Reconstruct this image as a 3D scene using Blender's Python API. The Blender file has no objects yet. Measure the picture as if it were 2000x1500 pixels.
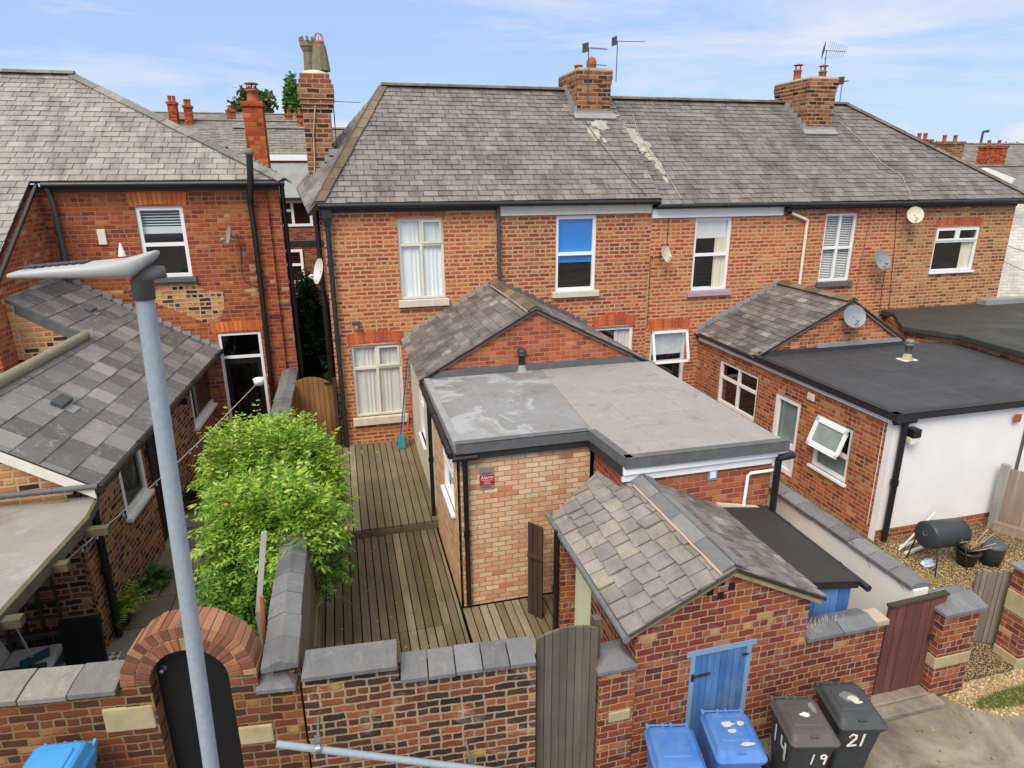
import bpy, math, random
from mathutils import Vector, Matrix
# ------------------------------------------------------------------ camera, world, sun, exposure
S = bpy.context.scene
COL = S.collection
CAMH = 5.6
FPX = 1272.0
def _rot(yaw, pitch, roll):
    cy, sy = math.cos(yaw), math.sin(yaw); cp, sp = math.cos(pitch), math.sin(pitch); cr, sr = math.cos(roll), math.sin(roll)
    f = Vector((sy*cp, cy*cp, -sp)); r = Vector((cy, -sy, 0)); d = f.cross(r)
    return r*cr + d*sr, -r*sr + d*cr, f
CR, CD, CF = _rot(math.radians(14.5), math.radians(17.46), math.radians(0.4))
cam = bpy.data.objects.new('camera', bpy.data.cameras.new('camera')); COL.objects.link(cam)
cam.data.lens = FPX/2000*36; cam.data.sensor_width = 36; cam.data.clip_end = 3000; cam.data.clip_start = .05
m = Matrix((CR, -CD, -CF)).transposed().to_4x4(); m.translation = Vector((0, 0, CAMH)); cam.matrix_world = m
S.camera = cam
W = bpy.data.worlds.new("World"); S.world = W; W.use_nodes = True
nt = W.node_tree; bg = nt.nodes['Background']
sky = nt.nodes.new('ShaderNodeTexSky'); sky.sky_type = 'NISHITA'; sky.sun_disc = False
SUN_EL, SUN_AZ = math.radians(50), math.radians(218)
sky.sun_elevation = SUN_EL; sky.sun_rotation = SUN_AZ; sky.altitude = 50; sky.air_density = 1.0; sky.dust_density = .6; sky.ozone_density = 1.6
tc = nt.nodes.new('ShaderNodeTexCoord')
def wnode(t, **k):
    n = nt.nodes.new(t)
    for a, b in k.items(): setattr(n, a, b)
    return n
# clouds: thin streaks high up, small heaps near the horizon
mp = wnode('ShaderNodeMapping'); mp.inputs['Scale'].default_value = (1.3, 1.3, 9.5); mp.inputs['Rotation'].default_value = (.05, .16, .3)
nz = wnode('ShaderNodeTexNoise'); nz.inputs['Scale'].default_value = 2.1; nz.inputs['Detail'].default_value = 8; nz.inputs['Roughness'].default_value = .58; nz.inputs['Distortion'].default_value = .5
rp = wnode('ShaderNodeValToRGB'); rp.color_ramp.elements[0].position = .45; rp.color_ramp.elements[1].position = .72
nt.links.new(tc.outputs['Generated'], mp.inputs[0]); nt.links.new(mp.outputs[0], nz.inputs['Vector']); nt.links.new(nz.outputs['Fac'], rp.inputs[0])
mp2 = wnode('ShaderNodeMapping'); mp2.inputs['Scale'].default_value = (3.2, 3.2, 8.0); mp2.inputs['Location'].default_value = (3.1, .4, .23)
nz2 = wnode('ShaderNodeTexNoise'); nz2.inputs['Scale'].default_value = 2.6; nz2.inputs['Detail'].default_value = 7; nz2.inputs['Roughness'].default_value = .5
rp2 = wnode('ShaderNodeValToRGB'); rp2.color_ramp.elements[0].position = .50; rp2.color_ramp.elements[1].position = .62
nt.links.new(tc.outputs['Generated'], mp2.inputs[0]); nt.links.new(mp2.outputs[0], nz2.inputs['Vector']); nt.links.new(nz2.outputs['Fac'], rp2.inputs[0])
sx = wnode('ShaderNodeSeparateXYZ'); nt.links.new(tc.outputs['Generated'], sx.inputs[0])
mr = wnode('ShaderNodeMapRange'); mr.inputs['From Min'].default_value = .02; mr.inputs['From Max'].default_value = .15; mr.inputs['To Min'].default_value = 1; mr.inputs['To Max'].default_value = 0
nt.links.new(sx.outputs['Z'], mr.inputs['Value'])
mu = wnode('ShaderNodeMath', operation='MULTIPLY'); nt.links.new(rp2.outputs[0], mu.inputs[0]); nt.links.new(mr.outputs[0], mu.inputs[1])
m1 = wnode('ShaderNodeMath', operation='MULTIPLY'); nt.links.new(rp.outputs[0], m1.inputs[0]); m1.inputs[1].default_value = .8
ad = wnode('ShaderNodeMath', operation='MAXIMUM'); nt.links.new(mu.outputs[0], ad.inputs[0]); nt.links.new(m1.outputs[0], ad.inputs[1])
mx = wnode('ShaderNodeMixRGB'); nt.links.new(ad.outputs[0], mx.inputs[0]); pass; mx.inputs[2].default_value = (3.7, 3.8, 4.0, 1)
hz = wnode('ShaderNodeMixRGB'); hz.inputs[0].default_value = .8; hz.inputs[2].default_value = (1.6, 2.3, 3.85, 1); nt.links.new(sky.outputs[0], hz.inputs[1]); nt.links.new(hz.outputs[0], mx.inputs[1])
oc = wnode('ShaderNodeMapRange', interpolation_type='SMOOTHSTEP'); oc.inputs['From Min'].default_value = .34; oc.inputs['From Max'].default_value = .62; nt.links.new(sx.outputs['Z'], oc.inputs['Value'])  # bright white cloud overhead, out of view, added to whiten the ambient light
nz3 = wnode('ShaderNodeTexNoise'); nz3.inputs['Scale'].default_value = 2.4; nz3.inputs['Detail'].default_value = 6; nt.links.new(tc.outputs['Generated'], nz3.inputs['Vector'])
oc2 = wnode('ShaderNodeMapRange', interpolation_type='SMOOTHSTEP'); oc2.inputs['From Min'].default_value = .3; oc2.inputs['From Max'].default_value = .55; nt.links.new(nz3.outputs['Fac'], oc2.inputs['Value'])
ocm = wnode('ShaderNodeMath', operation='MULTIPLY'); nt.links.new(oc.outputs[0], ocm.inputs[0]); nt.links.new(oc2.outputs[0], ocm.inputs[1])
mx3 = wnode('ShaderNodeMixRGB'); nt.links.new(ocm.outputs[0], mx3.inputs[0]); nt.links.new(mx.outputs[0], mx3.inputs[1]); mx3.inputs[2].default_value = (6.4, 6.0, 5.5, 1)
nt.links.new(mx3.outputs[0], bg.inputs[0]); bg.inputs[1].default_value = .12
SKYN = (sky, bg, mx, hz)
sun = bpy.data.objects.new('sun', bpy.data.lights.new('sun', 'SUN')); COL.objects.link(sun)
sun.data.energy = 1.7; sun.data.angle = math.radians(32); sun.data.color = (1, .90, .76)
sd = Vector((math.sin(SUN_AZ)*math.cos(SUN_EL), math.cos(SUN_AZ)*math.cos(SUN_EL), math.sin(SUN_EL)))
sun.rotation_euler = sd.to_track_quat('Z', 'Y').to_euler()
S.view_settings.view_transform = 'Standard'; S.view_settings.look = 'None'; S.view_settings.gamma = 1; S.view_settings.exposure = 0.95
S.render.engine = 'CYCLES'; S.cycles.max_bounces = 5; S.cycles.transparent_max_bounces = 8
# ------------------------------------------------------------------ helpers
R = random.Random(7)
X, Yv, Z = Vector((1, 0, 0)), Vector((0, 1, 0)), Vector((0, 0, 1))
C0 = Vector((0, 0, CAMH))
def ray(x, y): return CR*((x-1000)/FPX) + CD*((y-750)/FPX) + CF
def P(x, y, ax, v):
    d = ray(x, y); i = 'xyz'.index(ax); return C0 + d*((v-C0[i])/d[i])
class Plane:
    def __init__(s, O, u, v): s.O = Vector(O); s.u = Vector(u).normalized(); v = Vector(v); v = v-s.u*v.dot(s.u); s.v = v.normalized(); s.n = s.u.cross(s.v)
    def px(s, x, y):
        d = ray(x, y); t = (s.O-C0).dot(s.n)/d.dot(s.n); q = C0+d*t-s.O; return (q.dot(s.u), q.dot(s.v))
    def P(s, x, y): a, b = s.px(x, y); return s.at(a, b)
    def at(s, a, b, h=0): return s.O+s.u*a+s.v*b+s.n*h
    def loc(s, p): q = Vector(p)-s.O; return (q.dot(s.u), q.dot(s.v))
class MB:
    def __init__(s): s.v = []; s.f = []; s.m = []; s.cur = 0; s.smooth = False; s.sf = []
    def add(s, vs, fs):
        b = len(s.v); s.v += [Vector(q) for q in vs]
        for f in fs: s.f.append([b+i for i in f]); s.m.append(s.cur); s.sf.append(s.smooth)
        return s
    def quad(s, *p): return s.add(p, [list(range(len(p)))])
    def ob(s, O, a, b, c):   # box from corner and three edge vectors
        O, a, b, c = map(Vector, (O, a, b, c)); fl = a.cross(b).dot(c) < 0
        vs = [O, O+a, O+a+b, O+b, O+c, O+a+c, O+a+b+c, O+b+c]
        fs = [[0, 3, 2, 1], [4, 5, 6, 7], [0, 1, 5, 4], [1, 2, 6, 5], [2, 3, 7, 6], [3, 0, 4, 7]]
        if fl: fs = [f[::-1] for f in fs]
        return s.add(vs, fs)
    def box(s, x0, x1, y0, y1, z0, z1): return s.ob((x0, y0, z0), (x1-x0, 0, 0), (0, y1-y0, 0), (0, 0, z1-z0))
    def ext(s, poly, vec):   # polygon (seen from outside CCW), extruded backwards by vec
        n = len(poly); vec = Vector(vec); a = [Vector(p) for p in poly]; b = [p+vec for p in a]
        fs = [list(range(n)), list(range(2*n-1, n-1, -1))]+[[i, i+n, (i+1) % n+n, (i+1) % n] for i in range(n)]
        return s.add(a+b, fs)
    def tube(s, pts, r, n=10, cap=True, smooth=True):
        pts = [Vector(p) for p in pts]; rs = r if isinstance(r, (list, tuple)) else [r]*len(pts); vs = []; fs = []
        up = None
        for i, p in enumerate(pts):
            t = (pts[min(i+1, len(pts)-1)]-pts[max(i-1, 0)]).normalized()
            if up is None: up = (Z if abs(t.z) < .9 else X).copy()
            a = t.cross(up).normalized(); b = a.cross(t); up = b
            for k in range(n):
                w = 2*math.pi*k/n; vs.append(p+(a*math.cos(w)+b*math.sin(w))*rs[i])
        for i in range(len(pts)-1):
            for k in range(n): fs.append([i*n+k, i*n+(k+1) % n, (i+1)*n+(k+1) % n, (i+1)*n+k])
        o = s.smooth; s.smooth = smooth; s.add(vs, fs); s.smooth = o
        if cap: s.add(vs[:n], [list(range(n))[::-1]]); s.add(vs[-n:], [list(range(n))])
        return s
    def lathe(s, c, prof, n=20, axis=None, smooth=True):  # prof: (radius, height)
        c = Vector(c); ax = Vector(axis or (0, 0, 1)).normalized(); a = ax.cross(X if abs(ax.x) < .9 else Yv).normalized(); b = ax.cross(a)
        vs = []; fs = []
        for (r, h) in prof:
            for k in range(n):
                w = 2*math.pi*k/n; vs.append(c+ax*h+(a*math.cos(w)+b*math.sin(w))*r)
        for i in range(len(prof)-1):
            for k in range(n): fs.append([i*n+k, i*n+(k+1) % n, (i+1)*n+(k+1) % n, (i+1)*n+k])
        o = s.smooth; s.smooth = smooth; s.add(vs, fs); s.smooth = o
        return s
    def loft(s, rings, cap0=True, cap1=True):
        n = len(rings[0]); vs = [q for r in rings for q in r]; fs = []
        for i in range(len(rings)-1):
            for k in range(n): fs.append([i*n+k, i*n+(k+1) % n, (i+1)*n+(k+1) % n, (i+1)*n+k])
        if cap0: fs.append(list(range(n))[::-1])
        if cap1: fs.append([(len(rings)-1)*n+k for k in range(n)])
        return s.add(vs, fs)
    def build(s, name, mats, parent=None, uv=True, off=None, bevel=0):
        if not isinstance(mats, (list, tuple)): mats = [mats]
        o0 = Vector((0, 0, 0)); p = parent
        while p is not None: o0 += p.location; p = p.parent
        if off is not None: o0 = Vector(off)
        me = bpy.data.meshes.new(name); me.from_pydata([q-o0 for q in s.v], [], s.f)
        if len(mats) == 1 and 1 in s.m: mats = [mats[0], UNDER.get(mats[0].name, UNDERD)]
        for mt in mats: me.materials.append(mt)
        me.polygons.foreach_set('material_index', s.m); me.polygons.foreach_set('use_smooth', s.sf)
        if uv:
            ul = me.uv_layers.new(name='UVMap'); me.update(); dat = [0.0]*(2*len(me.loops)); vv = s.v
            for pl in me.polygons:
                n = pl.normal
                if abs(n.z) < .995: t = Vector((-n.y, n.x, 0)).normalized(); b = n.cross(t)
                else: t = X; b = Yv
                for li in pl.loop_indices:
                    q = vv[me.loops[li].vertex_index]; dat[2*li] = q.dot(t); dat[2*li+1] = q.dot(b)
            ul.data.foreach_set('uv', dat)
        o = bpy.data.objects.new(name, me); COL.objects.link(o); o.parent = parent
        if parent is None: o.location = o0 if off is not None else (0, 0, 0)
        if bevel:
            bm = o.modifiers.new('bevel', 'BEVEL'); bm.width = bevel; bm.segments = 2; bm.limit_method = 'ANGLE'
        return o
def tag(o, label, cat, group=None, kind=None):
    if kind: o['kind'] = kind
    if label: o['label'] = label
    if cat: o['category'] = cat
    if group: o['group'] = group
    return o
def thing(name, label, cat, loc=(0, 0, 0), group=None):
    o = bpy.data.objects.new(name, None); o.empty_display_size = .2; COL.objects.link(o); o.location = Vector(loc); return tag(o, label, cat, group)
def solo(mb, name, mats, label, cat, group=None, bevel=0):
    c = sum(mb.v, Vector())/len(mb.v); c.z = min(q.z for q in mb.v)
    return tag(mb.build(name, mats, None, off=c, bevel=bevel), label, cat, group)
def hexc(h):
    h = h.lstrip('#'); c = [int(h[i:i+2], 16)/255 for i in (0, 2, 4)]
    return tuple((x/12.92 if x <= .04045 else ((x+.055)/1.055)**2.4) for x in c)+(1,)
# ------------------------------------------------------------------ materials
class Mt:
    def __init__(s, name):
        s.m = bpy.data.materials.new(name); s.m.use_nodes = True; s.t = s.m.node_tree; s.b = s.t.nodes['Principled BSDF']
    def n(s, t, ins=None, **k):
        q = s.t.nodes.new(t)
        for a, b in k.items(): setattr(q, a, b)
        for a, b in (ins or {}).items():
            if hasattr(b, 'is_linked') or isinstance(b, bpy.types.NodeSocket): s.t.links.new(b, q.inputs[a])
            else: q.inputs[a].default_value = b
        return q
    def math(s, op, a, b=0, c=None):
        d = {0: a, 1: b}
        if c is not None: d[2] = c
        return s.n('ShaderNodeMath', d, operation=op).outputs[0]
    def ramp(s, fac, els, interp='LINEAR'):
        q = s.n('ShaderNodeValToRGB', {0: fac}); cr = q.color_ramp; cr.interpolation = interp
        while len(cr.elements) < len(els): cr.elements.new(.5)
        for e, (p, c) in zip(cr.elements, els): e.position = p; e.color = hexc(c) if isinstance(c, str) else (c if isinstance(c, tuple) else (c, c, c, 1))
        return q.outputs[0]
    def mix(s, f, a, b, mode='MIX'):
        q = s.n('ShaderNodeMixRGB', blend_type=mode)
        for i, v in ((0, f), (1, a), (2, b)):
            if isinstance(v, bpy.types.NodeSocket): s.t.links.new(v, q.inputs[i])
            elif isinstance(v, str): q.inputs[i].default_value = hexc(v)
            else: q.inputs[i].default_value = v
        return q.outputs[0]
    def noise(s, scale, detail=4, rough=.55, co='Object', sc=None, dist=0):
        v = s.n('ShaderNodeTexCoord').outputs[co]
        if sc: v = s.n('ShaderNodeMapping', {0: v, 'Scale': sc}).outputs[0]
        return s.n('ShaderNodeTexNoise', {'Vector': v, 'Scale': scale, 'Detail': detail, 'Roughness': rough, 'Distortion': dist}).outputs['Fac']
    def set(s, **k):
        for a, b in k.items():
            a = a.replace('_', ' ')
            if isinstance(b, bpy.types.NodeSocket): s.t.links.new(b, s.b.inputs[a])
            else: s.b.inputs[a].default_value = b
    def bump(s, h, st=.5, d=.01, prev=None):
        q = s.n('ShaderNodeBump', {'Height': h, 'Strength': st, 'Distance': d})
        if prev is not None: s.t.links.new(prev, q.inputs['Normal'])
        s.t.links.new(q.outputs[0], s.b.inputs['Normal']); return q.outputs[0]
    def island(s): return s.n('ShaderNodeNewGeometry').outputs['Random Per Island']
def brick(name, pal, mortar, L=.25, h=.087, N=5, j=.012, stain='#3a2a24', stainamt=.35, white=0, rough=.9, wob=.006, jit=.03, bias=1.0, seed=0.0):
    M = Mt(name); uv = M.n('ShaderNodeTexCoord').outputs['UV']
    w = M.n('ShaderNodeTexNoise', {'Vector': uv, 'Scale': 7.0, 'Detail': 3.0}).outputs['Color']
    w2 = M.n('ShaderNodeTexNoise', {'Vector': uv, 'Scale': 45.0, 'Detail': 2.0}).outputs['Color']
    o1 = M.n('ShaderNodeVectorMath', {0: w, 1: (.5, .5, .5)}, operation='SUBTRACT').outputs[0]
    o2 = M.n('ShaderNodeVectorMath', {0: w2, 1: (.5, .5, .5)}, operation='SUBTRACT').outputs[0]
    s1 = M.n('ShaderNodeVectorMath', {0: o1, 'Scale': wob*4}, operation='SCALE').outputs[0]
    s2 = M.n('ShaderNodeVectorMath', {0: o2, 'Scale': wob*1.6}, operation='SCALE').outputs[0]
    a1 = M.n('ShaderNodeVectorMath', {0: uv, 1: s1}, operation='ADD').outputs[0]
    a2 = M.n('ShaderNodeVectorMath', {0: a1, 1: s2}, operation='ADD').outputs[0]
    sp = M.n('ShaderNodeSeparateXYZ', {0: a2}); U, V = sp.outputs[0], sp.outputs[1]
    vr = M.math('DIVIDE', M.math('ADD', V, 40*h+seed), h); row = M.math('FLOOR', vr); fv = M.math('FRACT', vr)
    rr = M.n('ShaderNodeTexWhiteNoise', {'W': row}, noise_dimensions='1D').outputs['Value']
    if N: hd = M.math('LESS_THAN', M.math('MODULO', row, N), .5)
    else: hd = M.math('MULTIPLY', row, 0)
    Lf = M.math('SUBTRACT', L, M.math('MULTIPLY', hd, L/2))
    sh = M.math('ADD', M.math('MULTIPLY', M.math('MODULO', row, 2), .5), M.math('MULTIPLY', rr, jit*4))
    uu = M.math('ADD', M.math('DIVIDE', M.math('ADD', U, 60), Lf), sh); col = M.math('FLOOR', uu); fu = M.math('FRACT', uu)
    cv = M.n('ShaderNodeCombineXYZ', {0: col, 1: row, 2: hd}).outputs[0]
    wn = M.n('ShaderNodeTexWhiteNoise', {'Vector': cv}, noise_dimensions='3D'); rnd = wn.outputs['Value']; rc = M.n('ShaderNodeSeparateXYZ', {0: wn.outputs['Color']})
    du = M.math('MULTIPLY', M.math('MINIMUM', fu, M.math('SUBTRACT', 1, fu)), Lf)
    dv = M.math('MULTIPLY', M.math('MINIMUM', fv, M.math('SUBTRACT', 1, fv)), h)
    d = M.math('SMOOTH_MIN', du, dv, .012)
    mask = M.n('ShaderNodeMapRange', {'Value': d, 'From Min': j*.30, 'From Max': j*.62}, interpolation_type='SMOOTHSTEP').outputs[0]
    big = M.n('ShaderNodeTexNoise', {'Vector': uv, 'Scale': .9, 'Detail': 5.0, 'Roughness': .6}).outputs['Fac']
    pick = M.math('ADD', rnd, M.math('MULTIPLY', M.math('SUBTRACT', big, .5), .7*bias)); pick = M.math('MINIMUM', M.math('MAXIMUM', pick, 0), 1)
    base = M.ramp(pick, pal)
    fine = M.n('ShaderNodeTexNoise', {'Vector': uv, 'Scale': 60.0, 'Detail': 6.0, 'Roughness': .7}).outputs['Fac']
    midn = M.n('ShaderNodeTexNoise', {'Vector': uv, 'Scale': 14.0, 'Detail': 5.0, 'Roughness': .6}).outputs['Fac']
    hsv = M.n('ShaderNodeHueSaturation', {'Hue': M.math('ADD', .487, M.math('MULTIPLY', rc.outputs[0], .026)), 'Saturation': 1.0, 'Value': M.math('ADD', .72, M.math('ADD', M.math('MULTIPLY', rc.outputs[1], .22), M.math('MULTIPLY', midn, .36))), 'Color': base}).outputs[0]
    hsv = M.mix(M.math('MULTIPLY', M.math('SUBTRACT', fine, .35), .7), hsv, stain)
    soot = M.ramp(M.n('ShaderNodeTexNoise', {'Vector': M.n('ShaderNodeMapping', {0: uv, 'Scale': (1.0, .35, 1), 'Location': (3.7, 1.3, 0)}).outputs[0], 'Scale': 1.1, 'Detail': 8.0, 'Roughness': .7}).outputs['Fac'], [(.5, 0.0), (.68, 1.0)])
    hsv = M.mix(M.math('MULTIPLY', soot, .3), hsv, '#3d2c25')
    mo = M.mix(M.math('MULTIPLY', midn, .55), mortar, stain)
    c = M.mix(mask, mo, hsv)
    if white:
        wm = M.ramp(M.n('ShaderNodeTexNoise', {'Vector': uv, 'Scale': 3.5, 'Detail': 7.0, 'Roughness': .68, 'Distortion': .6}).outputs['Fac'], [(.54, 0.0), (.72, 1.0)])
        c = M.mix(M.math('MULTIPLY', wm, white), c, '#c9b7a8')
    st = M.ramp(M.n('ShaderNodeTexNoise', {'Vector': M.n('ShaderNodeMapping', {0: uv, 'Scale': (1.6, .6, 1)}).outputs[0], 'Scale': 1.3, 'Detail': 7.0, 'Roughness': .62}).outputs['Fac'], [(.48, 0.0), (.75, 1.0)])
    c = M.mix(M.math('MULTIPLY', st, stainamt), c, stain)
    M.set(Base_Color=c, Roughness=rough); M.b.inputs['Specular IOR Level'].default_value = .25
    hgt = M.math('ADD', M.math('MULTIPLY', mask, 1.0), M.math('MULTIPLY', fine, .45))
    M.bump(hgt, .9, .008)
    return M.m
def plain(name, c, rough=.6, metal=0, var=.15, c2=None, scale=6, bump=.1, spec=.4, sc=None, fine=0, coat=0):
    M = Mt(name); nf = M.noise(scale, 6, .6, sc=sc)
    d = c2 or '#2b2a28'
    col = M.mix(M.math('MULTIPLY', M.ramp(nf, [(.35, 0.0), (.75, 1.0)]), var), c, d)
    if fine: col = M.mix(M.math('MULTIPLY', M.noise(scale*18, 4, .7), fine), col, d)
    M.set(Base_Color=col, Roughness=M.math('ADD', rough-.08, M.math('MULTIPLY', nf, .16)), Metallic=metal); M.b.inputs['Specular IOR Level'].default_value = spec
    if coat: M.b.inputs['Coat Weight'].default_value = coat
    if bump: M.bump(M.noise(scale*12, 4, .65, sc=sc), bump, .004)
    return M.m
def slatem(name, pal, moss='#4a4a32', mossamt=.3, streak='#35322f', pale=0, streakamt=.5, hscale=(1.3, .5, .5)):
    M = Mt(name); r = M.island(); base = M.ramp(r, pal)
    n1 = M.noise(28, 6, .7); n2 = M.noise(1.6, 7, .65, sc=hscale); n3 = M.noise(5, 6, .65, dist=.4)
    r2 = M.n('ShaderNodeTexWhiteNoise', {'W': M.math('MULTIPLY', r, 91.7)}, noise_dimensions='1D').outputs['Value']
    c = M.n('ShaderNodeHueSaturation', {'Value': M.math('ADD', .74, M.math('ADD', M.math('MULTIPLY', r2, .18), M.math('MULTIPLY', n1, .34))), 'Color': base}).outputs[0]
    c = M.mix(M.math('MULTIPLY', M.ramp(n2, [(.46, 0.0), (.66, 1.0)]), streakamt), c, streak)
    c = M.mix(M.math('MULTIPLY', M.ramp(n3, [(.52, 0.0), (.72, 1.0)]), mossamt), c, moss)
    c = M.mix(M.math('MULTIPLY', M.ramp(M.noise(2.6, 8, .72, sc=(2.6, .7, .7), dist=.5), [(.48, 0.0), (.66, 1.0)]), streakamt*.55), c, streak)
    if pale: c = M.mix(M.math('MULTIPLY', M.ramp(M.noise(7, 8, .75, dist=.8), [(.55, 0.0), (.66, 1.0)]), pale), c, '#a9a59c')
    c = M.mix(M.math('MULTIPLY', M.ramp(M.noise(90, 3, .6), [(.66, 0.0), (.74, 1.0)]), .35), c, '#b5b4ac')
    M.set(Base_Color=c, Roughness=M.math('ADD', .5, M.math('MULTIPLY', r2, .25))); M.b.inputs['Specular IOR Level'].default_value = .35
    M.bump(M.math('ADD', n1, M.math('MULTIPLY', n3, .6)), .5, .006)
    return M.m
def woodm(name, pal, sc, dark='#2f271d', dk=.5, moss=None, mossamt=.3, rough=.8):
    M = Mt(name); r = M.island(); base = M.ramp(r, pal)
    g = M.noise(1.0, 6, .7, sc=sc, dist=.3); b = M.noise(1.3, 6, .6)
    c = M.mix(M.math('MULTIPLY', M.ramp(g, [(.35, 0.0), (.7, 1.0)]), dk), base, dark)
    c = M.mix(M.math('MULTIPLY', M.ramp(b, [(.45, 0.0), (.7, 1.0)]), .5), c, dark)
    if moss: c = M.mix(M.math('MULTIPLY', M.ramp(M.noise(2.3, 6, .65), [(.5, 0.0), (.72, 1.0)]), mossamt), c, moss)
    M.set(Base_Color=c, Roughness=rough); M.b.inputs['Specular IOR Level'].default_value = .25
    M.bump(g, .5, .004); return M.m
def glassm(name, tint='#20262b', clear=.65):
    M = Mt(name); t = M.t; out = t.nodes['Material Output']
    gl = M.n('ShaderNodeBsdfGlossy', {'Color': (.9, .93, .96, 1), 'Roughness': .03}); tr = M.n('ShaderNodeBsdfTransparent', {'Color': (clear, clear*1.03, clear*1.05, 1)})
    fr = M.n('ShaderNodeLayerWeight', {'Blend': .5}); f = M.math('ADD', .07, M.math('MULTIPLY', M.math('POWER', fr.outputs['Facing'], 4.0), .8))
    mxs = M.n('ShaderNodeMixShader', {0: f, 1: tr.outputs[0], 2: gl.outputs[0]}); t.links.new(mxs.outputs[0], out.inputs[0]); return M.m
def leafm(name, pal, trans=.35, rough=.5):
    M = Mt(name); r = M.island(); c = M.ramp(r, pal); c = M.mix(M.math('MULTIPLY', M.noise(1.7, 3), .35), c, pal[0][1])
    out = M.t.nodes['Material Output']; M.set(Base_Color=c, Roughness=rough); M.b.inputs['Specular IOR Level'].default_value = .3
    tl = M.n('ShaderNodeBsdfTranslucent', {'Color': c}); mxs = M.n('ShaderNodeMixShader', {0: trans, 1: M.b.outputs[0], 2: tl.outputs[0]}); M.t.links.new(mxs.outputs[0], out.inputs[0]); return M.m
#@MATS
B_MAIN = brick('main_brick', [(0, '#9a5038'), (.15, '#a95638'), (.45, '#b86040'), (.8, '#c46d48'), (1, '#cc7f56')], '#d0ac84', stainamt=.18, j=.037, stain='#74492f')
B_MAIN2 = brick('main_brick_second', [(0, '#854534'), (.18, '#984e38'), (.45, '#ab573c'), (.8, '#ba6444'), (1, '#c67a58')], '#cbaa86', stainamt=.2, j=.035, stain='#5f4230', seed=.3)
B_LEFT = brick('left_brick', [(0, '#73402f'), (.12, '#8a4530'), (.4, '#a04a2f'), (.8, '#ac5335'), (.95, '#b66544'), (1, '#c08f6c')], '#ac8464', stainamt=.32, j=.022, stain='#5d3d2c', N=4, jit=.06)
B_END = brick('end_brick', [(0, '#69483a'), (.12, '#8a523a'), (.35, '#ab6543'), (.8, '#bb764e'), (1, '#c99268')], '#cdab80', stainamt=.2, j=.036, N=4)
B_OUT = brick('old_mixed_brick', [(0, '#2d2522'), (.28, '#473129'), (.42, '#744230'), (.75, '#98583c'), (1, '#b8845a')], '#bb9f80', L=.21, h=.083, N=3, j=.026, stainamt=.3, stain='#3f3028')
B_YEL = brick('yellow_dark_brick', [(0, '#27211e'), (.16, '#4f382b'), (.28, '#b0754a'), (.75, '#c48a58'), (1, '#d09a68')], '#d2b692', L=.24, h=.09, N=2, j=.03, stainamt=.15)
B_PEACH = brick('peach_brick', [(0, '#c08458'), (.04, '#cf9e76'), (.2, '#d6b08c'), (.6, '#dab998'), (1, '#e0c6ac')], '#b8926c', L=.195, h=.0765, N=0, j=.013, stainamt=.22, stain='#a9805a', wob=.003, jit=0, bias=.25)
B_SHED = brick('outhouse_brick', [(0, '#5e352b'), (.18, '#713b2d'), (.4, '#853f2d'), (.8, '#954932'), (.96, '#a3573c'), (1, '#b78c64')], '#b9a084', L=.186, h=.081, N=5, j=.015, stainamt=.3, stain='#40291f', white=.3, wob=.006)
B_YARD = brick('yard_wall_brick', [(0, '#2b2523'), (.35, '#41302a'), (.6, '#5a372b'), (.8, '#80422f'), (.96, '#96543c'), (1, '#a88e54')], '#b39d82', L=.205, h=.081, N=4, j=.022, stainamt=.25, white=.45, wob=.009, stain='#332722')
B_ARCH = brick('arch_wall_brick', [(0, '#3a2821'), (.3, '#573024'), (.55, '#743828'), (.9, '#8a4831'), (1, '#a0774a')], '#8b7854', L=.205, h=.081, N=4, j=.02, stainamt=.5, wob=.008, stain='#433920')
B_CHIM = brick('chimney_brick', [(0, '#35271f'), (.25, '#5a382a'), (.5, '#85503a'), (.8, '#985f46'), (1, '#a87858')], '#b59a7a', L=.25, h=.095, N=0, j=.028, stainamt=.6, stain='#3a2a22', wob=.008)
B_CHIMR = brick('red_chimney_brick', [(0, '#6a3022'), (.3, '#94402a'), (.6, '#b24e2e'), (.97, '#c0603a')], '#a86848', L=.25, h=.095, N=3, j=.014, stainamt=.5, stain='#3d2820')
B_NEW = brick('extension_brick', [(0, '#6d4433'), (.1, '#914f37'), (.4, '#aa583a'), (.8, '#b8663f'), (1, '#c88a5c')], '#c8aa88', L=.2, h=.078, N=4, j=.018, stainamt=.15, wob=.003)
B_NEWL = brick('flat_roof_brick', [(0, '#8f4630'), (.3, '#a24d34'), (.7, '#b15a3e'), (1, '#bd7052')], '#b8907a', L=.2, h=.08, N=0, j=.015, stainamt=.3, wob=.003, jit=0, stain='#80604e')
B_BG = brick('distant_brick', [(0, '#5d3a30'), (.5, '#8a4b3a'), (.97, '#9b5a44')], '#9b7a66', N=0, j=.02, stainamt=.3)
CREAMB = brick('painted_white_brick', [(0, '#ebe7e0'), (.97, '#f3f0ea')], '#e2ded6', N=0, j=.014, stainamt=.06, stain='#b9b2a6')
S_MAIN = slatem('main_slate', [(0, '#6e6a69'), (.5, '#7a7674'), (1, '#85817d')], mossamt=.22, streakamt=.6, streak='#403d3b', moss='#565545')
S_MAIN2 = slatem('second_slate', [(0, '#6a6664'), (.5, '#767270'), (1, '#817c78')], mossamt=.3, streakamt=.6, streak='#3e3b38', moss='#565545')
S_LEFT = slatem('left_slate', [(0, '#86827d'), (.5, '#918d87'), (.99, '#999590'), (1, '#88a099')], mossamt=.2, streakamt=.5, hscale=(2.5, .5, .5), streak='#4a4743')
S_DARK = slatem('dark_concrete_slate', [(0, '#5c5c5e'), (.4, '#6a6a6b'), (.7, '#7c7b7b'), (1, '#939290')], mossamt=.1, streakamt=.2, pale=.6, streak='#414142')
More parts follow.
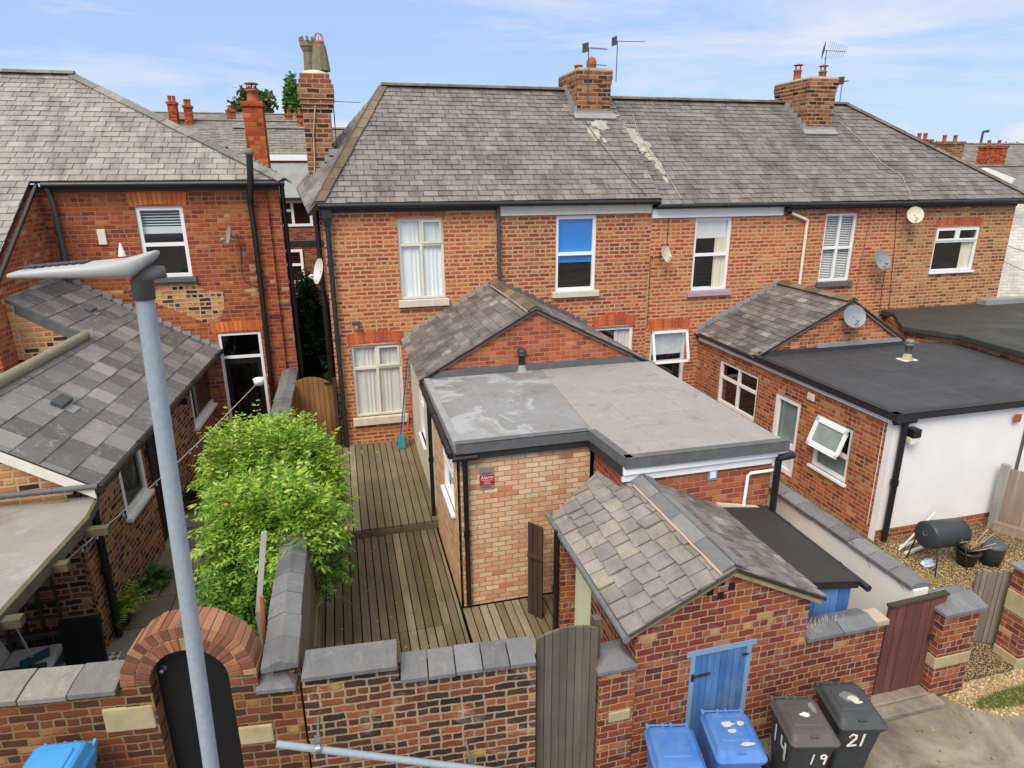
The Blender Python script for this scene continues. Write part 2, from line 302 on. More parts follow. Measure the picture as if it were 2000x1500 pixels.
S_SHED = slatem('stone_slate', [(0, '#827c79'), (.35, '#8a8480'), (.55, '#857f7f'), (.8, '#918b87'), (.96, '#968f84'), (1, '#9d9684')], mossamt=.5, moss='#5a5a48', streakamt=.45, streak='#484542')
S_OUT = slatem('outrigger_slate', [(0, '#625d5b'), (.3, '#6c6765'), (.6, '#787270'), (.85, '#837d79'), (1, '#938d86')], mossamt=.22, streakamt=.6, hscale=(.8, .8, 3), streak='#363331')
S_FAR = slatem('far_slate', [(0, '#6b6762'), (.5, '#7b7670'), (1, '#88837a')], mossamt=.1, streakamt=.3)
RIDGE = slatem('ridge_tile', [(0, '#5b4a3e'), (.5, '#6e5f50'), (1, '#80705c')], mossamt=.6, moss='#57572f', streakamt=.5)
RIDGEL = slatem('left_ridge_tile', [(0, '#6b6b68'), (.5, '#7e8079'), (1, '#8d8f86')], mossamt=.5, moss='#5c5d40', streakamt=.4)
TERRA = plain('terracotta', '#a85a3c', .8, var=.5, c2='#5a4030', scale=9)
STONECAP = slatem('blue_coping', [(0, '#606266'), (.5, '#6e7074'), (1, '#7e8082')], mossamt=.25, moss='#7f7664', streakamt=.4, pale=.25, streak='#414246')
STONECAPL = slatem('pale_coping', [(0, '#626262'), (.5, '#737370'), (1, '#85837a')], mossamt=.5, moss='#5c5c46', streakamt=.45, pale=.25)
STONE = plain('sandstone', '#b3a684', .9, var=.6, c2='#7d7450', scale=5, bump=.4, fine=.2)
MORTAR = plain('cement', '#a59c8e', .95, var=.4, c2='#77705f', bump=.4, fine=.25)
PINKM = plain('pink_mortar', '#b8a597', .95, var=.3, c2='#8f8074', bump=.5, fine=.2)
PVC = plain('white_pvc', '#e9ebee', .35, var=.08, c2='#c7c9c8', bump=0, spec=.5)
PAINTW = plain('old_white_paint', '#dcd9cc', .6, var=.25, c2='#a59c88', scale=12, bump=.1)
PAINTC = plain('cream_paint', '#d6cfc0', .7, var=.45, c2='#9c9077', scale=9, bump=.3, fine=.15)
PINKP = plain('lilac_paint', '#b397a4', .7, var=.2)
FASCIAB = plain('black_fascia', '#222326', .5, var=.25, c2='#4b4b4a', bump=.1)
BLACKP = plain('black_pipe', '#15171a', .38, var=.2, c2='#3a3d3e', bump=.05, spec=.5)
IRONP = plain('iron_pipe', '#20262a', .5, var=.35, c2='#4c4f4a', scale=14, bump=.2)
GREYP = plain('grey_pipe', '#454a50', .5, var=.3)
LEAD = plain('lead_flashing', '#83888c', .6, metal=.0, var=.4, c2='#a9a9a6', scale=7, bump=.15)
DLEAD = plain('dark_lead', '#55575a', .65, var=.35, c2='#7c7e80', scale=7, bump=.15)
ZINC = plain('galvanised_steel', '#8796a2', .6, metal=.05, var=.5, c2='#a6b2ba', scale=24, bump=.05, fine=.25)
ALU = plain('luminaire_grey', '#a4a7a8', .5, metal=.1, var=.2, c2='#83878a', bump=.04, fine=.1)
DKGREY = plain('luminaire_bracket', '#5c5d5f', .55, var=.25)
RENDW = plain('white_render', '#e6e7e8', .85, var=.25, c2='#c0c3c4', scale=2.2, bump=.12, sc=(1, 1, .6))
RENDG = plain('pale_render', '#efefec', .9, var=.3, c2='#c4c4bd', scale=1.8, bump=.2, fine=.08)
RENDO = plain('old_cream_render', '#cfcbbd', .9, var=.35, c2='#a19a86', scale=3, bump=.2)
DARKIN = plain('dark_interior', '#0e1012', .9, var=.1, bump=0)
BLACKD = plain('black_board', '#0c0d10', .55, var=.15, c2='#1b1e24', bump=.1)
GLASS = glassm('window_glass', clear=.93); GLASSD = glassm('dark_window_glass', clear=.35)
FROST = plain('frosted_glass', '#8fa39c', .22, var=.5, c2='#5c7068', scale=3, bump=.0, spec=.6)
NET = plain('net_curtain', '#f2f6f4', .9, var=.3, c2='#b9c9cb', scale=5, bump=0, sc=(9, 9, .3))
NETG = plain('grey_curtain', '#e6e3de', .9, var=.35, c2='#a9a9a8', scale=5, bump=0, sc=(7, 7, .3))
CREAMC = plain('cream_curtain', '#ede2cc', .9, var=.4, c2='#a3967c', scale=5, bump=0, sc=(7, 7, .4))
BLUEB = plain('blue_blind', '#2f93e6', .5, var=.4, c2='#1a6cba', scale=2.5, bump=0)
WBLIND = plain('white_blind', '#f0f2ee', .7, var=.12, bump=0)
TEAL = plain('grey_slats', '#d5e2da', .6, var=.2, c2='#a9bdb4', bump=0)
DECK = woodm('deck_boards', [(0, '#74694f'), (.4, '#817660'), (.7, '#90866f'), (1, '#a39a84')], (24, 1.2, 8), dark='#504636', moss='#5f5a42', mossamt=.4)
DECKD = woodm('old_deck_boards', [(0, '#62573f'), (.4, '#716652'), (.7, '#80755f'), (1, '#988d76')], (24, 1.2, 8), dark='#43392b', moss='#57513c', mossamt=.4)
GATEW = woodm('weathered_gate_wood', [(0, '#565048'), (.5, '#645d54'), (1, '#756d62')], (18, 18, 1.0), dark='#3c3832', moss='#555842', mossamt=.4)
GATEB = woodm('brown_gate_wood', [(0, '#7a5332'), (.5, '#8d6540'), (1, '#9c744b')], (18, 18, 1.0), dark='#4d3420')
GATER = woodm('red_brown_gate_wood', [(0, '#553531'), (.5, '#66403a'), (1, '#7a4d43')], (14, 14, .8), dark='#3c2826')
FENCEW = woodm('grey_fence_wood', [(0, '#6f675a'), (.5, '#80776a'), (1, '#94897a')], (16, 16, .8), dark='#524a3e')
FENCEP = woodm('panel_fence_wood', [(0, '#8c7a6c'), (.5, '#9b897a'), (1, '#a89888')], (16, 16, .6), dark='#6d5d50')
BLUEW = woodm('blue_painted_boards', [(0, '#3a6aa8'), (.5, '#4878b4'), (1, '#5a88c0')], (10, 10, .8), dark='#35507c', dk=.5, moss='#7c93a8', mossamt=.45, rough=.65)
BLUEF = plain('faded_blue_frame', '#6f92bb', .7, var=.5, c2='#8f9aa2', scale=8)
OLDW = woodm('mossy_timber', [(0, '#555040'), (1, '#6a6450')], (4, 4, 4), dark='#3a3828', moss='#55602c', mossamt=.6)
GREYW = woodm('grey_post_wood', [(0, '#9a9a94'), (1, '#b0b0aa')], (14, 14, 1), dark='#6e6e68')
DARKW = woodm('dark_door_wood', [(0, '#3b332c'), (1, '#51463a')], (14, 14, 1), dark='#241e1a')
def feltm(name, c, c2, c3, amt=.7, seam=0, pond=0):
    M = Mt(name); a = M.noise(.9, 7, .6, dist=.6); b = M.noise(3.5, 6, .6); g = M.noise(120, 3, .7)
    col = M.mix(M.math('MULTIPLY', M.ramp(a, [(.42, 0.0), (.62, 1.0)]), amt), c, c2); col = M.mix(M.math('MULTIPLY', M.ramp(b, [(.5, 0.0), (.7, 1.0)]), .35), col, c3)
    col = M.mix(M.math('MULTIPLY', g, .22), col, '#2c2c2c')
    if pond:
        pm = M.ramp(M.noise(1.1, 8, .62, dist=1.2), [(.52, 0.0), (.57, 1.0), (.66, .25)]); col = M.mix(M.math('MULTIPLY', pm, pond), col, '#b4bcc2')
        col = M.mix(M.math('MULTIPLY', M.ramp(M.noise(2.3, 8, .7, dist=.8), [(.56, 0.0), (.66, 1.0)]), .4), col, '#5f564c')
    if seam:
        o = M.n('ShaderNodeSeparateXYZ', {0: M.n('ShaderNodeTexCoord').outputs['Object']}); w_ = M.math('MULTIPLY', M.math('SUBTRACT', b, .5), .05)
        for ax_, per in ((0, .95), (1, 2.3)):
            fr_ = M.math('FRACT', M.math('ADD', M.math('DIVIDE', M.math('ADD', o.outputs[ax_], w_), per), 10.37)); col = M.mix(M.math('MULTIPLY', M.math('LESS_THAN', fr_, .022/per), seam), col, '#4c4a48'); col = M.mix(M.math('MULTIPLY', M.math('MULTIPLY', M.math('GREATER_THAN', fr_, .022/per), M.math('LESS_THAN', fr_, .07/per)), seam*.5), col, '#a9a8a4')
    M.set(Base_Color=col, Roughness=M.ramp(a, [(.4, .85), (.62, .55)])); M.bump(g, .25, .003); return M.m
FELT = feltm('grey_roof_felt', '#7f8082', '#90969c', '#716f6c', seam=.1, pond=.45)
FELTR = feltm('pale_grey_membrane', '#93928f', '#9c9c9a', '#858380', .4, seam=.14, pond=.12)
FELTB = feltm('black_roof_felt', '#35373c', '#42454b', '#2b2d31', .5, seam=.07)
FELTG = feltm('green_black_felt', '#2f332f', '#3c403c', '#262826', .5)
CANOPY = feltm('canopy_felt', '#8f8a85', '#a39d97', '#6b645e', .6, pond=.2)
LIMEP = plain('pale_green_paint', '#d3dcc0', .7, var=.15, c2='#b0bf95')
def groundm():
    M = Mt('alley_concrete'); a = M.noise(.8, 8, .65, dist=.5); b = M.noise(6, 7, .7); g = M.noise(60, 4, .7)
    c = M.mix(M.ramp(a, [(.4, 0.0), (.6, 1.0)]), '#938b7e', '#544b40'); c = M.mix(M.math('MULTIPLY', M.ramp(b, [(.5, 0.0), (.68, 1.0)]), .5), c, '#6d6a50')
    c = M.mix(M.math('MULTIPLY', M.ramp(g, [(.6, 0.0), (.7, 1.0)]), .35), c, '#b8b0a2'); M.set(Base_Color=c, Roughness=.9); M.bump(M.math('ADD', g, b), .6, .01); return M.m
GROUND = groundm()
def gravelm(name, pal):
    M = Mt(name); v = M.n('ShaderNodeTexVoronoi', {'Vector': M.n('ShaderNodeTexCoord').outputs['Object'], 'Scale': 52.0}); r = M.n('ShaderNodeSeparateXYZ', {0: v.outputs['Color']}).outputs[0]
    c = M.ramp(r, pal); c = M.mix(M.ramp(v.outputs['Distance'], [(.35, 0.0), (.62, 1.0)]), c, '#3b2f20'); M.set(Base_Color=c, Roughness=.7); M.bump(M.math('SUBTRACT', 1, v.outputs['Distance']), 1, .02); return M.m
GRAVEL = gravelm('gold_gravel', [(0, '#6d5535'), (.3, '#a08352'), (.6, '#c4a871'), (.85, '#8c7d66'), (1, '#e0d4b4')])
STONESM = plain('gravel_stone', '#b59a68', .8, var=.6, c2='#7c6746', scale=40)
SLAB = slatem('paving_slab', [(0, '#7f7b72'), (.5, '#8d8980'), (1, '#9b978d')], mossamt=.4, moss='#5f6048', streakamt=.3)
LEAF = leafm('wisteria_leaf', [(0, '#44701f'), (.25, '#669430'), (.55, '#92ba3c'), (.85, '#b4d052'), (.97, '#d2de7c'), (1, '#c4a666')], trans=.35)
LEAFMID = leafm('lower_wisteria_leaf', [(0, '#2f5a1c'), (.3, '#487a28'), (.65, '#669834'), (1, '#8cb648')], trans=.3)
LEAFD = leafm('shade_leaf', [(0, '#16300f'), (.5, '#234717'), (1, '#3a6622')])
LEAFM = leafm('hosta_leaf', [(0, '#3c6426'), (.5, '#527f34'), (1, '#6b9744')])
LEAFG = leafm('grey_green_leaf', [(0, '#5f7558'), (1, '#8ba07e')])
LILAC = leafm('lilac_flower', [(0, '#7a6bb0'), (1, '#a99bd2')])
TREEL = leafm('tree_leaf', [(0, '#3a4d24'), (.5, '#556b33'), (1, '#7a8745')], trans=.2)
BARK = plain('bark', '#4b3f33', .95, var=.5, c2='#2d261f', scale=12, bump=.5)
GRASSM = leafm('grass_blade', [(0, '#5a6f35'), (.5, '#76904a'), (1, '#9aa868')])
BINB = plain('blue_bin_plastic', '#2c66b4', .55, var=.5, c2='#7294bd', scale=4, bump=.06, fine=.22)
BINL = plain('light_blue_bin_plastic', '#3a8cc9', .42, var=.2, c2='#6aaad8', scale=5, bump=.05)
BINK = plain('black_bin_plastic', '#34383c', .45, var=.3, c2='#565a5c', scale=5, bump=.06, fine=.1)
BINBR = plain('brown_black_bin_lid', '#484444', .45, var=.35, c2='#66605e', scale=5, bump=.06, fine=.1)
WPAINT = plain('white_number_paint', '#e9e9e4', .6, var=.2, bump=0)
STICK = plain('torn_sticker', '#c4c4be', .6, var=.6, c2='#7c7c7a', scale=25, bump=0)
RUBBER = plain('rubber_wheel', '#151515', .8)
REDS = plain('red_sign', '#b3242a', .5, var=.1, bump=0); SILV = plain('silver_sign', '#8d8b86', .45, var=.3, bump=0)
SIGNW = plain('sign_lettering', '#e2dcd8', .6, var=0, bump=0); SIGNK = plain('dark_lettering', '#3a3a3c', .6, var=0, bump=0)
DISH = plain('grey_dish', '#8c9298', .5, var=.25); DISHW = plain('cream_dish', '#cfc8b4', .6, var=.35, c2='#a88a5a'); DISHL = plain('white_dish', '#d8dad8', .5, var=.2)
CHROME = plain('steel', '#9aa0a4', .35, metal=.7, var=.2)
CABLE = plain('cable', '#4a4742', .7, var=.1, bump=0); CABLEW = plain('pale_cable', '#a9a49a', .7, var=.1, bump=0)
UNDERD = plain('slate_joints', '#2c2926', .95, bump=0); UNDER = {'stone_slate': plain('mossy_joints', '#4a4a3e', .95, var=.5, c2='#33362a', scale=9, bump=.3)}
CHARC = plain('charcoal_bbq', '#33393f', .4, var=.2, bump=.05)
TAN = plain('sand_terracotta', '#8a5440', .8); CUSH = plain('grey_cushion', '#b5b6b8', .9, var=.15); TEALP = plain('teal_broom', '#1c5664', .6)
PURP = plain('violet_pole', '#4a3a86', .5); CYANP = plain('teal_pole', '#2f96a4', .5); ORNG = plain('orange_handle', '#b9562f', .6)
#@GEOM
# ------------------------------------------------------------------ builders
def wall(mb, A, B, z0, z1, holes=(), thick=.22, ends=False):
    """vertical wall from A to B (plan), outside on the right-hand side facing the viewer; holes (u0,u1,z0,z1)"""
    A = Vector((A[0], A[1], 0)); B = Vector((B[0], B[1], 0)); u = (B-A).normalized(); n = u.cross(Z); L = (B-A).length
    us = sorted({0, L, *[q for h in holes for q in h[:2]]}); vs = sorted({z0, z1, *[q for h in holes for q in h[2:]]})
    us = [q for q in us if 0 <= q <= L]; vs = [q for q in vs if z0 <= q <= z1]
    at = lambda a, z, d=0: A+u*a+Z*z-n*d
    for i in range(len(us)-1):
        for k in range(len(vs)-1):
            a, b, c, d = us[i], us[i+1], vs[k], vs[k+1]; cx, cz = (a+b)/2, (c+d)/2
            if any(h[0] < cx < h[1] and h[2] < cz < h[3] for h in holes): continue
            mb.quad(at(a, c), at(b, c), at(b, d), at(a, d)); mb.quad(at(b, c, thick), at(a, c, thick), at(a, d, thick), at(b, d, thick))
    for (a, b, c, d) in holes:
        mb.quad(at(a, c), at(a, d), at(a, d, thick), at(a, c, thick)); mb.quad(at(b, d), at(b, c), at(b, c, thick), at(b, d, thick))
        mb.quad(at(a, d), at(b, d), at(b, d, thick), at(a, d, thick)); mb.quad(at(b, c), at(a, c), at(a, c, thick), at(b, c, thick))
    if ends: mb.quad(at(0, z0, thick), at(0, z0), at(0, z1), at(0, z1, thick)); mb.quad(at(L, z0), at(L, z0, thick), at(L, z1, thick), at(L, z1))
    mb.quad(at(0, z1), at(L, z1), at(L, z1, thick), at(0, z1, thick))
    return mb
def clip(poly, a, b, c):   # keep a*x+b*y<=c
    out = []
    for i in range(len(poly)):
        p, q = poly[i], poly[(i+1) % len(poly)]; dp, dq = a*p[0]+b*p[1]-c, a*q[0]+b*q[1]-c
        if dp <= 0: out.append(p)
        if dp*dq < 0: t = dp/(dp-dq); out.append((p[0]+(q[0]-p[0])*t, p[1]+(q[1]-p[1])*t))
    return out
def slates(mb, pl, poly, w, g, t=.012, jit=.004, wj=0.0, gap=.006, seed=1, base=True, rag=0.0, thin=.04):
    rr = random.Random(seed)
    if base: mb.cur = 1; mb.ext([pl.at(a, b, -.003) for a, b in poly], pl.n*(-thin)); mb.cur = 0
    ar = sum(poly[i][0]*poly[(i+1) % len(poly)][1]-poly[(i+1) % len(poly)][0]*poly[i][1] for i in range(len(poly)))
    pp = poly if ar > 0 else poly[::-1]
    hp = []
    for i in range(len(pp)):
        (x0, y0), (x1, y1) = pp[i], pp[(i+1) % len(pp)]; hp.append((y1-y0, x0-x1, (y1-y0)*x0+(x0-x1)*y0))
    v0, v1 = min(q[1] for q in poly), max(q[1] for q in poly); a0, a1 = min(q[0] for q in poly), max(q[0] for q in poly)
    row = 0; v = v0-.001
    while v < v1:
        gg = g; a = a0-w-(w/2 if row % 2 else 0)+rr.uniform(-.1, .1)*w*.5
        while a < a1:
            ww = w*(1+rr.uniform(-wj, wj)); lo = v-rr.uniform(0, rag); hi = v+gg*1.02
            sl = rr.uniform(-1, 1)*jit
            q = [(a+gap, lo+sl), (a+ww-gap, lo-sl), (a+ww-gap, hi), (a+gap, hi)]
            for h in hp:
                q = clip(q, *h)
                if len(q) < 3: break
            if len(q) >= 3:
                tt = t*(1+rr.uniform(-.3, .5)); tw = rr.uniform(-1, 1)*jit
                top = [pl.at(x, y, max(.001, tt*(1-(y-lo)/(hi-lo)*.85)+tw*(x-a-ww/2)/ww)) for x, y in q]; bot = [pl.at(x, y, -.002) for x, y in q]
                n = len(q); mb.add(top+bot, [list(range(n))]+[[i, i+n, (i+1) % n+n, (i+1) % n] for i in range(n)])
            a += ww
        v += gg; row += 1
    return mb
def caps(mb, A, B, r=.11, L=.42, t=.02, wing=None, up=Z, seed=2, gap=.008):
    """half-round ridge / hip tiles from A to B"""
    rr = random.Random(seed); A, B = Vector(A), Vector(B); d = (B-A); n = max(1, int(d.length/L)); d /= n; dn = d.normalized(); s = dn.cross(up).normalized(); h = s.cross(dn)
    for i in range(n):
        p0 = A+d*i+dn*gap; p1 = A+d*(i+1)+dn*.015; ring = []
        k0 = 1+rr.uniform(-.04, .04)
        for (p, rad) in ((p0, r*k0), (p1, r*.93*k0)):
            ring.append([p+s*(rad*math.cos(w))*1.15+h*(rad*.75*math.sin(w)) for w in [math.pi*j/6 for j in range(7)]])
        vs = ring[0]+ring[1]; mb.add(vs, [[j, j+1, 8+j, 7+j] for j in range(6)]+[[6, 5, 4, 3, 2, 1, 0], [7, 8, 9, 10, 11, 12, 13]])
    return mb
def angles(mb, A, B, sv1, sv2, w=.16, L=.45, t=.015, seed=3, lap=.03):
    """two-winged angular ridge tiles; sv1/sv2 downslope unit vectors"""
    rr = random.Random(seed); A, B = Vector(A), Vector(B); d = (B-A); n = max(1, int(d.length/L)); d /= n; dn = d.normalized()
    for i in range(n):
        for sv in (sv1, sv2):
            sv = Vector(sv).normalized(); nn = sv.cross(dn).normalized(); nn = nn if nn.z > 0 else -nn; k = rr.uniform(0, .006)
            p = A+d*i+nn*(.012+k); mb.ob(p, dn*(d.length-.01), sv*w*(1+rr.uniform(-.05, .05)), nn*t)
            if lap: mb.ob(p+nn*(t*.5+.002), dn*.05, sv*(w+.004), nn*(t*.8))
    return mb
def window(parent, O, u, W_, H_, cells, fm=PVC, t=.05, rec=.07, dep=.06, glass=GLASS, back=None, name='window', sashes=(), closed=True, sill=None, sillm=PVC, blind=None, arch=0):
    """cells are (x0,x1,y0,y1) in 0..1; back: material behind the whole glass"""
    O, u = Vector(O), Vector(u).normalized(); n = u.cross(Z); f = MB(); g = MB(); Q = lambda a, z, d: O+u*a+Z*z-n*d
    for ci, (x0, x1, y0, y1) in enumerate(cells):
        a, b, c, d = x0*W_, x1*W_, y0*H_, y1*H_; tl = t if x0 == 0 else t/2; tr = t if x1 == 1 else t/2; tb = t if y0 == 0 else t/2; tt = t if y1 == 1 else t/2
        dd = rec; 
        f.ob(Q(a, c, dd), u*(b-a), Z*tb, -n*dep); f.ob(Q(a, d-tt, dd), u*(b-a), Z*tt, -n*dep)
        f.ob(Q(a, c+tb, dd), u*tl, Z*(d-c-tb-tt), -n*dep); f.ob(Q(b-tr, c+tb, dd), u*tr, Z*(d-c-tb-tt), -n*dep)
        if ci in sashes:
            k = t*.8; aa, bb, cc, d2 = a+tl*.7, b-tr*.7, c+tb*.7, d-tt*.7; dd = rec-.022
            f.ob(Q(aa, cc, dd), u*(bb-aa), Z*k, -n*.02); f.ob(Q(aa, d2-k, dd), u*(bb-aa), Z*k, -n*.02)
            f.ob(Q(aa, cc+k, dd), u*k, Z*(d2-cc-2*k), -n*.02); f.ob(Q(bb-k, cc+k, dd), u*k, Z*(d2-cc-2*k), -n*.02)
        g.quad(Q(a+.01, c+.01, rec+dep*.5), Q(b-.01, c+.01, rec+dep*.5), Q(b-.01, d-.01, rec+dep*.5), Q(a+.01, d-.01, rec+dep*.5))
    fr = f.build(name, fm, parent); g.build('pane', glass, fr)
    r2 = MB(); D = rec+dep+.32; r2.quad(Q(-.05, -.05, D), Q(W_+.05, -.05, D), Q(W_+.05, H_+.05, D), Q(-.05, H_+.05, D))
    for (p, q) in (((-.05, -.05), (-.05, H_+.05)), ((W_+.05, H_+.05), (W_+.05, -.05)), ((-.05, H_+.05), (W_+.05, H_+.05)), ((W_+.05, -.05), (-.05, -.05))):
        r2.quad(Q(p[0], p[1], rec+dep), Q(q[0], q[1], rec+dep), Q(q[0], q[1], D), Q(p[0], p[1], D))
    r2.build('room', DARKIN, fr)
    for (nm, mat, x0, x1, y0, y1, wav) in (back or []):
        c = MB(); c.smooth = True; k = max(2, int((x1-x0)*W_/.012)) if wav else 1; vs = []
        for i in range(k+1):
            a = (x0+(x1-x0)*i/k)*W_; dd = rec+dep+.02+(wav*math.sin(a*52+math.sin(a*17)*2) if wav else 0); vs += [Q(a, y0*H_, dd), Q(a, y1*H_, dd)]
        c.add(vs, [[2*i, 2*i+2, 2*i+3, 2*i+1] for i in range(k)]); c.build(nm, mat, fr)
    if blind:
        nm, mat, y0, y1, st = blind; c = MB(); z = y0*H_
        while z < y1*H_: c.ob(Q(t*.5, z, rec+dep+.03), u*(W_-t), Z*.018-n*.012, -n*.002+Z*.001); z += st
        c.build(nm, mat, fr)
    if sill:
        e, hh, pr = sill; s_ = MB(); s_.ob(Q(-e, -hh, rec+.03), u*(W_+2*e), Z*hh, n*(rec+.03+pr)); s_.build('sill', sillm, fr, bevel=.008)
    return fr
def soldiers(mb, O, u, W_, h=.24, rise=.05, bw=.075, splay=.12, proud=.004, seed=1):
    O, u = Vector(O), Vector(u).normalized(); n = u.cross(Z); k = max(3, int(W_/bw)); bw = W_/k
    for i in range(k):
        f0, f1 = (i+.07)/k, (i+.93)/k; pts = []
        for f, top in ((f0, 0), (f1, 0), (f1, 1), (f0, 1)):
            x = f*W_+(f-.5)*2*splay*h*top; z = rise*(1-(2*f-1)**2)+h*top; pts.append(O+u*x+Z*z+n*proud)
        mb.ext(pts, -n*.06)
    return mb
def hole(Ax, u_sign, win): return win
SOLD = slatem('soldier_brick', [(0, '#9c4a30'), (.5, '#b75a38'), (1, '#c8693f')], mossamt=.1, moss='#7a5a40', streakamt=.2)
SOLDO = slatem('orange_soldier_brick', [(0, '#c05a2a'), (.5, '#cc6832'), (1, '#d67a40')], mossamt=.05, moss='#8a5a40', streakamt=.12)
VOUS = slatem('voussoir_brick', [(0, '#63402f'), (.3, '#80503a'), (.7, '#955f45'), (.9, '#a4765a'), (1, '#ab8260')], mossamt=.5, moss='#77704a', streakamt=.3)
def dish(parent_label, c, aim, r, mat, wallp, label, group=None, lnb=True):
    c, aim = Vector(c), Vector(aim).normalized(); t = thing('satellite_dish', label, 'satellite dish', c-Z*r, group)
    d = MB(); prof = [(r*k/8, .16*r*(k/8)**2*1.5-.12*r) for k in range(9)]; d.lathe(c, [(.001, prof[0][1])]+prof[1:]+[(r*1.02, prof[-1][1]+.004), (r*1.02, prof[-1][1]-.008)]+[(q[0], q[1]-.008) for q in prof[::-1]], 26, aim); d.build('reflector', mat, t)
    a = MB(); lo = c-Z*r*.9+aim*.02; a.tube([lo, c-Z*r*.55+aim*r*.95], .011, 8)
    a.lathe(c-Z*r*.5+aim*r*.85, [(.001, 0), (.028, .01), (.028, .07), (.001, .08)], 10, (-aim+Z*.3)); a.build('receiver_arm', mat, t)
    b = MB(); b.tube([c-aim*.02, c-aim*.1-Z*.04, Vector(wallp)], .014, 8); b.build('wall_bracket', DKGREY, t)
    return t
def aerial(base, h, boom, L, label, n=9, mat=CABLE, el=.14, tilt=0):
    base, boom = Vector(base), Vector(boom).normalized(); t = thing('television_aerial', label, 'aerial', base); m_ = MB(); top = base+Z*h; m_.tube([base, top], .012, 6); m_.build('mast', DKGREY, t)
    b = MB(); b.tube([top-boom*.12, top+boom*L], .007, 5); s_ = boom.cross(Z).normalized()*math.cos(tilt)+Z*math.sin(tilt)
    for i in range(n): q = top+boom*(L*(i+.5)/n); e = el*(1-.4*i/n); b.tube([q-s_*e, q+s_*e], .004, 4)
    b.ob(top-boom*.1-s_*.12-Z*.1, boom*.01, s_*.24, Z*.2); b.build('boom', mat, t); return t
def pot(mb, c, r0, r1, h, n=18): mb.lathe(c, [(r0*.3, 0), (r0, 0), (r0*1.05, h*.06), ((r0+r1)/2, h*.5), (r1, h*.86), (r1*1.16, h*.88), (r1*1.16, h*.97), (r1*.9, h), (r1*.8, h*.9), (r1*.7, h*.5)], n); return mb
def chimney(parent, x0, x1, y0, y1, z0, z1, bm=B_CHIM, corb=.05, name='chimney', capm=MORTAR):
    c = MB(); c.box(x0, x1, y0, y1, z0, z1-.3)
    c.box(x0-corb*.5, x1+corb*.5, y0-corb*.5, y1+corb*.5, z1-.3, z1-.2); c.box(x0-corb, x1+corb, y0-corb, y1+corb, z1-.2, z1)
    ch = c.build(name, bm, parent, bevel=.006); k = MB(); k.loft([[Vector((a, b, z)) for a, b in ((x0-e, y0-e), (x1+e, y0-e), (x1+e, y1+e), (x0-e, y1+e))] for e, z in ((corb, z1), (corb-.01, z1+.03), (-.05, z1+.07))]); k.build('chimney_cap', capm, ch); return ch
def downpipe(parent, pts, r=.045, mat=BLACKP, name='downpipe', cols=True):
    m_ = MB(); m_.tube(pts, r, 12)
    if cols:
        for i in range(len(pts)-1):
            a, b = Vector(pts[i]), Vector(pts[i+1])
            if (b-a).length > .9:
                k = max(1, int((b-a).length/1.5))
                for j in range(k): q = a+(b-a)*((j+.5)/k); d = (b-a).normalized(); m_.tube([q-d*.04, q+d*.04], r*1.3, 12)
    return m_.build(name, mat, parent)
def gutter(parent, A, B, r=.055, mat=BLACKP):
    m_ = MB(); m_.tube([A, B], r, 12); 
    A, B = Vector(A), Vector(B); n = int((B-A).length/.9)
    for i in range(n): q = A+(B-A)*((i+.5)/n); d = (B-A).normalized(); m_.tube([q-d*.015, q+d*.015], r*1.15, 12)
    return m_.build('gutter', mat, parent)
#@GROUND
GL = -.3    # alley, yards
mb = MB(); mb.quad((-220, -60, GL-.55), (260, -60, GL-.55), (260, 400, GL-.55), (-220, 400, GL-.55)); mb.build('ground', GROUND)['kind'] = 'structure'
mb = MB(); mb.box(-14, 24, -4, 4.95, GL-.5, GL); a_ = mb.build('alley', GROUND); a_['kind'] = 'structure'
mb = MB(); mb.box(-14, -.86, 4.9, 15.2, GL-.5, GL-.02); y_ = mb.build('yard_ground', GROUND); y_['kind'] = 'structure'
mb = MB(); mb.box(5.9, 24, 4.9, 14.2, GL-.5, GL+.05); y_ = mb.build('gravel_yard', GRAVEL); y_['kind'] = 'structure'
# ================================================================== TERRACE (five houses)
D = 13.86
XB = [-.30, 3.33, 6.87, 10.3, 13.72, 17.35]
EZ = [5.02, 5.02, 4.96, 4.96, 4.95]
RZ = [7.72, 7.72, 7.54, 7.53, 7.52]
BM = [B_MAIN, B_MAIN2, B_MAIN, B_MAIN, B_END]
labels = ['brick terraced house with hipped slate end, iron drainpipe and tall net-curtained windows', 'brick terraced house with a blue blind in its upstairs window and cream sill',
          'brick terraced house with a lilac sill and patched mortar on its slate roof', 'brick terraced house with white venetian-blind window and dark sill', 'brick end terraced house with wide white window and hipped slate roof at the far right']
def facw(xl, xr, yt, yb):   # facade window from pixels measured at its middle
    xm, ym = (xl+xr)/2, (yt+yb)/2; a = P(xl, ym, 'y', D); b = P(xr, ym, 'y', D); t = P(xm, yt, 'y', D); bt = P(xm, yb, 'y', D)
    return (a.x, b.x, bt.z, t.z)
WIN = {0: [facw(779, 868, 426, 584), facw(690, 787, 673, 812)], 1: [facw(1085, 1164, 421, 568), facw(1160, 1234, 639, 760)], 2: [facw(1354, 1425, 425, 567), facw(1268, 1337, 646, 750)],
       3: [facw(1606, 1667, 417, 549)], 4: [facw(1823, 1907, 443, 529)]}
houses = []
C4 = [(0, .5, 0, .62), (.5, 1, 0, .62), (0, .5, .62, 1), (.5, 1, .62, 1)]
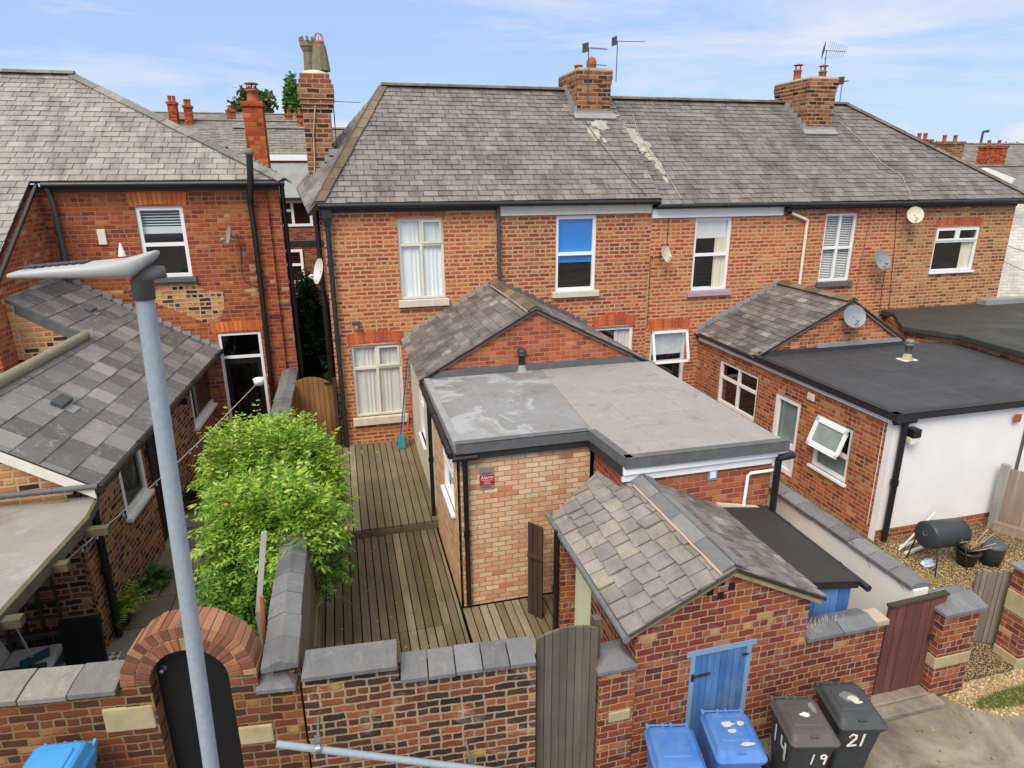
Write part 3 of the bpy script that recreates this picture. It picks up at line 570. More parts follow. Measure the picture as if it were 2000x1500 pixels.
for i in range(5):
    x0, x1 = XB[i], XB[i+1]; h = thing('terraced_house', labels[i], 'house', ((x0+x1)/2, D, 0), 'row of brick terraced houses'); houses.append(h)
    mb = MB(); wall(mb, (x0, D), (x1, D), -.4, EZ[i], [(w[0]-x0, w[1]-x0, w[2], w[3]) for w in WIN[i]], .25)
    if i == 0: wall(mb, (x0, 20.3), (x0, D+.0), -.4, EZ[i]-.02)
    if i == 4: wall(mb, (x1, D), (x1, 20.3), -.4, EZ[i]-.02)
    mb.build('wall', BM[i], h); mb = MB(); mb.box(x0+.3, x1-.01, 20.0, 20.25, -.4, EZ[i]); mb.build('street_wall', BM[i], h)
    for w in WIN[i][:2]: so = MB(); soldiers(so, (w[0]-.05, D, w[3]), X, w[1]-w[0]+.1, .19 if w[3] > 4 else .25, .045 if w[3] > 4 else .06); so.build('window_arch', SOLD, h)
# roofs
rp0 = Plane((0, D-.2, 5.17), X, (0, 17-(D-.2), 7.72-5.17)); rp1 = Plane((0, D-.2, 5.04), X, (0, 17-(D-.2), 7.55-5.04))
SL0 = math.hypot(17-(D-.2), 7.72-5.17); SL1 = math.hypot(17-(D-.2), 7.55-5.04)
apexL = 1.25; apexR = rp1.px(1655, 207)[0]
polys = [[(-.38, 0), (3.33, 0), (3.33, SL0), (apexL, SL0)], [(3.33, 0), (6.98, 0), (6.98, SL0), (3.33, SL0)], [(6.98, 0), (10.3, 0), (10.3, SL1), (6.98, SL1)], [(10.3, 0), (13.72, 0), (13.72, SL1), (10.3, SL1)], [(13.72, 0), (17.6, 0), (apexR, SL1), (13.72, SL1)]]
hipR = Vector((17.6, D-.2, 5.04)); apR = Vector((apexR, 17, 7.55)); apL = Vector((apexL, 17, 7.72)); hipL = Vector((-.38, D-.2, 5.17))
for i in range(5):
    pl = rp0 if i < 2 else rp1; mb = MB(); slates(mb, pl, polys[i], .285, .172, .017, .005, .06, seed=11+i, rag=.006)
    # back slope (plain continuation of the same roof)
    z1 = 7.72 if i < 2 else 7.55; ze = pl.O.z; xs = (XB[i], XB[i+1])
    mb.add([(max(xs[0], apexL) if i == 0 else xs[0], 17, z1), (min(xs[1], apexR), 17, z1), (xs[1], 20.4, ze), (xs[0], 20.4, ze)], [[0, 1, 2, 3]])
    if i == 4: mb.add([apR, hipR, (17.6, 20.4, 5.04)], [[0, 1, 2]])
    if i == 1: mb.add([(6.98, D-.2, 5.0), (6.98, 17, 7.5), (6.98, 17, 7.72), (6.98, D-.2, 5.17)], [[0, 1, 2, 3]])
    rf = mb.build('roof', S_MAIN if i < 2 else S_MAIN2, houses[i])
    r_ = MB(); a = apL+Z*.0 if i == 0 else Vector((xs[0]+.0, 17, z1)); b = apR if i == 4 else Vector((xs[1]+(.1 if i == 1 else 0), 17, z1))
    caps(r_, a+Z*.01, b+Z*.01, .1, .44, seed=i)
    if i == 0: angles(r_, hipL+Vector((.0, 0, .02)), apL, rp0.u*1, (Vector((-.9, 0, -1.2))), .17, .36, .03, lap=0)
    if i == 4: caps(r_, hipR, apR, .1, .44, seed=9)
    r_.build('ridge_tiles', RIDGE, rf)
# hipped end over the side passage, drooping skirt at its foot
T1 = P(602, 417, 'y', 13.5); T2 = P(579, 366, 'y', 15.3); pl = Plane(T1, (T1-T2), (apL-T1)); hp = MB()
poly = [pl.loc(T1), pl.loc(T2), pl.loc(apL)]; slates(hp, pl, [pl.loc(T2), pl.loc(T1), pl.loc(hipL), pl.loc(apL)], .285, .172, .012, .004, .06, seed=31, rag=.01)
hp.add([T2, (-.6, 20.4, 5.1), apL], [[2, 1, 0]]); hp.build('hip_slope', S_MAIN, houses[0])
mb = MB(); mb.ob(T1-Z*.05, T2-T1, Vector((.12, 0, .02)), Z*.04); mb.build('verge_board', BLACKP, houses[0])
# patched mortar and lead on the roofs
def blob(pl, cx, cy, rx, ry, seed, mat, name, parent, h=.02):
    rr = random.Random(seed); n = 40; ph = [rr.uniform(0, 6.28) for _ in range(6)]; pts = []
    for k in range(n):
        w = 2*math.pi*k/n; q = 1+.16*math.sin(3*w+ph[0])+.12*math.sin(5*w+ph[1])+.1*math.sin(9*w+ph[2])+rr.uniform(-.1, .1); pts.append((cx+rx*q*math.cos(w), cy+ry*q*math.sin(w)))
    m_ = MB(); m_.ext([pl.at(a, b, h) for a, b in pts], pl.n*(-h-.005)); return m_.build(name, mat, parent)
PATCH = plain('lime_patch', '#b3b0a4', .9, var=.85, c2='#77736b', scale=5, bump=.5, fine=.3)
for k, (px, py, rx, ry) in enumerate([(1172, 245, .2, .2), (1160, 262, .14, .26), (1185, 228, .3, .1), (1232, 262, .2, .28), (1255, 285, .18, .3), (1270, 305, .12, .26), (1288, 328, .09, .25), (1212, 243, .1, .12), (1300, 352, .05, .14), (1180, 275, .05, .1)]):
    a, b = rp0.px(px, py) if px < 1200 else rp1.px(px, py); blob(rp0 if px < 1200 else rp1, a, b, rx, ry, k, PATCH, 'mortar_patch', houses[1] if px < 1200 else houses[2], .018 if k % 2 else .021)
# chimneys on the party walls
ax, bx = P(1130, 210, 'y', 16.6), P(1198, 210, 'y', 16.6)
c0 = chimney(houses[1], 5.86, 6.72, 16.15, 17.5, 6.6, 8.08, B_CHIM, .03)
def cpot(parent, c, r, h, mat=TERRA, cowl=0):
    m_ = MB(); m_.lathe(c, [(r*1.1, 0), (r*1.1, .04), (r, .06), (r*.92, h*.8), (r*1.12, h*.84), (r*1.12, h*.95), (r*.8, h), (r*.7, h*.8)], 16)
    o = m_.build('chimney_pot', mat, parent)
    if cowl == 1:
        k = MB(); k.lathe(Vector(c)+Z*h, [(r*.95, 0), (r*1.05, .03), (r*1.05, .12), (r*.8, .2), (.01, .25)], 16); k.build('cowl', TERRA, o)
    if cowl == 2:
        k = MB(); [k.tube([Vector(c)+Vector((r*.8*math.cos(w), r*.8*math.sin(w), h)), Vector(c)+Vector((r*.8*math.cos(w), r*.8*math.sin(w), h+.1))], .01, 5) for w in (0, 1.57, 3.14, 4.71)]; k.lathe(Vector(c)+Z*(h+.1), [(.01, 0), (r*1.25, 0), (r*1.25, .02), (.01, .05)], 16); k.build('cowl', PVC if mat == TAN else TERRA, o)
    if cowl == 3:
        k = MB(); 
        for j in range(8): w = j*math.pi/8*2; k.tube([Vector(c)+Vector((r*math.cos(w)*q, r*math.sin(w)*q, h+zz)) for q, zz in ((1, 0), (1.05, .1), (.75, .19), (.2, .24))], .006, 4)
        k.build('wire_guard', CHROME, o)
    return o
for (px, r, hh, cw) in ((1132, .1, .2, 0), (1157, .12, .16, 1), (1146, .07, .08, 0)):
    q = P(px, 130, 'y', 16.85); cpot(c0, (q.x-.03, 16.85, 8.1), r, hh, TERRA, cw)
c1 = chimney(houses[3], 12.2, 13.02, 15.95, 17.4, 6.4, 8.04, B_CHIM, .03)
for (px, cw) in ((1557, 2), (1606, 2)): q = P(px, 150, 'y', 16.7); cpot(c1, (q.x, 16.7, 8.06), .1, .3, TERRA, cw)
mb = MB(); 
for (xx0, xx1, yy, pl, b) in ((5.86, 6.72, 16.15, rp0, None), (12.2, 13.02, 15.95, rp1, None)):
    z0 = pl.O.z+(yy-pl.O.y)*(pl.v.z/pl.v.y)
    m_ = MB(); m_.ob((xx0-.1, yy-.17, z0-.1), (xx1-xx0+.2, 0, 0), (0, .17, .13), (0, -.02, .03)); m_.ob((xx0-.08, yy-.02, z0+.02), (xx1-xx0+.16, 0, 0), (0, 0, .1), (0, .03, 0))
    for k in range(5): m_.ob((xx0-.06, yy+k*.18, z0+.02+k*.137), (0, .17, 0), (0, 0, .2), (.055, 0, 0))
    m_.build('chimney_flashing', LEAD, houses[1] if xx0 < 8 else houses[3])
# tall stack on the hipped end, and its neighbour behind
XS0, XS1 = P(599, 300, 'y', 15.2).x, P(652, 300, 'y', 15.2).x
def zy(y, Y): return P(625, y, 'y', Y).z
mb = MB(); ys = 15.2; mb.box(XS0, XS1, ys, ys+.55, 4.6, zy(215, ys))
for k, (yt, yb, e) in enumerate(((215, 205, .03), (205, 195, .06), (195, 165, .085), (165, 155, .05), (155, 143, .02))): mb.box(XS0-e+.02, XS1+e+.02, ys-e, ys+.55+e, zy(yt, ys), zy(yb, ys))
st = mb.build('tall_chimney', B_CHIM, houses[0], bevel=.008)
k = MB(); k.lathe(((XS0+XS1)/2+.03, ys+.27, zy(143, ys)), [(.28, 0), (.27, .03), (.2, .07), (.01, .08)], 14); k.build('chimney_cap', PAINTC, st)
POTY = plain('mossy_buff_pot', '#7f7560', .9, var=.7, c2='#565a38', scale=10, bump=.3)
m_ = MB(); q = P(628, 120, 'y', ys+.27); zb = zy(139, ys+.27); m_.lathe((q.x-.02, ys+.27, zb), [(.19, 0), (.185, .04), (.135, .44), (.12, .5), (.09, .5), (.09, .3)], 8, smooth=False); pt = m_.build('chimney_pot', POTY, st)
m_ = MB(); m_.lathe((q.x-.02, ys+.27, zb+.5), [(.1, 0), (.11, .03), (.1, .06), (.08, .07)], 14); [m_.tube([Vector((q.x-.02, ys+.27, zb+.55))+Vector((math.cos(w)*r_, math.sin(w)*r_, z_)) for r_, z_ in ((.09, 0), (.09, .1), (.05, .15), (0, .17))], .006, 4) for w in [j*math.pi/4 for j in range(8)]]; m_.build('pot_guard', TERRA, st)
mb = MB(); ys2 = 16.2; xa = P(594, 200, 'y', ys2).x; mb.box(xa, xa+.55, ys2, ys2+.5, 4.7, zy(185, ys2)); mb.box(xa-.05, xa+.6, ys2-.05, ys2+.55, zy(185, ys2), zy(160, ys2)); st2 = mb.build('rear_chimney', B_CHIM, houses[0], bevel=.008)
m_ = MB(); q = P(604, 120, 'y', ys2+.25); z_ = zy(160, ys2+.25); m_.lathe((q.x, ys2+.25, z_), [(.15, 0), (.13, .1), (.11, .6), (.13, .62), (.15, .68), (.17, .7), (.17, .8), (.13, .8), (.12, .6)], 8, smooth=False); [m_.box(q.x+.15*math.cos(w)-.03, q.x+.15*math.cos(w)+.03, ys2+.25+.15*math.sin(w)-.03, ys2+.25+.15*math.sin(w)+.03, z_+.8, z_+.88) for w in [j*math.pi/4 for j in range(8)]]; m_.build('chimney_pot', POTY, st2)
m_ = MB(); zc = zy(345, ys)
for k in range(6): m_.ob((XS0-.05+(XS1-XS0)*k/5.5, ys-.012, zc-.25+.13*k), (.2, 0, 0), (0, 0, .16), (0, .012, 0))
for k in range(6): m_.ob((XS1, ys+k*.1, zc+.42), (0, .11, 0), (0, 0, .16), (.014, 0, 0))
m_.build('stack_flashing', LEAD, houses[0])
# fascia, gutters, pipes
m_ = MB(); m_.box(-.3, 3.33, D-.035, D-.002, 4.98, 5.15); m_.build('fascia', FASCIAB, houses[0]); gutter(houses[0], (-.35, D-.2, 5.12), (3.37, D-.2, 5.11))
m_ = MB(); m_.box(3.34, 6.84, D-.06, D-.002, 4.86, 5.05); m_.build('fascia', PAINTW, houses[1]); gutter(houses[1], (3.37, D-.2, 5.11), (6.95, D-.2, 5.10))
m_ = MB(); m_.box(6.86, 10.25, D-.06, D-.002, 4.74, 4.93); m_.build('fascia', PVC, houses[2]); gutter(houses[2], (6.9, D-.2, 5.0), (10.3, D-.2, 4.99))
m_ = MB(); m_.box(10.3, 13.72, D-.03, D-.002, 4.86, 4.98); m_.build('fascia', FASCIAB, houses[3]); gutter(houses[3], (10.3, D-.2, 4.98), (13.9, D-.2, 4.96), .06)
m_ = MB(); m_.box(13.73, 17.35, D-.03, D-.002, 4.84, 4.98); m_.build('fascia', FASCIAB, houses[4]); gutter(houses[4], (13.9, D-.2, 4.98), (17.6, D-.2, 4.98))
x_ = P(650, 560, 'y', D-.08).x; m_ = MB(); m_.loft([[Vector((x_+a*s, D-.1+b*s, z)) for a, b in ((-1, -1), (1, -1), (1, .7), (-1, .7))] for s, z in ((.05, 4.72), (.1, 4.9), (.1, 5.12))]); hpz = downpipe(houses[0], [(x_, D-.1, 4.8), (x_, D-.1, .02)], .05, IRONP); m_.build('hopper', IRONP, hpz)
x_ = P(974, 470, 'y', D-.07).x; downpipe(houses[0], [(x_, D-.08, 5.05), (x_, D-.08, 3.4)], .042, GREYP)
a, b, c, d = P(1535, 408, 'y', D-.12), P(1545, 416, 'y', D-.1), P(1577, 430, 'y', D-.07), P(1566, 560, 'y', D-.07); dp = downpipe(houses[3], [a, b], .045, BLACKP); m_ = MB(); m_.tube([b, c-Vector((.08, 0, -.03)), c, (c.x, c.y, c.z-.1), (c.x, c.y, 3.0)], .038, 12); m_.build('white_pipe', PAINTW, houses[3])
x_ = P(635, 560, 'y', 14.4).x
m_ = MB(); m_.tube([(-.42, 14.6, 5.0), (-.42, 14.6, -.2)], .055, 12); m_.build('downpipe', BLACKP, houses[0])
# facade windows
def fw(i, k, cells, **kw):
    w = WIN[i][k]; return window(houses[i], (w[0], D, w[2]), X, w[1]-w[0], w[3]-w[2], cells, **kw)
net = lambda m_, w=.012, y0=0, y1=1, x0=0, x1=1, nm='curtain': (nm, m_, x0, x1, y0, y1, w)
C4b = [(0, .5, 0, .68), (.5, 1, 0, .68), (0, .5, .68, 1), (.5, 1, .68, 1)]
fw(0, 0, C4b, fm=PAINTW, t=.055, rec=.05, back=[net(NET)], sashes=(3,), sill=(.06, .15, .1), sillm=PAINTC)
fw(0, 1, C4b, fm=PAINTW, t=.055, rec=.05, back=[net(NETG)], sashes=(3,), sill=(.07, .17, .1), sillm=PAINTC)
fw(1, 0, [(0, 1, 0, .5), (0, 1, .5, 1)], t=.075, rec=.04, back=[('blind', BLUEB, 0, 1, .38, 1, 0)], sashes=(), sill=(.08, .13, .09), sillm=PAINTC)
fw(1, 1, [(0, 1, 0, .5), (0, 1, .5, 1)], t=.07, rec=.04, back=[net(NETG, x0=.55)], glass=GLASS)
fw(2, 0, [(0, 1, 0, .5), (0, 1, .5, 1)], t=.07, rec=.04, back=[('blind', WBLIND, 0, 1, .72, 1, 0), net(CREAMC, .02, 0, .74, .62, .98), net(WBLIND, 0, 0, .05, 0, .6, 'bed')], sill=(.1, .12, .09), sillm=PINKP)
fw(3, 0, [(0, .5, 0, .5), (.5, 1, 0, .5), (0, .5, .5, 1), (.5, 1, .5, 1)], t=.06, rec=.04, blind=('blind', WBLIND, .03, .97, .042), sill=(.06, .12, .09), sillm=DLEAD)
fw(4, 0, [(0, 1, 0, .68), (0, .5, .68, 1), (.5, 1, .68, 1)], t=.06, rec=.03, back=[net(CREAMC, .02, 0, .7, .72, .98)], sashes=(1, 2), sill=(.02, .05, .06))
# ground window of house 3 with its top light swung open
w = WIN[2][1]; ww, hh = w[1]-w[0], w[3]-w[2]
fw(2, 1, [(0, 1, 0, .42), (0, 1, .42, 1)], t=.07, rec=.04, back=[('blind', WBLIND, .05, .95, .55, 1, 0)])
m_ = MB(); hz0 = .42*hh; dz = Vector((0, -.20, -math.sqrt((.58*hh)**2-.04))); o_ = Vector((w[0], D-.03, w[3])); uX = X*ww
for (p, q, r_) in ((0, 1, 0), (0, 1, 1)): m_.ob(o_+dz*(r_*.92), uX, dz*.08, Vector((0, -.04, .02)))
for s_ in (0, .94): m_.ob(o_+uX*s_, uX*.06, dz, Vector((0, -.04, .02)))
cs = m_.build('open_casement', PVC, houses[2]); m_ = MB(); m_.quad(o_+dz, o_+uX+dz, o_+uX, o_); m_.build('pane', GLASS, cs)
# small things on the facade
q = P(695, 632, 'y', D); t = thing('wall_lamp', 'small grey outdoor lamp above the ground floor window of the hipped house', 'lamp', (q.x, D-.1, q.z)); m_ = MB(); m_.box(q.x-.08, q.x+.08, D-.16, D-.002, q.z, q.z+.05); m_.build('lamp_hood', GREYP, t); m_ = MB(); m_.lathe((q.x, D-.09, q.z-.1), [(.01, 0), (.04, .02), (.045, .1)], 12); m_.build('lamp_glass', PAINTW, t)
def cable(pts, r, mat, label, name='cable'): m_ = MB(); m_.tube(pts, r, 5); return solo(m_, name, mat, label, 'cable')
YC = D-.008
cable([P(*q, 'y', YC) for q in ((1308, 395), (1305, 440), (1303, 475), (1288, 500), (1270, 506), (1268, 560), (1264, 640))], .009, CABLE, 'black cable running down beside the rust-stained cream dish')
cable([P(1703, 405, 'y', YC), P(1690, 470, 'y', YC), P(1672, 570, 'y', YC)], .006, CABLE, 'thin brown cable on brick wall between blind window and grey dish')
cable([P(1752, 400, 'y', YC), P(1748, 470, 'y', YC), P(1735, 610, 'y', YC)], .01, CABLE, 'black cable down the joint beside the far right house')
cable([P(1729, 525, 'y', YC), P(1722, 570, 'y', YC), P(1716, 625, 'y', YC)], .011, CABLE, 'black cable hanging straight down from the dark grey dish')
cable([rp1.at(*rp1.px(*q), .03) for q in ((1235, 225), (1245, 260), (1270, 300), (1300, 340), (1330, 390))], .009, CABLEW, 'pale cable trailing down slates from the first chimney')
cable([rp0.at(*rp0.px(*q), .03) for q in ((1140, 235), (1170, 280), (1210, 330), (1262, 385))], .008, CABLE, 'dark cable slanting over slates left of the mortar patches')
cable([rp1.at(*rp1.px(*q), .03) for q in ((1640, 240), (1680, 275), (1720, 320), (1760, 345), (1778, 385))], .009, CABLEW, 'pale cable trailing down slates from the second chimney')
cable([P(*q, 'y', ys-.03) for q in ((616, 200), (612, 260), (615, 320), (612, 360))]+[P(618, 388, 'y', 14.2)], .014, PINKM, 'pinkish white cable down the front of the tall chimney')
dish('', P(1300, 496, 'y', D-.3), (.55, -.8, .3), .19, DISHW, P(1288, 506, 'y', D), 'rust-stained cream satellite dish between lilac sill window and blue blind window')
dish('', P(1722, 508, 'y', D-.3), (.1, -.95, .35), .24, DISH, P(1712, 512, 'y', D), 'dark grey satellite dish on brickwork right of venetian-blind window')
dish('', P(1787, 420, 'y', D-.3), (-.3, -.88, .3), .2, DISHW, P(1775, 432, 'y', D), 'cream satellite dish under the gutter of far right house')
dish('', P(624, 530, 'y', D+.15), (-.9, -.3, .25), .26, DISHL, P(634, 530, 'x', -.3), 'white satellite dish seen edge-on in the side passage')
q = P(1147, 205, 'y', 16.1); aerial((q.x, 16.1, q.z), 1.25, (.96, .25, .02), .55, 'aerial with two stacked booms strapped to the first chimney', 8)
q2 = P(1147, 125, 'y', 16.1); m_ = MB(); m_.tube([q2, q2+Vector((.55, .12, 0))], .007, 5); [m_.tube([q2+Vector((.07*j, .015*j, 0))-Vector((0, .1, 0)), q2+Vector((.07*j, .015*j, 0))+Vector((0, .1, 0))], .004, 4) for j in range(1, 8)]
ae = [o for o in bpy.data.objects if o.name.startswith('television_aerial')][-1]; m_.build('boom', CABLE, ae)
q = P(1203, 160, 'y', 17.2); aerial((q.x, 17.2, q.z), .95, (.98, .15, .05), .85, 'tall thin aerial with a long boom right of the first chimney', 12, el=.06)
q = P(1608, 150, 'y', 16); aerial((q.x, 16, q.z), .62, (1, .05, .0), .62, 'aerial with crossed rods above the second chimney', 9, el=.22, tilt=1.2)
q = P(1640, 200, 'y', 16.9); aerial((q.x, 16.9, q.z), .55, (.8, .2, .0), .2, 'small aerial on a short mast right of the second chimney', 4)
q = P(658, 290, 'y', 15.6); aerial((q.x, 15.6, q.z), .95, (.98, .2, .0), .6, 'aerial beside the tall chimney of hipped house', 10, el=.06)
#@REAR
# ================================================================== REAR EXTENSION of the hipped house: slated outrigger + flat roofed block
h0 = houses[0]
ext_ = thing('rear_extension', 'brick rear extension with slated gable and large pale grey flat roof in the middle', 'extension', (3.2, 9, 0))
GY = 10.8; gx0, gx1, gxm = 1.28, 5.32, 3.22; ze = 2.36; zr = 3.46
mb = MB(); wall(mb, (gx0, GY), (gx1, GY), -.2, ze-.06, (), .2)
mb.ext([(gx0, GY, ze-.06), (gx1, GY, ze-.06), (gxm, GY, zr-.05)], (0, .2, 0)); wall(mb, (gx1, GY), (gx1, D), -.2, ze-.06, (), .2)
mb.build('gable_wall', B_NEWL, ext_)
ew = -(13.0-D)
wy0, wy1 = P(812, 800, 'x', gx0).y, P(803, 770, 'x', gx0).y
mb = MB(); wall(mb, (gx0, D), (gx0, GY+.0), -.2, ze-.06, [(D-12.3, D-11.5, .75, 1.75)], .2); mb.build('side_wall', RENDO, ext_)
window(ext_, (gx0, 12.3, .75), -Yv, .8, 1.0, [(0, 1, 0, .65), (0, 1, .65, 1)], t=.06, rec=.03, sill=(.03, .05, .05))
pe = Plane((gx0-.16, D, ze-.05), -Yv, (gxm-gx0+.16, 0, zr-ze+.05)); pw = Plane((gx1+.16, GY-.08, ze-.05), Yv, (gxm-gx1-.16, 0, zr-ze+.05))
sl = math.hypot(gxm-gx0+.16, zr-ze+.05); slw = math.hypot(gx1+.16-gxm, zr-ze+.05)
mb = MB(); slates(mb, pe, [(0, 0), (D-GY+.08, 0), (D-GY+.08, sl), (0, sl)], .26, .19, .013, .006, .1, seed=40, rag=.012); slates(mb, pw, [(0, 0), (D-GY+.08, 0), (D-GY+.08, slw), (0, slw)], .26, .19, .013, .006, .1, seed=41, rag=.012)
rf = mb.build('roof', S_OUT, ext_)
m_ = MB(); angles(m_, (gxm, GY-.08, zr+.02), (gxm, D, zr+.05), -pe.v, -pw.v, .17, .42, .02, lap=0, seed=5); m_.build('ridge_tiles', RIDGE, rf)
m_ = MB(); m_.tube([Vector((gxm-.17, GY-.08, zr-.05)), Vector((gxm-.16, GY+1.3, zr-.03)), Vector((gxm-.17, D-.3, zr-.02))], .018, 6); m_.ob((gx0-.1, GY-.06, ze-.09), (gxm-gx0+.1, 0, zr-ze+.02), (0, .05, 0), (0, 0, .06)); m_.ob((gx1+.1, GY-.06, ze-.09), (gxm-gx1-.1, 0, zr-ze+.02), (0, .05, 0), (0, 0, .06)); m_.build('mortar_bedding', MORTAR, rf)
m_ = MB()
for k in range(11):
    f = k/11; q = Vector((gx0-.1+(gxm-gx0)*f, D-.016, ze+.0+(zr-ze)*f)); m_.ob(q, (.2, 0, 0), (0, .014, 0), (0, 0, .12))
m_.build('stepped_flashing', MORTAR, ext_); m_ = MB()
for k in range(12): f = k/12; q = Vector((gx1+.05-(gx1-gxm)*f, D-.02, ze+.0+(zr-ze)*f)); m_.ob(q, (-.19, 0, 0), (0, .018, 0), (0, 0, .13))
m_.build('dark_stepped_flashing', DLEAD, ext_)
# flat roofed block
ZR = 2.3; c = {k: P(*v, 'z', ZR) for k, v in dict(bl=(815, 742), fl=(884, 867), fm=(1144, 836), bm=(1148, 826), fl2=(1228, 898), fr=(1541, 866), br=(1254, 700)).items()}
yF, yM = 7.82, 6.84; xL, xM, xR = 1.24, 3.1, 5.34
roof = [(xL-.02, GY, ZR+.03), (xL-.0, yF-.08, ZR), (xM-.02, yF-.08, ZR), (xM+.08, yM-.1, ZR+.0), (xR+.12, yM-.14, ZR+.0), (xR+.1, GY, ZR+.03)]
mb = MB(); mb.ext([Vector(q) for q in roof], (0, 0, -.1)); rf = mb.build('flat_roof', FELT, ext_, bevel=.012)
mm = MB(); mm.ext([(3.32, GY-.02, ZR+.036), (3.14, yF-.1, ZR+.008), (3.19, yM-.09, ZR+.006), (xR+.1, yM-.12, ZR+.006), (xR+.08, GY-.02, ZR+.036)], (0, 0, -.006)); mm.build('pale_membrane', FELTR, rf)
def edge(pts, h, w, mat, name, parent, up=.03):
    m_ = MB()
    for a, b in zip(pts, pts[1:]):
        a, b = Vector(a), Vector(b); d = (b-a).normalized(); n = d.cross(Z); m_.ob(a+n*.0+Z*(up-h)-d*.0, b-a, n*(.012), Z*h); m_.ob(a-n*w+Z*(up-.008), b-a, n*(w+.012), Z*.014)
    return m_.build(name, mat, parent)
edge([Vector(roof[1])+Vector((0, 0, 0)), roof[2], roof[3], roof[4]], .14, .1, DLEAD, 'roof_edge_trim', rf)
m_ = MB(); m_.ob(Vector(roof[0])+Vector((-.012, 0, -.09)), Vector(roof[1])-Vector(roof[0]), (.1, 0, 0), (0, 0, .11)); m_.build('left_roof_kerb', LEAD, rf)
m_ = MB(); m_.box(xL+.0, xM-.0, yF-.07, yF-.005, ZR-.21, ZR-.1); m_.ob((xM-.03, yF-.06, ZR-.22), (.075, yM-yF, 0), (.03, 0, 0), (0, 0, .12)); m_.build('black_fascia', FASCIAB, ext_)
m_ = MB(); m_.box(xM+.06, xR+.04, yM-.09, yM-.005, ZR-.2, ZR-.1); m_.box(xM+.07, xR+.03, yM-.05, yM-.003, ZR-.31, ZR-.2); m_.build('white_fascia', PVC, ext_)
mb = MB(); wall(mb, (xL+.06, yF), (xM+.04, yF), -.2, ZR-.1, (), .15); mb.build('front_wall', B_PEACH, ext_)
sw = (yF, 9.97); a = P(853, 915, 'x', xL); b = P(872, 960, 'x', xL)
ya, yb = P(848, 855, 'x', xL).y, P(876, 900, 'x', xL).y; zt, zb = P(849, 858, 'x', xL).z, P(876, 985, 'x', xL).z
wyb, wyf = 9.05, 8.13; wzt, wzb = 1.95, 1.12
mb = MB(); wall(mb, (xL+.02, 10.1), (xL+.02, yF), -.2, ZR-.1, [(10.1-wyb, 10.1-wyf, wzb, wzt)], .15); mb.build('peach_side_wall', B_PEACH, ext_)
mb = MB(); wall(mb, (xL+.06, GY), (xL+.06, 10.1), -.2, ZR-.1, (), .15); mb.build('rendered_side_wall', RENDO, ext_)
window(ext_, (xL+.02, wyb, wzb), -Yv, wyb-wyf, wzt-wzb, [(0, 1, 0, .62), (0, 1, .62, 1)], t=.06, rec=.01, sashes=(1,), sill=(.04, .05, .06), back=[('blind', NETG, 0, 1, 0, .6, 0)])
mb = MB(); wall(mb, (xM+.1, yM), (xR, yM), -.2, ZR-.1, (), .15); wall(mb, (xM+.1, yF), (xM+.1, yM), -.2, ZR-.1, (), .15); wall(mb, (xR, yM), (xR, GY), -.2, ZR-.1, (), .15); mb.build('red_front_wall', B_NEWL, ext_)
m_ = MB(); m_.ob((gx0-.02, GY-.06, ZR+.02), (gx1-gx0+.06, 0, 0), (0, .055, 0), (0, 0, .13)); m_.build('wall_flashing', DLEAD, ext_)
gutter(ext_, (xL-.07, GY, ZR-.08), (xL-.07, yF-.1, ZR-.12), .045); gutter(ext_, (xL-.05, yF-.1, ZR-.17), (xL+.28, yF-.1, ZR-.17), .04)
x_ = P(911, 1000, 'y', yF-.06).x; downpipe(ext_, [(x_, yF-.06, ZR-.2), (x_, yF-.06, -.13)], .036, BLACKP)
q = P(828, 900, 'x', xL-.04); downpipe(ext_, [(xL-.03, 10.2, ZR-.15), (xL-.03, 10.2, -.02)], .036, BLACKP)
x_ = xR+.04; m_ = MB(); m_.tube([(x_-.03, yM-.1, ZR-.22), (x_+.2, yM-.1, ZR-.2)], .05, 10); hp_ = downpipe(ext_, [(x_-.02, yM-.1, ZR-.25), (x_-.02, yM-.1, GL)], .045, BLACKP); m_.build('gutter_end', BLACKP, hp_)
# vent pipe on flat roof
def vent(c, h, r, label, mat=GREYP, base=LEAD, flare=0):
    c = Vector(c); t = thing('roof_vent', label, 'vent pipe', c); m_ = MB(); m_.lathe(c, [(r, 0), (r*(1+flare), h*.7), (r*1.35, h*.7), (r*1.35, h*.78), (r*1.1, h*.8), (r*1.5, h*.86), (r*1.5, h*.93), (r*.9, h), (.01, h)], 18); m_.build('vent_pipe', mat, t)
    b = MB(); b.lathe(c, [(r*2.3, .002), (r*1.6, .03), (r*1.15, .12), (r*1.02, .13)], 18); b.build('vent_collar', base, t); return t
q = P(1019, 728, 'z', ZR); vent((q.x, q.y, ZR+.02), .42, .055, 'dark soil vent pipe with light collar standing on the pale grey flat roof', plain('vent_dark', '#3a3e42', .5))
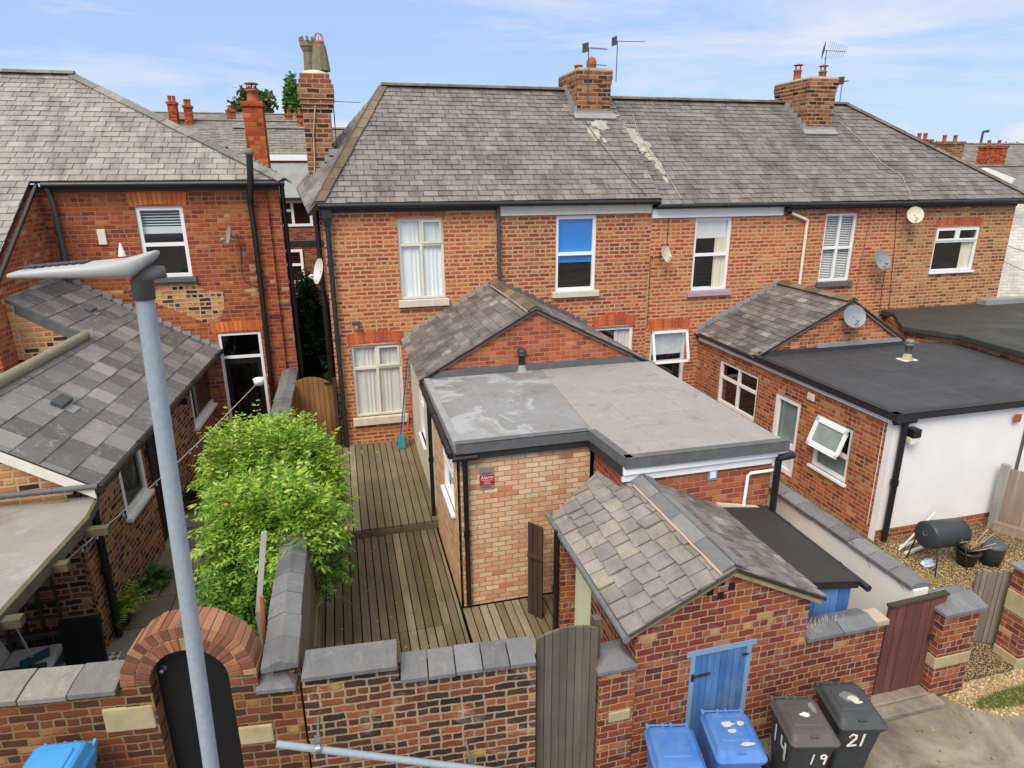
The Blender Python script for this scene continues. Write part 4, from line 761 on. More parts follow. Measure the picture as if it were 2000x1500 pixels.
# alarm sign, box, pipes on block
q = P(951, 935, 'y', yF-.01); t = thing('alarm_sign', 'red and silver alarm sign on the peach brick wall', 'sign', (q.x, yF, q.z)); w2, h2 = .1, .155
m_ = MB(); m_.box(q.x-w2, q.x+w2, yF-.012, yF-.002, q.z-h2, q.z+h2); m_.build('sign_plate', SILV, t); m_ = MB(); m_.box(q.x-w2, q.x+w2, yF-.016, yF-.012, q.z-.09, q.z+.055); m_.build('red_panel', REDS, t)
def text(s, loc, size, mat, parent, rot=(math.pi/2, 0, 0), name='lettering', off=(0, 0, 0), align='CENTER', ext=.001):
    cu = bpy.data.curves.new(name, 'FONT'); cu.body = s; cu.size = size; cu.extrude = ext; cu.align_x = align; o = bpy.data.objects.new(name, cu); COL.objects.link(o)
    bpy.context.view_layer.update(); dg = bpy.context.evaluated_depsgraph_get(); me = bpy.data.meshes.new_from_object(o.evaluated_get(dg)); bpy.data.objects.remove(o); me.materials.clear(); me.materials.append(mat)
    o = bpy.data.objects.new(name, me); COL.objects.link(o); o.parent = parent; o.location = Vector(loc)-(parent.location if parent and parent.parent is None else Vector((0, 0, 0))); o.rotation_euler = rot; return o
text('Alarm', (q.x, yF-.018, q.z+.0), .07, SIGNW, t); text('verisure', (q.x, yF-.015, q.z+.07), .042, SIGNK, t)
for k in range(3): text(['24 hour & police', 'response', 'monitoring'][k], (q.x, yF-.018, q.z-.025-.025*k), .022, SIGNW, t)
text('verisure', (q.x, yF-.015, q.z-.13), .036, SIGNK, t)
q = P(1390, 926, 'y', yM); t = thing('meter_box', 'small blue and white box on red brick wall under white fascia', 'box', (q.x, yM, q.z)); m_ = MB(); m_.box(q.x-.065, q.x+.065, yM-.03, yM-.002, q.z-.07, q.z+.08); m_.build('box_frame', BLUEF, t); m_ = MB(); m_.box(q.x-.04, q.x+.04, yM-.036, yM-.03, q.z-.04, q.z+.055); m_.build('box_face', PVC, t)
a, b, c_ = P(1512, 918, 'y', yM-.04), P(1460, 925, 'y', yM-.04), P(1452, 990, 'y', yM-.04); m_ = MB(); m_.tube([a, b+Vector((.05, 0, 0)), b+Vector((.01, 0, -.03)), c_], .022, 10); solo(m_, 'waste_pipe', PVC, 'white waste pipe bent down the red brick wall above the dark lean-to', 'pipe')
# ================================================================== SECOND REAR EXTENSION (white end, black roof)
ex2 = thing('rear_extension', 'brick and white rear extension with slated gable and black felt flat roof on the right', 'extension', (9.5, 9.5, 0))
GY2 = 11.5; hx0, hx1, hxm = 8.3, 11.95, 10.45; hz0 = 2.06; hzr = 3.12; ZB = 2.02; yW = 7.82
wk = lambda yl, yr, yt, yb: None
def sidew(X_, pl_, pr_, yt, yb):   # window on a wall facing -X, from pixel columns left/right and heights at centre
    ym = (yt+yb)/2; xm = (pl_+pr_)/2; a = P(pl_, ym, 'x', X_).y; b = P(pr_, ym, 'x', X_).y; return (a, b, P(xm, yb, 'x', X_).z, P(xm, yt, 'x', X_).z)
ka = sidew(hx0, 1402, 1479, 718, 806); dr = sidew(hx0, 1506, 1557, 773, 925); wi = sidew(hx0, 1588, 1661, 820, 930)
holes2 = [(13.86-q[0], 13.86-q[1], q[2], q[3]) for q in (ka, dr, wi)]
mb = MB(); wall(mb, (hx0, 13.86), (hx0, yW+.13), GL, hz0-.1, holes2, .2); mb.build('side_wall', B_NEW, ex2)
for q, cells, nm, kw in ((ka, C4, 'window', dict(t=.06)), (dr, [(0, 1, 0, .38), (0, 1, .38, 1)], 'door', dict(t=.1, back=[('door_panel', PVC, .05, .95, 0, .38, 0), ('blind', FROST, .05, .95, .4, 1, 0)])), (wi, [(0, 1, 0, .45), (0, 1, .45, 1)], 'window', dict(t=.07, back=[('frosted_screen', FROST, .0, 1, .0, .46, 0)], sill=(.04, .05, .06)))):
    window(ex2, (hx0, q[0], q[2]), -Yv, q[0]-q[1], q[3]-q[2], cells, rec=.02, name=nm, **kw)
# open top-hung sash
q = wi; o_ = Vector((hx0-.02, q[0]-.04, q[3]-.02)); L_ = q[0]-q[1]-.08; hh = (q[3]-q[2])*.52; dz = Vector((-.17, 0, -math.sqrt(hh*hh-.17**2))); m_ = MB()
for r_ in (0, .88): m_.ob(o_+dz*r_, (0, -L_, 0), dz*.12, (-.035, 0, -.03))
for s_ in (0, .9): m_.ob(o_+Vector((0, -L_*s_, 0)), (0, -L_*.1, 0), dz, (-.035, 0, -.03))
cs = m_.build('open_casement', PVC, ex2); m_ = MB(); m_.quad(o_+dz, o_+dz+Vector((0, -L_, 0)), o_+Vector((0, -L_, 0)), o_); m_.build('pane', FROST, cs)
# white end and return
mb = MB(); wall(mb, (hx0-.015, yW+.13), (hx0-.015, yW), GL, ZB-.06, (), .2); wall(mb, (hx0-.015, yW), (11.02, yW), GL+.25, ZB-.06, (), .2); mb.build('white_wall', RENDW, ex2)
mb = MB(); wall(mb, (hx0, yW+.02), (11.02, yW+.02), GL, GL+.25, (), .2); mb.build('plinth', B_NEW, ex2)
mb = MB(); wall(mb, (hx0, GY2), (hx1, GY2), 1.8, hz0-.1, (), .2); mb.ext([(hx0, GY2, hz0-.1), (hx1, GY2, hz0+.05), (hxm, GY2, hzr-.05)], (0, .2, 0)); wall(mb, (hx1, GY2), (hx1, D), GL, hz0, (), .2); mb.build('gable_wall', B_NEW, ex2)
p1 = Plane((hx0-.14, D, hz0-.06), -Yv, (hxm-hx0+.14, 0, hzr-hz0+.06)); p2 = Plane((hx1+.14, GY2-.08, hz0+.02), Yv, (hxm-hx1-.14, 0, hzr-hz0-.02)); s1 = math.hypot(hxm-hx0+.14, hzr-hz0+.06); s2 = math.hypot(hx1-hxm+.14, hzr-hz0-.02)
mb = MB(); slates(mb, p1, [(0, 0), (D-GY2+.08, 0), (D-GY2+.08, s1), (0, s1)], .24, .17, .013, .006, .1, seed=42, rag=.012); slates(mb, p2, [(0, 0), (D-GY2+.08, 0), (D-GY2+.08, s2), (0, s2)], .24, .17, .013, .006, .1, seed=43); rf2 = mb.build('roof', S_OUT, ex2)
m_ = MB(); angles(m_, (hxm, GY2-.08, hzr+.02), (hxm, D, hzr+.04), -p1.v, -p2.v, .15, .42, .02, lap=0, seed=6); m_.build('ridge_tiles', RIDGE, rf2)
m_ = MB(); m_.ob((hx0-.05, GY2-.06, hz0-.1), (hxm-hx0+.05, 0, hzr-hz0+.02), (0, .05, 0), (0, 0, .055)); m_.ob((hx1+.1, GY2-.06, hz0-.04), (hxm-hx1-.1, 0, hzr-hz0-.04), (0, .05, 0), (0, 0, .055)); m_.build('verge_mortar', MORTAR, rf2)
m_ = MB()
for k in range(11): f = k/11; m_.ob(Vector((hx0-.05+(hxm-hx0)*f, D-.016, hz0+.02+(hzr-hz0)*f)), (.2, 0, 0), (0, .014, 0), (0, 0, .14))
m_.build('stepped_flashing', LEAD, ex2)
m_ = MB(); m_.box(hx0-.06, hx0-.012, yW, D-.1, ZB-.17, ZB-.03); m_.build('white_fascia', PVC, ex2); gutter(ex2, (hx0-.12, D-.2, ZB-.02), (hx0-.12, GY2, ZB-.03), .045)
bk = [P(1478, 692, 'z', ZB), P(1750, 812, 'z', ZB), P(2000, 767, 'z', ZB), P(2030, 715, 'z', ZB), P(1763, 655, 'z', ZB)]
rp_ = [(hx0-.12, GY2, ZB), (hx0-.12, yW-.1, ZB), (14.5, yW-.1, ZB), (14.5, GY2, ZB)]
mb = MB(); mb.ext([Vector(q) for q in rp_], (0, 0, -.09)); fr2 = mb.build('black_flat_roof', FELTB, ex2, bevel=.02)
edge([(hx0-.12, GY2, ZB), (hx0-.12, yW-.1, ZB), (14.5, yW-.1, ZB)], .11, .12, FASCIAB, 'roof_edge_trim', fr2, .035)
m_ = MB(); m_.ob((hx0, GY2-.06, ZB), (hx1-hx0, 0, 0), (0, .055, 0), (0, 0, .1)); m_.build('upstand', FELTB, fr2); m_ = MB(); m_.ob((9.7, GY2-.07, ZB+.09), (2.2, 0, 0), (0, .06, 0), (0, 0, .09)); m_.build('wall_flashing', LEAD, fr2)
downpipe(ex2, [(hx0+.12, yW-.07, ZB-.12), (hx0+.12, yW-.07, GL+.1)], .05, BLACKP); m_ = MB(); m_.tube([(hx0-.1, yW-.07, ZB-.1), (hx0+.3, yW-.07, ZB-.1)], .05, 10); m_.build('gutter_end', BLACKP, ex2)
q = P(1771, 703, 'z', ZB); vent((q.x, q.y, ZB+.01), .42, .06, 'grey tapered vent with white base plate on the black flat roof', plain('vent_grey', '#6f7478', .5), STONE, .12); m_ = MB(); m_.box(q.x-.16, q.x+.16, q.y-.12, q.y+.12, ZB+.003, ZB+.018); m_.build('base_plate', PVC, [o for o in bpy.data.objects if o.name.startswith('roof_vent')][-1])
mb = MB(); wall(mb, (11.04, yW-.05), (14.5, yW-.05), GL, ZB-.1, (), .2); nb = thing('rear_extension', 'white rendered neighbouring extension cut by the right edge of the photo', 'extension', (12, yW, 0)); mb.build('white_wall', RENDW, nb); m_ = MB(); m_.box(11.03, 14.5, yW-.16, yW-.045, ZB-.12, ZB+.0); m_.build('black_fascia', FASCIAB, nb)
q = P(1988, 817, 'y', yW-.06); m_ = MB(); m_.box(q.x-.07, q.x+.07, yW-.065, yW-.05, q.z-.07, q.z+.07); m_.build('air_brick', TERRA, nb)
dish('', P(1668, 618, 'y', GY2-.25), (-.15, -.9, .35), .24, DISH, P(1655, 628, 'y', GY2), 'grey satellite dish on the gable above the black flat roof')
q = P(1784, 853, 'y', yW-.1); t = thing('security_lamp', 'black and cream square security lamp on the white wall beside black drainpipe', 'lamp', (q.x, yW, q.z)); m_ = MB(); m_.box(q.x-.08, q.x+.08, yW-.17, yW-.002, q.z, q.z+.14); m_.build('lamp_body', BLACKP, t, bevel=.01); m_ = MB(); m_.box(q.x-.085, q.x+.085, yW-.16, yW-.004, q.z-.12, q.z-.002); m_.build('lamp_lens', PAINTW, t, bevel=.02)
q = P(1586, 776, 'x', hx0); t = thing('alarm_box', 'small cream alarm box on brick above and right of the white door', 'box', (hx0, q.y, q.z)); m_ = MB(); m_.box(hx0-.04, hx0-.002, q.y-.09, q.y+.09, q.z-.06, q.z+.08); m_.build('box_cover', PAINTW, t, bevel=.012); m_ = MB(); m_.box(hx0-.046, hx0-.04, q.y-.03, q.y+.03, q.z-.03, q.z+.05); m_.build('box_panel', PAINTC, t)
# far right low extension with dark felt roof
ex3 = thing('rear_extension', 'low dark felt roofed extension behind the black flat roof at the right edge', 'extension', (15, 12.8, 0)); Z3 = 2.28
e1_, e2_, e3_, e4_ = P(1745, 611, 'z', Z3), P(1762, 637, 'z', Z3), P(1868, 652, 'z', Z3), P(2060, 704, 'z', Z3)
mb = MB(); mb.ext([e1_, e2_, e3_, e4_, (18.5, e4_.y, Z3), (18.5, D-.02, Z3), (e1_.x, D-.02, Z3)], (0, 0, -.13)); mb.build('flat_roof', FELTG, ex3, bevel=.02)
wa3, wb3 = Vector((e3_.x+.15, e3_.y)), Vector((e4_.x+.15, e4_.y+.1)); u3 = Vector((wb3.x-wa3.x, wb3.y-wa3.y, 0)).normalized()
mb = MB(); wall(mb, (e1_.x+.2, D), (e2_.x+.2, e2_.y), GL, Z3-.12, (), .15); wall(mb, (e2_.x+.2, e2_.y), wa3, GL, Z3-.12, (), .15); wall(mb, wa3, wb3, GL, Z3-.12, [(.25, 1.15, 1.2, 1.95)], .15); wall(mb, wb3, (18.5, wb3.y), GL, Z3-.12, (), .15); mb.build('wall', B_END, ex3)
window(ex3, (wa3.x+u3.x*.25, wa3.y+u3.y*.25, 1.2), u3, .9, .75, [(0, 1, 0, 1)], t=.06, rec=.0, glass=GLASSD)
m_ = MB(); m_.ob(P(1925, 597, 'y', D-.3), (2.2, 0, 0), (0, .28, 0), (0, 0, .14)); m_.build('upstand', LEAD, ex3)
# white painted neighbour beyond the end house
wn = thing('painted_house', 'white painted brick house beyond the end of the terrace', 'house', (19.5, 15, 0)); mb = MB(); wall(mb, (17.45, 15.4), (24, 13.2), 0, 5.0, (), .3); mb.build('wall', CREAMB, wn)
q1_, q2_ = P(1955, 380, 'y', 15.3), P(1990, 342, 'y', 18.5); m_ = MB(); m_.ext([q1_, (24.5, 12.7, q1_.z), (27, 17.5, q2_.z), q2_], (0, 0, -.1)); m_.build('roof', S_FAR, wn); gutter(wn, (17.3, 15.05, 4.9), (24.5, 12.65, 4.9), .06)
cable([P(1955, 475, 'y', 14.9), P(1978, 484, 'y', 14.7), P(2010, 494, 'y', 14.4)], .008, CABLE, 'upper thin cable across the white painted wall'); cable([P(1952, 507, 'y', 14.9), P(1980, 520, 'y', 14.7), P(2010, 533, 'y', 14.4)], .008, CABLE, 'lower thin cable across the white painted wall')
#@DECKS
def deck(name, x0, x1, y0, y1, z, mat, label, bw=.118, joints=(), seed=1, riser=0):
    rr = random.Random(seed); t = thing(name, label, 'decking', ((x0+x1)/2, (y0+y1)/2, z)); m_ = MB(); x = x0
    while x < x1-.02:
        w_ = min(bw-.012, x1-x); ys = [y0]+sorted(j for j in joints if rr.random() < .75)+[y1]
        for a, b in zip(ys, ys[1:]): e = rr.uniform(0, .004); m_.box(x+.002, x+w_-.003, a+.003, b-.003, z-.03+e, z+e)
        x += bw
    m_.build('boards', mat, t); u_ = MB(); u_.box(x0, x1, y0+.05, y1, z-.2, z-.05); u_.build('under_slab', DARKIN, t)  # one solid near-black slab closes the gaps below the boards
    if riser: r_ = MB(); r_.box(x0, x1, y0-.02, y0-.001, z-riser, z-.032); r_.build('step_board', DECKD, t)
    return t
deck('upper_deck', -.95, xL+.05, 10.02, D, 0, DECK, 'upper level of weathered timber decking by the net-curtained window', .132, seed=3, riser=.14)
deck('lower_deck', -.95, 1.22, 4.9, 9.98, -.13, DECKD, 'lower level of weathered timber decking between bush and peach brick wall', .118, joints=(7.4,), seed=4)
deck('side_deck', 1.27, 2.6, 4.9, 7.78, -.2, DECK, 'small side decking strip in front of the peach brick wall', .118, seed=5)
#@LEFT
# ================================================================== LEFT HOUSE
YL = 14.95; lh = thing('left_house', 'red brick house with big hipped slate roof and black-framed back door at the left', 'house', (-4, YL, 0))
lx1 = -1.14; lzE = 5.52
wlm = (P(273, 470, 'y', YL).x, P(366, 470, 'y', YL).x, P(320, 542, 'y', YL).z, P(320, 403, 'y', YL).z)
dlm = (P(437, 740, 'y', YL).x, P(520, 740, 'y', YL).x, GL, P(472, 649, 'y', YL).z)
XW = P(92, 420, 'y', YL).x
mb = MB(); wall(mb, (XW-.05, YL), (lx1, YL), GL, lzE, [(wlm[0]-XW+.05, wlm[1]-XW+.05, wlm[2], wlm[3]), (dlm[0]-XW+.05, dlm[1]-XW+.05, dlm[2], dlm[3])], .25); wall(mb, (lx1, YL), (lx1-2.2, 22), GL, lzE, (), .25); mb.build('wall', B_LEFT, lh)
lp = Plane((0, YL-.2, lzE+.1), X, (0, 18.3-YL+.2, P(100, 145, 'y', 18.3).z-lzE-.1)); lapx = lp.px(145, 146); le = lp.px(537, 350)
mb = MB(); slates(mb, lp, [(-13, -3.2), (XW-.12, -3.2), (XW-.12, 0), (lx1+.12, 0), (lapx[0], lapx[1]), (-13, lapx[1])] if 0 else [(XW-.1, 0), (lx1+.16, 0), (lapx[0], lapx[1]), (XW-.1, lapx[1])] if lapx[0] > XW-.1 else [(XW-.1, 0), (lx1+.16, 0), (lapx[0], lapx[1])], .33, .2, .014, .004, .05, seed=50, rag=.006)
slates(mb, lp, [(-13, -3.4), (XW-.1, -3.4), (XW-.1, lapx[1]), (-13, lapx[1])], .33, .2, .014, .004, .05, seed=51, rag=.006)
apl = lp.at(*lapx); cL = lp.at(lx1+.16, 0)
mb.add([apl, cL, (lx1-2.0, 22, lzE+.1)], [[0, 1, 2]]); mb.add([apl, (lx1-2.0, 22, lzE+.1), (-13, 22, lzE+.1), (-13, apl.y, apl.z)], [[0, 1, 2, 3]])
lr = mb.build('roof', S_LEFT, lh)
m_ = MB(); caps(m_, (-13, apl.y, apl.z), apl+Z*.01, .11, .45, seed=3); angles(m_, cL+Z*.02, apl, Vector((-1, 0, .0))-(apl-cL).normalized()*Vector((-1, 0, 0)).dot((apl-cL).normalized()), Vector((.9, .3, -.8)), .17, .4, .025, lap=0, seed=8); m_.build('hip_tiles', RIDGEL, lr)
gutter(lh, (XW+.1, YL-.24, lzE+.03), (lx1+.15, YL-.24, lzE+.03), .055); m_ = MB(); m_.box(XW, lx1, YL-.04, YL-.003, lzE-.1, lzE+.06); m_.build('fascia', FASCIAB, lh)
# the wing that comes forward under the same slope
XV = XW-.05; q1 = lp.at(XV, 0); q2 = lp.at(XV, -3.2)
mb = MB(); mb.ext([Vector((XV, YL-.0, GL)), Vector((XV, YL, q1.z-.06)), Vector((XV, q2.y, q2.z-.1)), Vector((XV, q2.y, GL))][::-1], (-.2, 0, 0)); wall(mb, (-13, q2.y+.001), (XV-.001, q2.y+.001), GL, q2.z-.15, (), .2); mb.build('wing_wall', B_LEFT, lh)
m_ = MB(); m_.ob(q1+Vector((.03, -.0, -.1)), q2-q1, (.05, 0, 0), (0, 0, .07)); m_.build('verge_board', BLACKP, lh)
downpipe(lh, [(XW+.12, YL-.08, lzE), (XW+.17, YL-.08, lzE-.3), (XW+.17, YL-.08, 3.2)], .05, GREYP)
so = MB(); soldiers(so, (wlm[0]-.08, YL, wlm[3]+.01), X, wlm[1]-wlm[0]+.16, .26, .03, .085, .14); so.build('window_arch', SOLDO, lh); so = MB(); soldiers(so, (dlm[0]-.1, YL, dlm[3]+.01), X, dlm[1]-dlm[0]+.2, .22, .03, .085, .1); so.build('door_arch', SOLDO, lh)
window(lh, (wlm[0], YL, wlm[2]), X, wlm[1]-wlm[0], wlm[3]-wlm[2], [(0, 1, 0, .47), (0, 1, .47, 1)], t=.075, rec=.04, back=[('blind', TEAL, 0, 1, .62, .72, 0)], blind=('slats', TEAL, .7, .97, .055), sill=(.08, .1, .1), sillm=DLEAD)
dw, dh = dlm[1]-dlm[0], dlm[3]-dlm[2]
dfr = window(lh, (dlm[0], YL, dlm[2]), X, dw, dh, [(0, 1, 0, .80), (0, 1, .80, 1)], t=.06, rec=.02, name='door', glass=GLASSD)
m_ = MB(); O_ = Vector((dlm[0]+.06, YL+.05, dlm[2]))
for k in range(5): m_.ob(O_+X*(.1+k*(dw-.34)/4)+Z*.3, (.022, 0, 0), (0, .02, 0), (0, 0, dh*.8-.45))
for k in range(6): m_.ob(O_+X*.1+Z*(.3+k*(dh*.8-.5)/5)+Vector((0, .002, 0)), (dw-.32, 0, 0), (0, .018, 0), (0, 0, .022))
for (a, b, c, d) in ((0, .1, 0, dh*.8), (dw-.22, dw-.12, 0, dh*.8), (.1, dw-.22, 0, .3), (.1, dw-.22, dh*.8-.17, dh*.8-.05)): m_.ob(O_+X*a+Z*c-Yv*.004, X*(b-a), (0, .03, 0), Z*(d-c))
m_.build('glazed_door_leaf', BLACKD, dfr)
pp = [(490, 352), (487, 390), (500, 470), (513, 590), (525, 700), (531, 760)]; downpipe(lh, [P(*q, 'y', YL-.09) for q in ((487, 385), (499, 470), (513, 590), (524, 690), (535, 800))], .055, BLACKP)
m_ = MB(); a = P(489, 395, 'y', YL-.16); b = P(489, 345, 'y', YL-.3); e_ = P(487, 303, 'y', YL-.3); m_.tube([a, b, e_], .065, 12); sp_ = m_.build('soil_pipe_top', BLACKP, lh); m_ = MB(); m_.lathe(e_, [(.07, 0), (.1, .03), (.09, .1), (.01, .13)], 12); m_.build('pipe_cowl', POTY, sp_)
m_ = MB(); m_.tube([P(524, 615, 'y', YL-.06), P(556, 617, 'y', YL-.06)], .014, 6); m_.build('cross_pipe', BLACKP, lh)
m_ = MB(); a = lx1+.06; m_.tube([(a, YL+.15, lzE), (a, YL+.15, GL)], .05, 10); m_.build('downpipe', BLACKP, lh)
q0, q1 = P(188, 448, 'y', YL-.03), P(210, 478, 'y', YL-.03); t = thing('vent_cover', 'white rectangular vent cover on red brick wall left of the upstairs window', 'vent', (q0.x, YL, q1.z)); m_ = MB(); m_.box(q0.x, q1.x, YL-.04, YL-.002, q1.z, q0.z); m_.build('cover', PAINTW, t, bevel=.01)
dish('', P(448, 460, 'y', YL-.4), (-.95, -.3, .15), .2, DISH, P(470, 462, 'y', YL), 'grey satellite dish facing left on the red brick wall beside the drainpipe')
cable([P(*q, 'y', YL-.01) for q in ((462, 458), (470, 480), (472, 530), (480, 552), (508, 562))], .008, CABLE, 'looping black cable from the left house dish to its drainpipe')
m_ = MB(); m_.ext([P(x, y, 'y', YL-.004) for x, y in ((405, 632), (300, 590), (296, 556), (384, 553), (398, 566), (436, 570), (438, 600), (432, 618), (422, 622))][::-1][::-1], (0, .003, 0)); m_.build('repair_patch', B_YEL, lh)
# red chimney on the hip
cx0, cx1 = P(482, 300, 'y', 16.4).x, P(524, 300, 'y', 16.4).x; zz = lambda y: P(500, y, 'y', 16.4).z
mb = MB(); mb.box(cx0+.02, cx1-.02, 16.4, 16.95, 5.0, zz(208)); mb.box(cx0-.01, cx1+.01, 16.37, 16.98, zz(208), zz(198)); mb.build('chimney', B_CHIMR, lh, bevel=.006)
q = P(494, 195, 'y', 16.65); ch_ = [o for o in lh.children if o.name.startswith('chimney')][0]; cpot(ch_, (q.x, 16.65, zz(198)), .12, .27, TERRA, 2)
m_ = MB()
for k in range(6): m_.ob((cx0+.05+k*.09, 16.385, zz(318)-.01-.055*k), (.1, 0, 0), (0, .012, 0), (0, 0, .12))
m_.build('chimney_flashing', LEAD, lh)
# outbuilding: long slated lean-to running towards the alley
lo = thing('outbuilding', 'long single-storey brick outbuilding with dark patched slate roof and two narrow white windows', 'outbuilding', (-4.5, 11, 0))
EX, EZo, SLP = -3.08, 2.08, .62; OX = -3.3; NY = 8.2
eA, eB = Vector((-2.72, YL, EZo)), Vector((-3.09, NY, EZo)); op = Plane(eA, eB-eA, (-1, 0, SLP)); op.n = -op.n; Lo = (eB-eA).length
wA_, wB_ = Vector((-3.40, NY+.12)), Vector((-3.0, YL)); uo = (wB_-wA_).normalized(); UO = Vector((uo.x, uo.y, 0)); NO = UO.cross(Z)
def ono(x, y):
    O = Vector((wA_.x, wA_.y, 0)); r = ray(x, y); t = (O-C0).dot(NO)/r.dot(NO); q = C0+r*t-O; return q.dot(UO), q.z
def wo(u, z, d=0): return Vector((wA_.x, wA_.y, 0))+UO*u+Z*z+NO*d
k2 = op.px(170, 656); far_top = op.px(110, 541); far_l = op.px(0, 583); nl = op.px(0, 765)
ridge_v = k2[1]; ynear_far = k2[0]
topv = max(op.px(112, 543)[1], op.px(0, 578)[1])
mb = MB(); slates(mb, op, [(0, 0), (Lo, 0), (Lo, ridge_v), (0, ridge_v)], .38, .33, .012, .003, .02, seed=60, rag=.004, gap=.004)
slates(mb, op, [(0, ridge_v), (ynear_far, ridge_v), (ynear_far, topv), (0, topv)], .38, .33, .012, .003, .02, seed=61, rag=.004)
orf = mb.build('roof', S_DARK, lo)
m_ = MB(); m_.tube([op.at(ynear_far+.1, ridge_v, .03), op.at(Lo, ridge_v, .03)], .085, 12); m_.build('ridge_roll', plain('concrete_ridge', '#86806f', .9, var=.5, c2='#5f6048', scale=8, bump=.3), orf)
m_ = MB(); a = op.at(0, topv, .015); m_.ob(a, op.u*ynear_far, (-.9, 0, .1), (0, 0, .03)); m_.build('lead_ridge', LEAD, orf)
zw = op.at(0, 0).z
mb = MB(); wa = sidew(OX, 378, 408, 728, 815) if 0 else None
def sidewE(pn, pf, yt, yb):
    xm, ym = (pn+pf)/2, (yt+yb)/2; return (ono(pn, ym)[0], ono(pf, ym)[0], ono(xm, yb)[1], ono(xm, yt)[1])
wA = sidewE(371, 417, 722, 818); wB = sidewE(233, 285, 872, 998); dA = sidewE(293, 335, 815, 1000); dA = (dA[0], dA[1], GL, dA[3])
wall(mb, wA_, wB_, GL, EZo+.02, [q for q in (wB, dA, wA)], .2); mb.build('wall', B_OUT, lo)
for q in (wB, wA): window(lo, wo(q[0], q[2]), UO, q[1]-q[0], q[3]-q[2], [(0, 1, 0, 1)], t=.09, rec=.0, glass=GLASSD, back=[('screen', FROST, 0, 1, 0, 1, 0)], sill=(.05, .06, .08))
m_ = MB(); m_.ob(wo(dA[0], GL, -.1), NO*.04, UO*(dA[1]-dA[0]), (0, 0, dA[3]-GL)); m_.build('door', BLACKD, lo)
gutter(lo, eB+Vector((.04, -.05, -.02)), eA+Vector((.04, 0, -.02)), .05); m_ = MB(); m_.ext([wo(0, EZo-.08), wo(6.7, EZo-.08), eA+Vector((-.01, 0, -.08)), eB+Vector((-.01, 0, -.08))], (0, 0, .05)); m_.build('soffit', FASCIAB, lo)
RX = op.at(Lo, ridge_v).x; RZt = op.at(0, ridge_v).z
mb = MB(); mb.ext([(RX-2.6, NY+.12, GL), (wA_.x, NY+.12, GL), (wA_.x, NY+.12, EZo+.02), (RX, NY+.12, RZt-.06), (RX-2.6, NY+.12, RZt-1.6)], (0, .2, 0)); mb.build('gable_wall', B_YEL, lo)
m_ = MB(); m_.add([(RX, NY, RZt), (RX+.3, 12.5, RZt), (RX-2.6, 12.5, RZt-1.6), (RX-2.6, NY, RZt-1.6)], [[0, 1, 2, 3]]); m_.build('west_slope', S_DARK, lo)
m_ = MB(); a = op.at(Lo, 0, -.03); b = op.at(Lo, ridge_v, -.03); m_.ob(a+Vector((0, -.03, -.12)), b-a, (0, .03, 0), (0, 0, .13)); m_.build('bargeboard', PAINTW, lo); gz_ = P(80, 961, 'y', NY-.06).z; gutter(lo, (-7, NY-.04, gz_), (EX+.02, NY-.04, gz_-.01), .034, DLEAD)
TY = op.at(ynear_far, 0).y; tx = op.at(ynear_far, topv).x; RX2 = op.at(ynear_far, ridge_v).x; tz = op.at(0, topv).z
mb = MB(); mb.ext([(tx-1.2, TY+.1, RZt-2), (RX2+.3, TY+.1, RZt-.4), (RX2+.02, TY+.1, RZt-.05), (tx, TY+.1, tz-.05), (tx-1.2, TY+.1, tz-.05)], (0, .2, 0)); mb.build('upper_gable_wall', B_YEL, lo)
m_ = MB(); a = op.at(ynear_far, ridge_v, -.02); b = op.at(ynear_far, topv, -.02); m_.ob(a+Vector((0, -.04, -.16)), b-a, (0, .04, 0), (0, 0, .18)); m_.build('dark_bargeboard', DLEAD, lo)
m_ = MB()
for k in range(16): f = k/16*topv; q = op.at(.012, f); m_.ob((q.x, YL-.014, q.z+.0), (-.2, 0, 0), (0, .012, 0), (0, 0, .15))
m_.build('stepped_flashing', LEAD, lo); m_ = MB()
for k in range(9): q = Vector((RX2+.1-k*.17, TY+.086, RZt-.02-k*.085)); m_.ob(q, (-.18, 0, 0), (0, .012, 0), (0, 0, .13))
m_.build('stepped_flashing', LEAD, lo)
for (px, py, s_) in ((176, 607, .8), (122, 790, 1)):
    a, b = op.px(px, py); m_ = MB(); m_.ob(op.at(a-.16*s_, b-.06, .012), op.u*.32*s_, op.v*.17*s_, op.n*.07); v_ = m_.build('roof_vent', GREYP if s_ == 1 else DLEAD, orf, bevel=.015); m_ = MB(); m_.ob(op.at(a-.1*s_, b-.2*s_, .013), op.u*.24*s_, op.v*.14*s_, op.n*.004); m_.build('lead_apron', LEAD, v_)
q = Vector((wo(ono(325, 787)[0], 0).x, wo(ono(325, 787)[0], 0).y, ono(325, 787)[1])); OX = q.x; t = thing('flue', 'short white flue pipe with black terminal on the outbuilding wall', 'flue', (OX, q.y, q.z)); m_ = MB(); m_.tube([(OX, q.y, q.z), (OX+.2, q.y, q.z)], .05, 12); m_.build('flue_pipe', PVC, t); m_ = MB(); m_.tube([(OX+.2, q.y, q.z), (OX+.34, q.y, q.z)], .055, 12); m_.build('flue_terminal', BLACKP, t)
downpipe(lo, [wo(.45, EZo-.05, .28), wo(.25, EZo-.35, .08), wo(.2, GL+.05, .07)], .05, BLACKP); downpipe(lo, [wo(dA[0]-.12, EZo-.1, .07), wo(dA[0]-.12, 1.0, .07)], .045, IRONP)
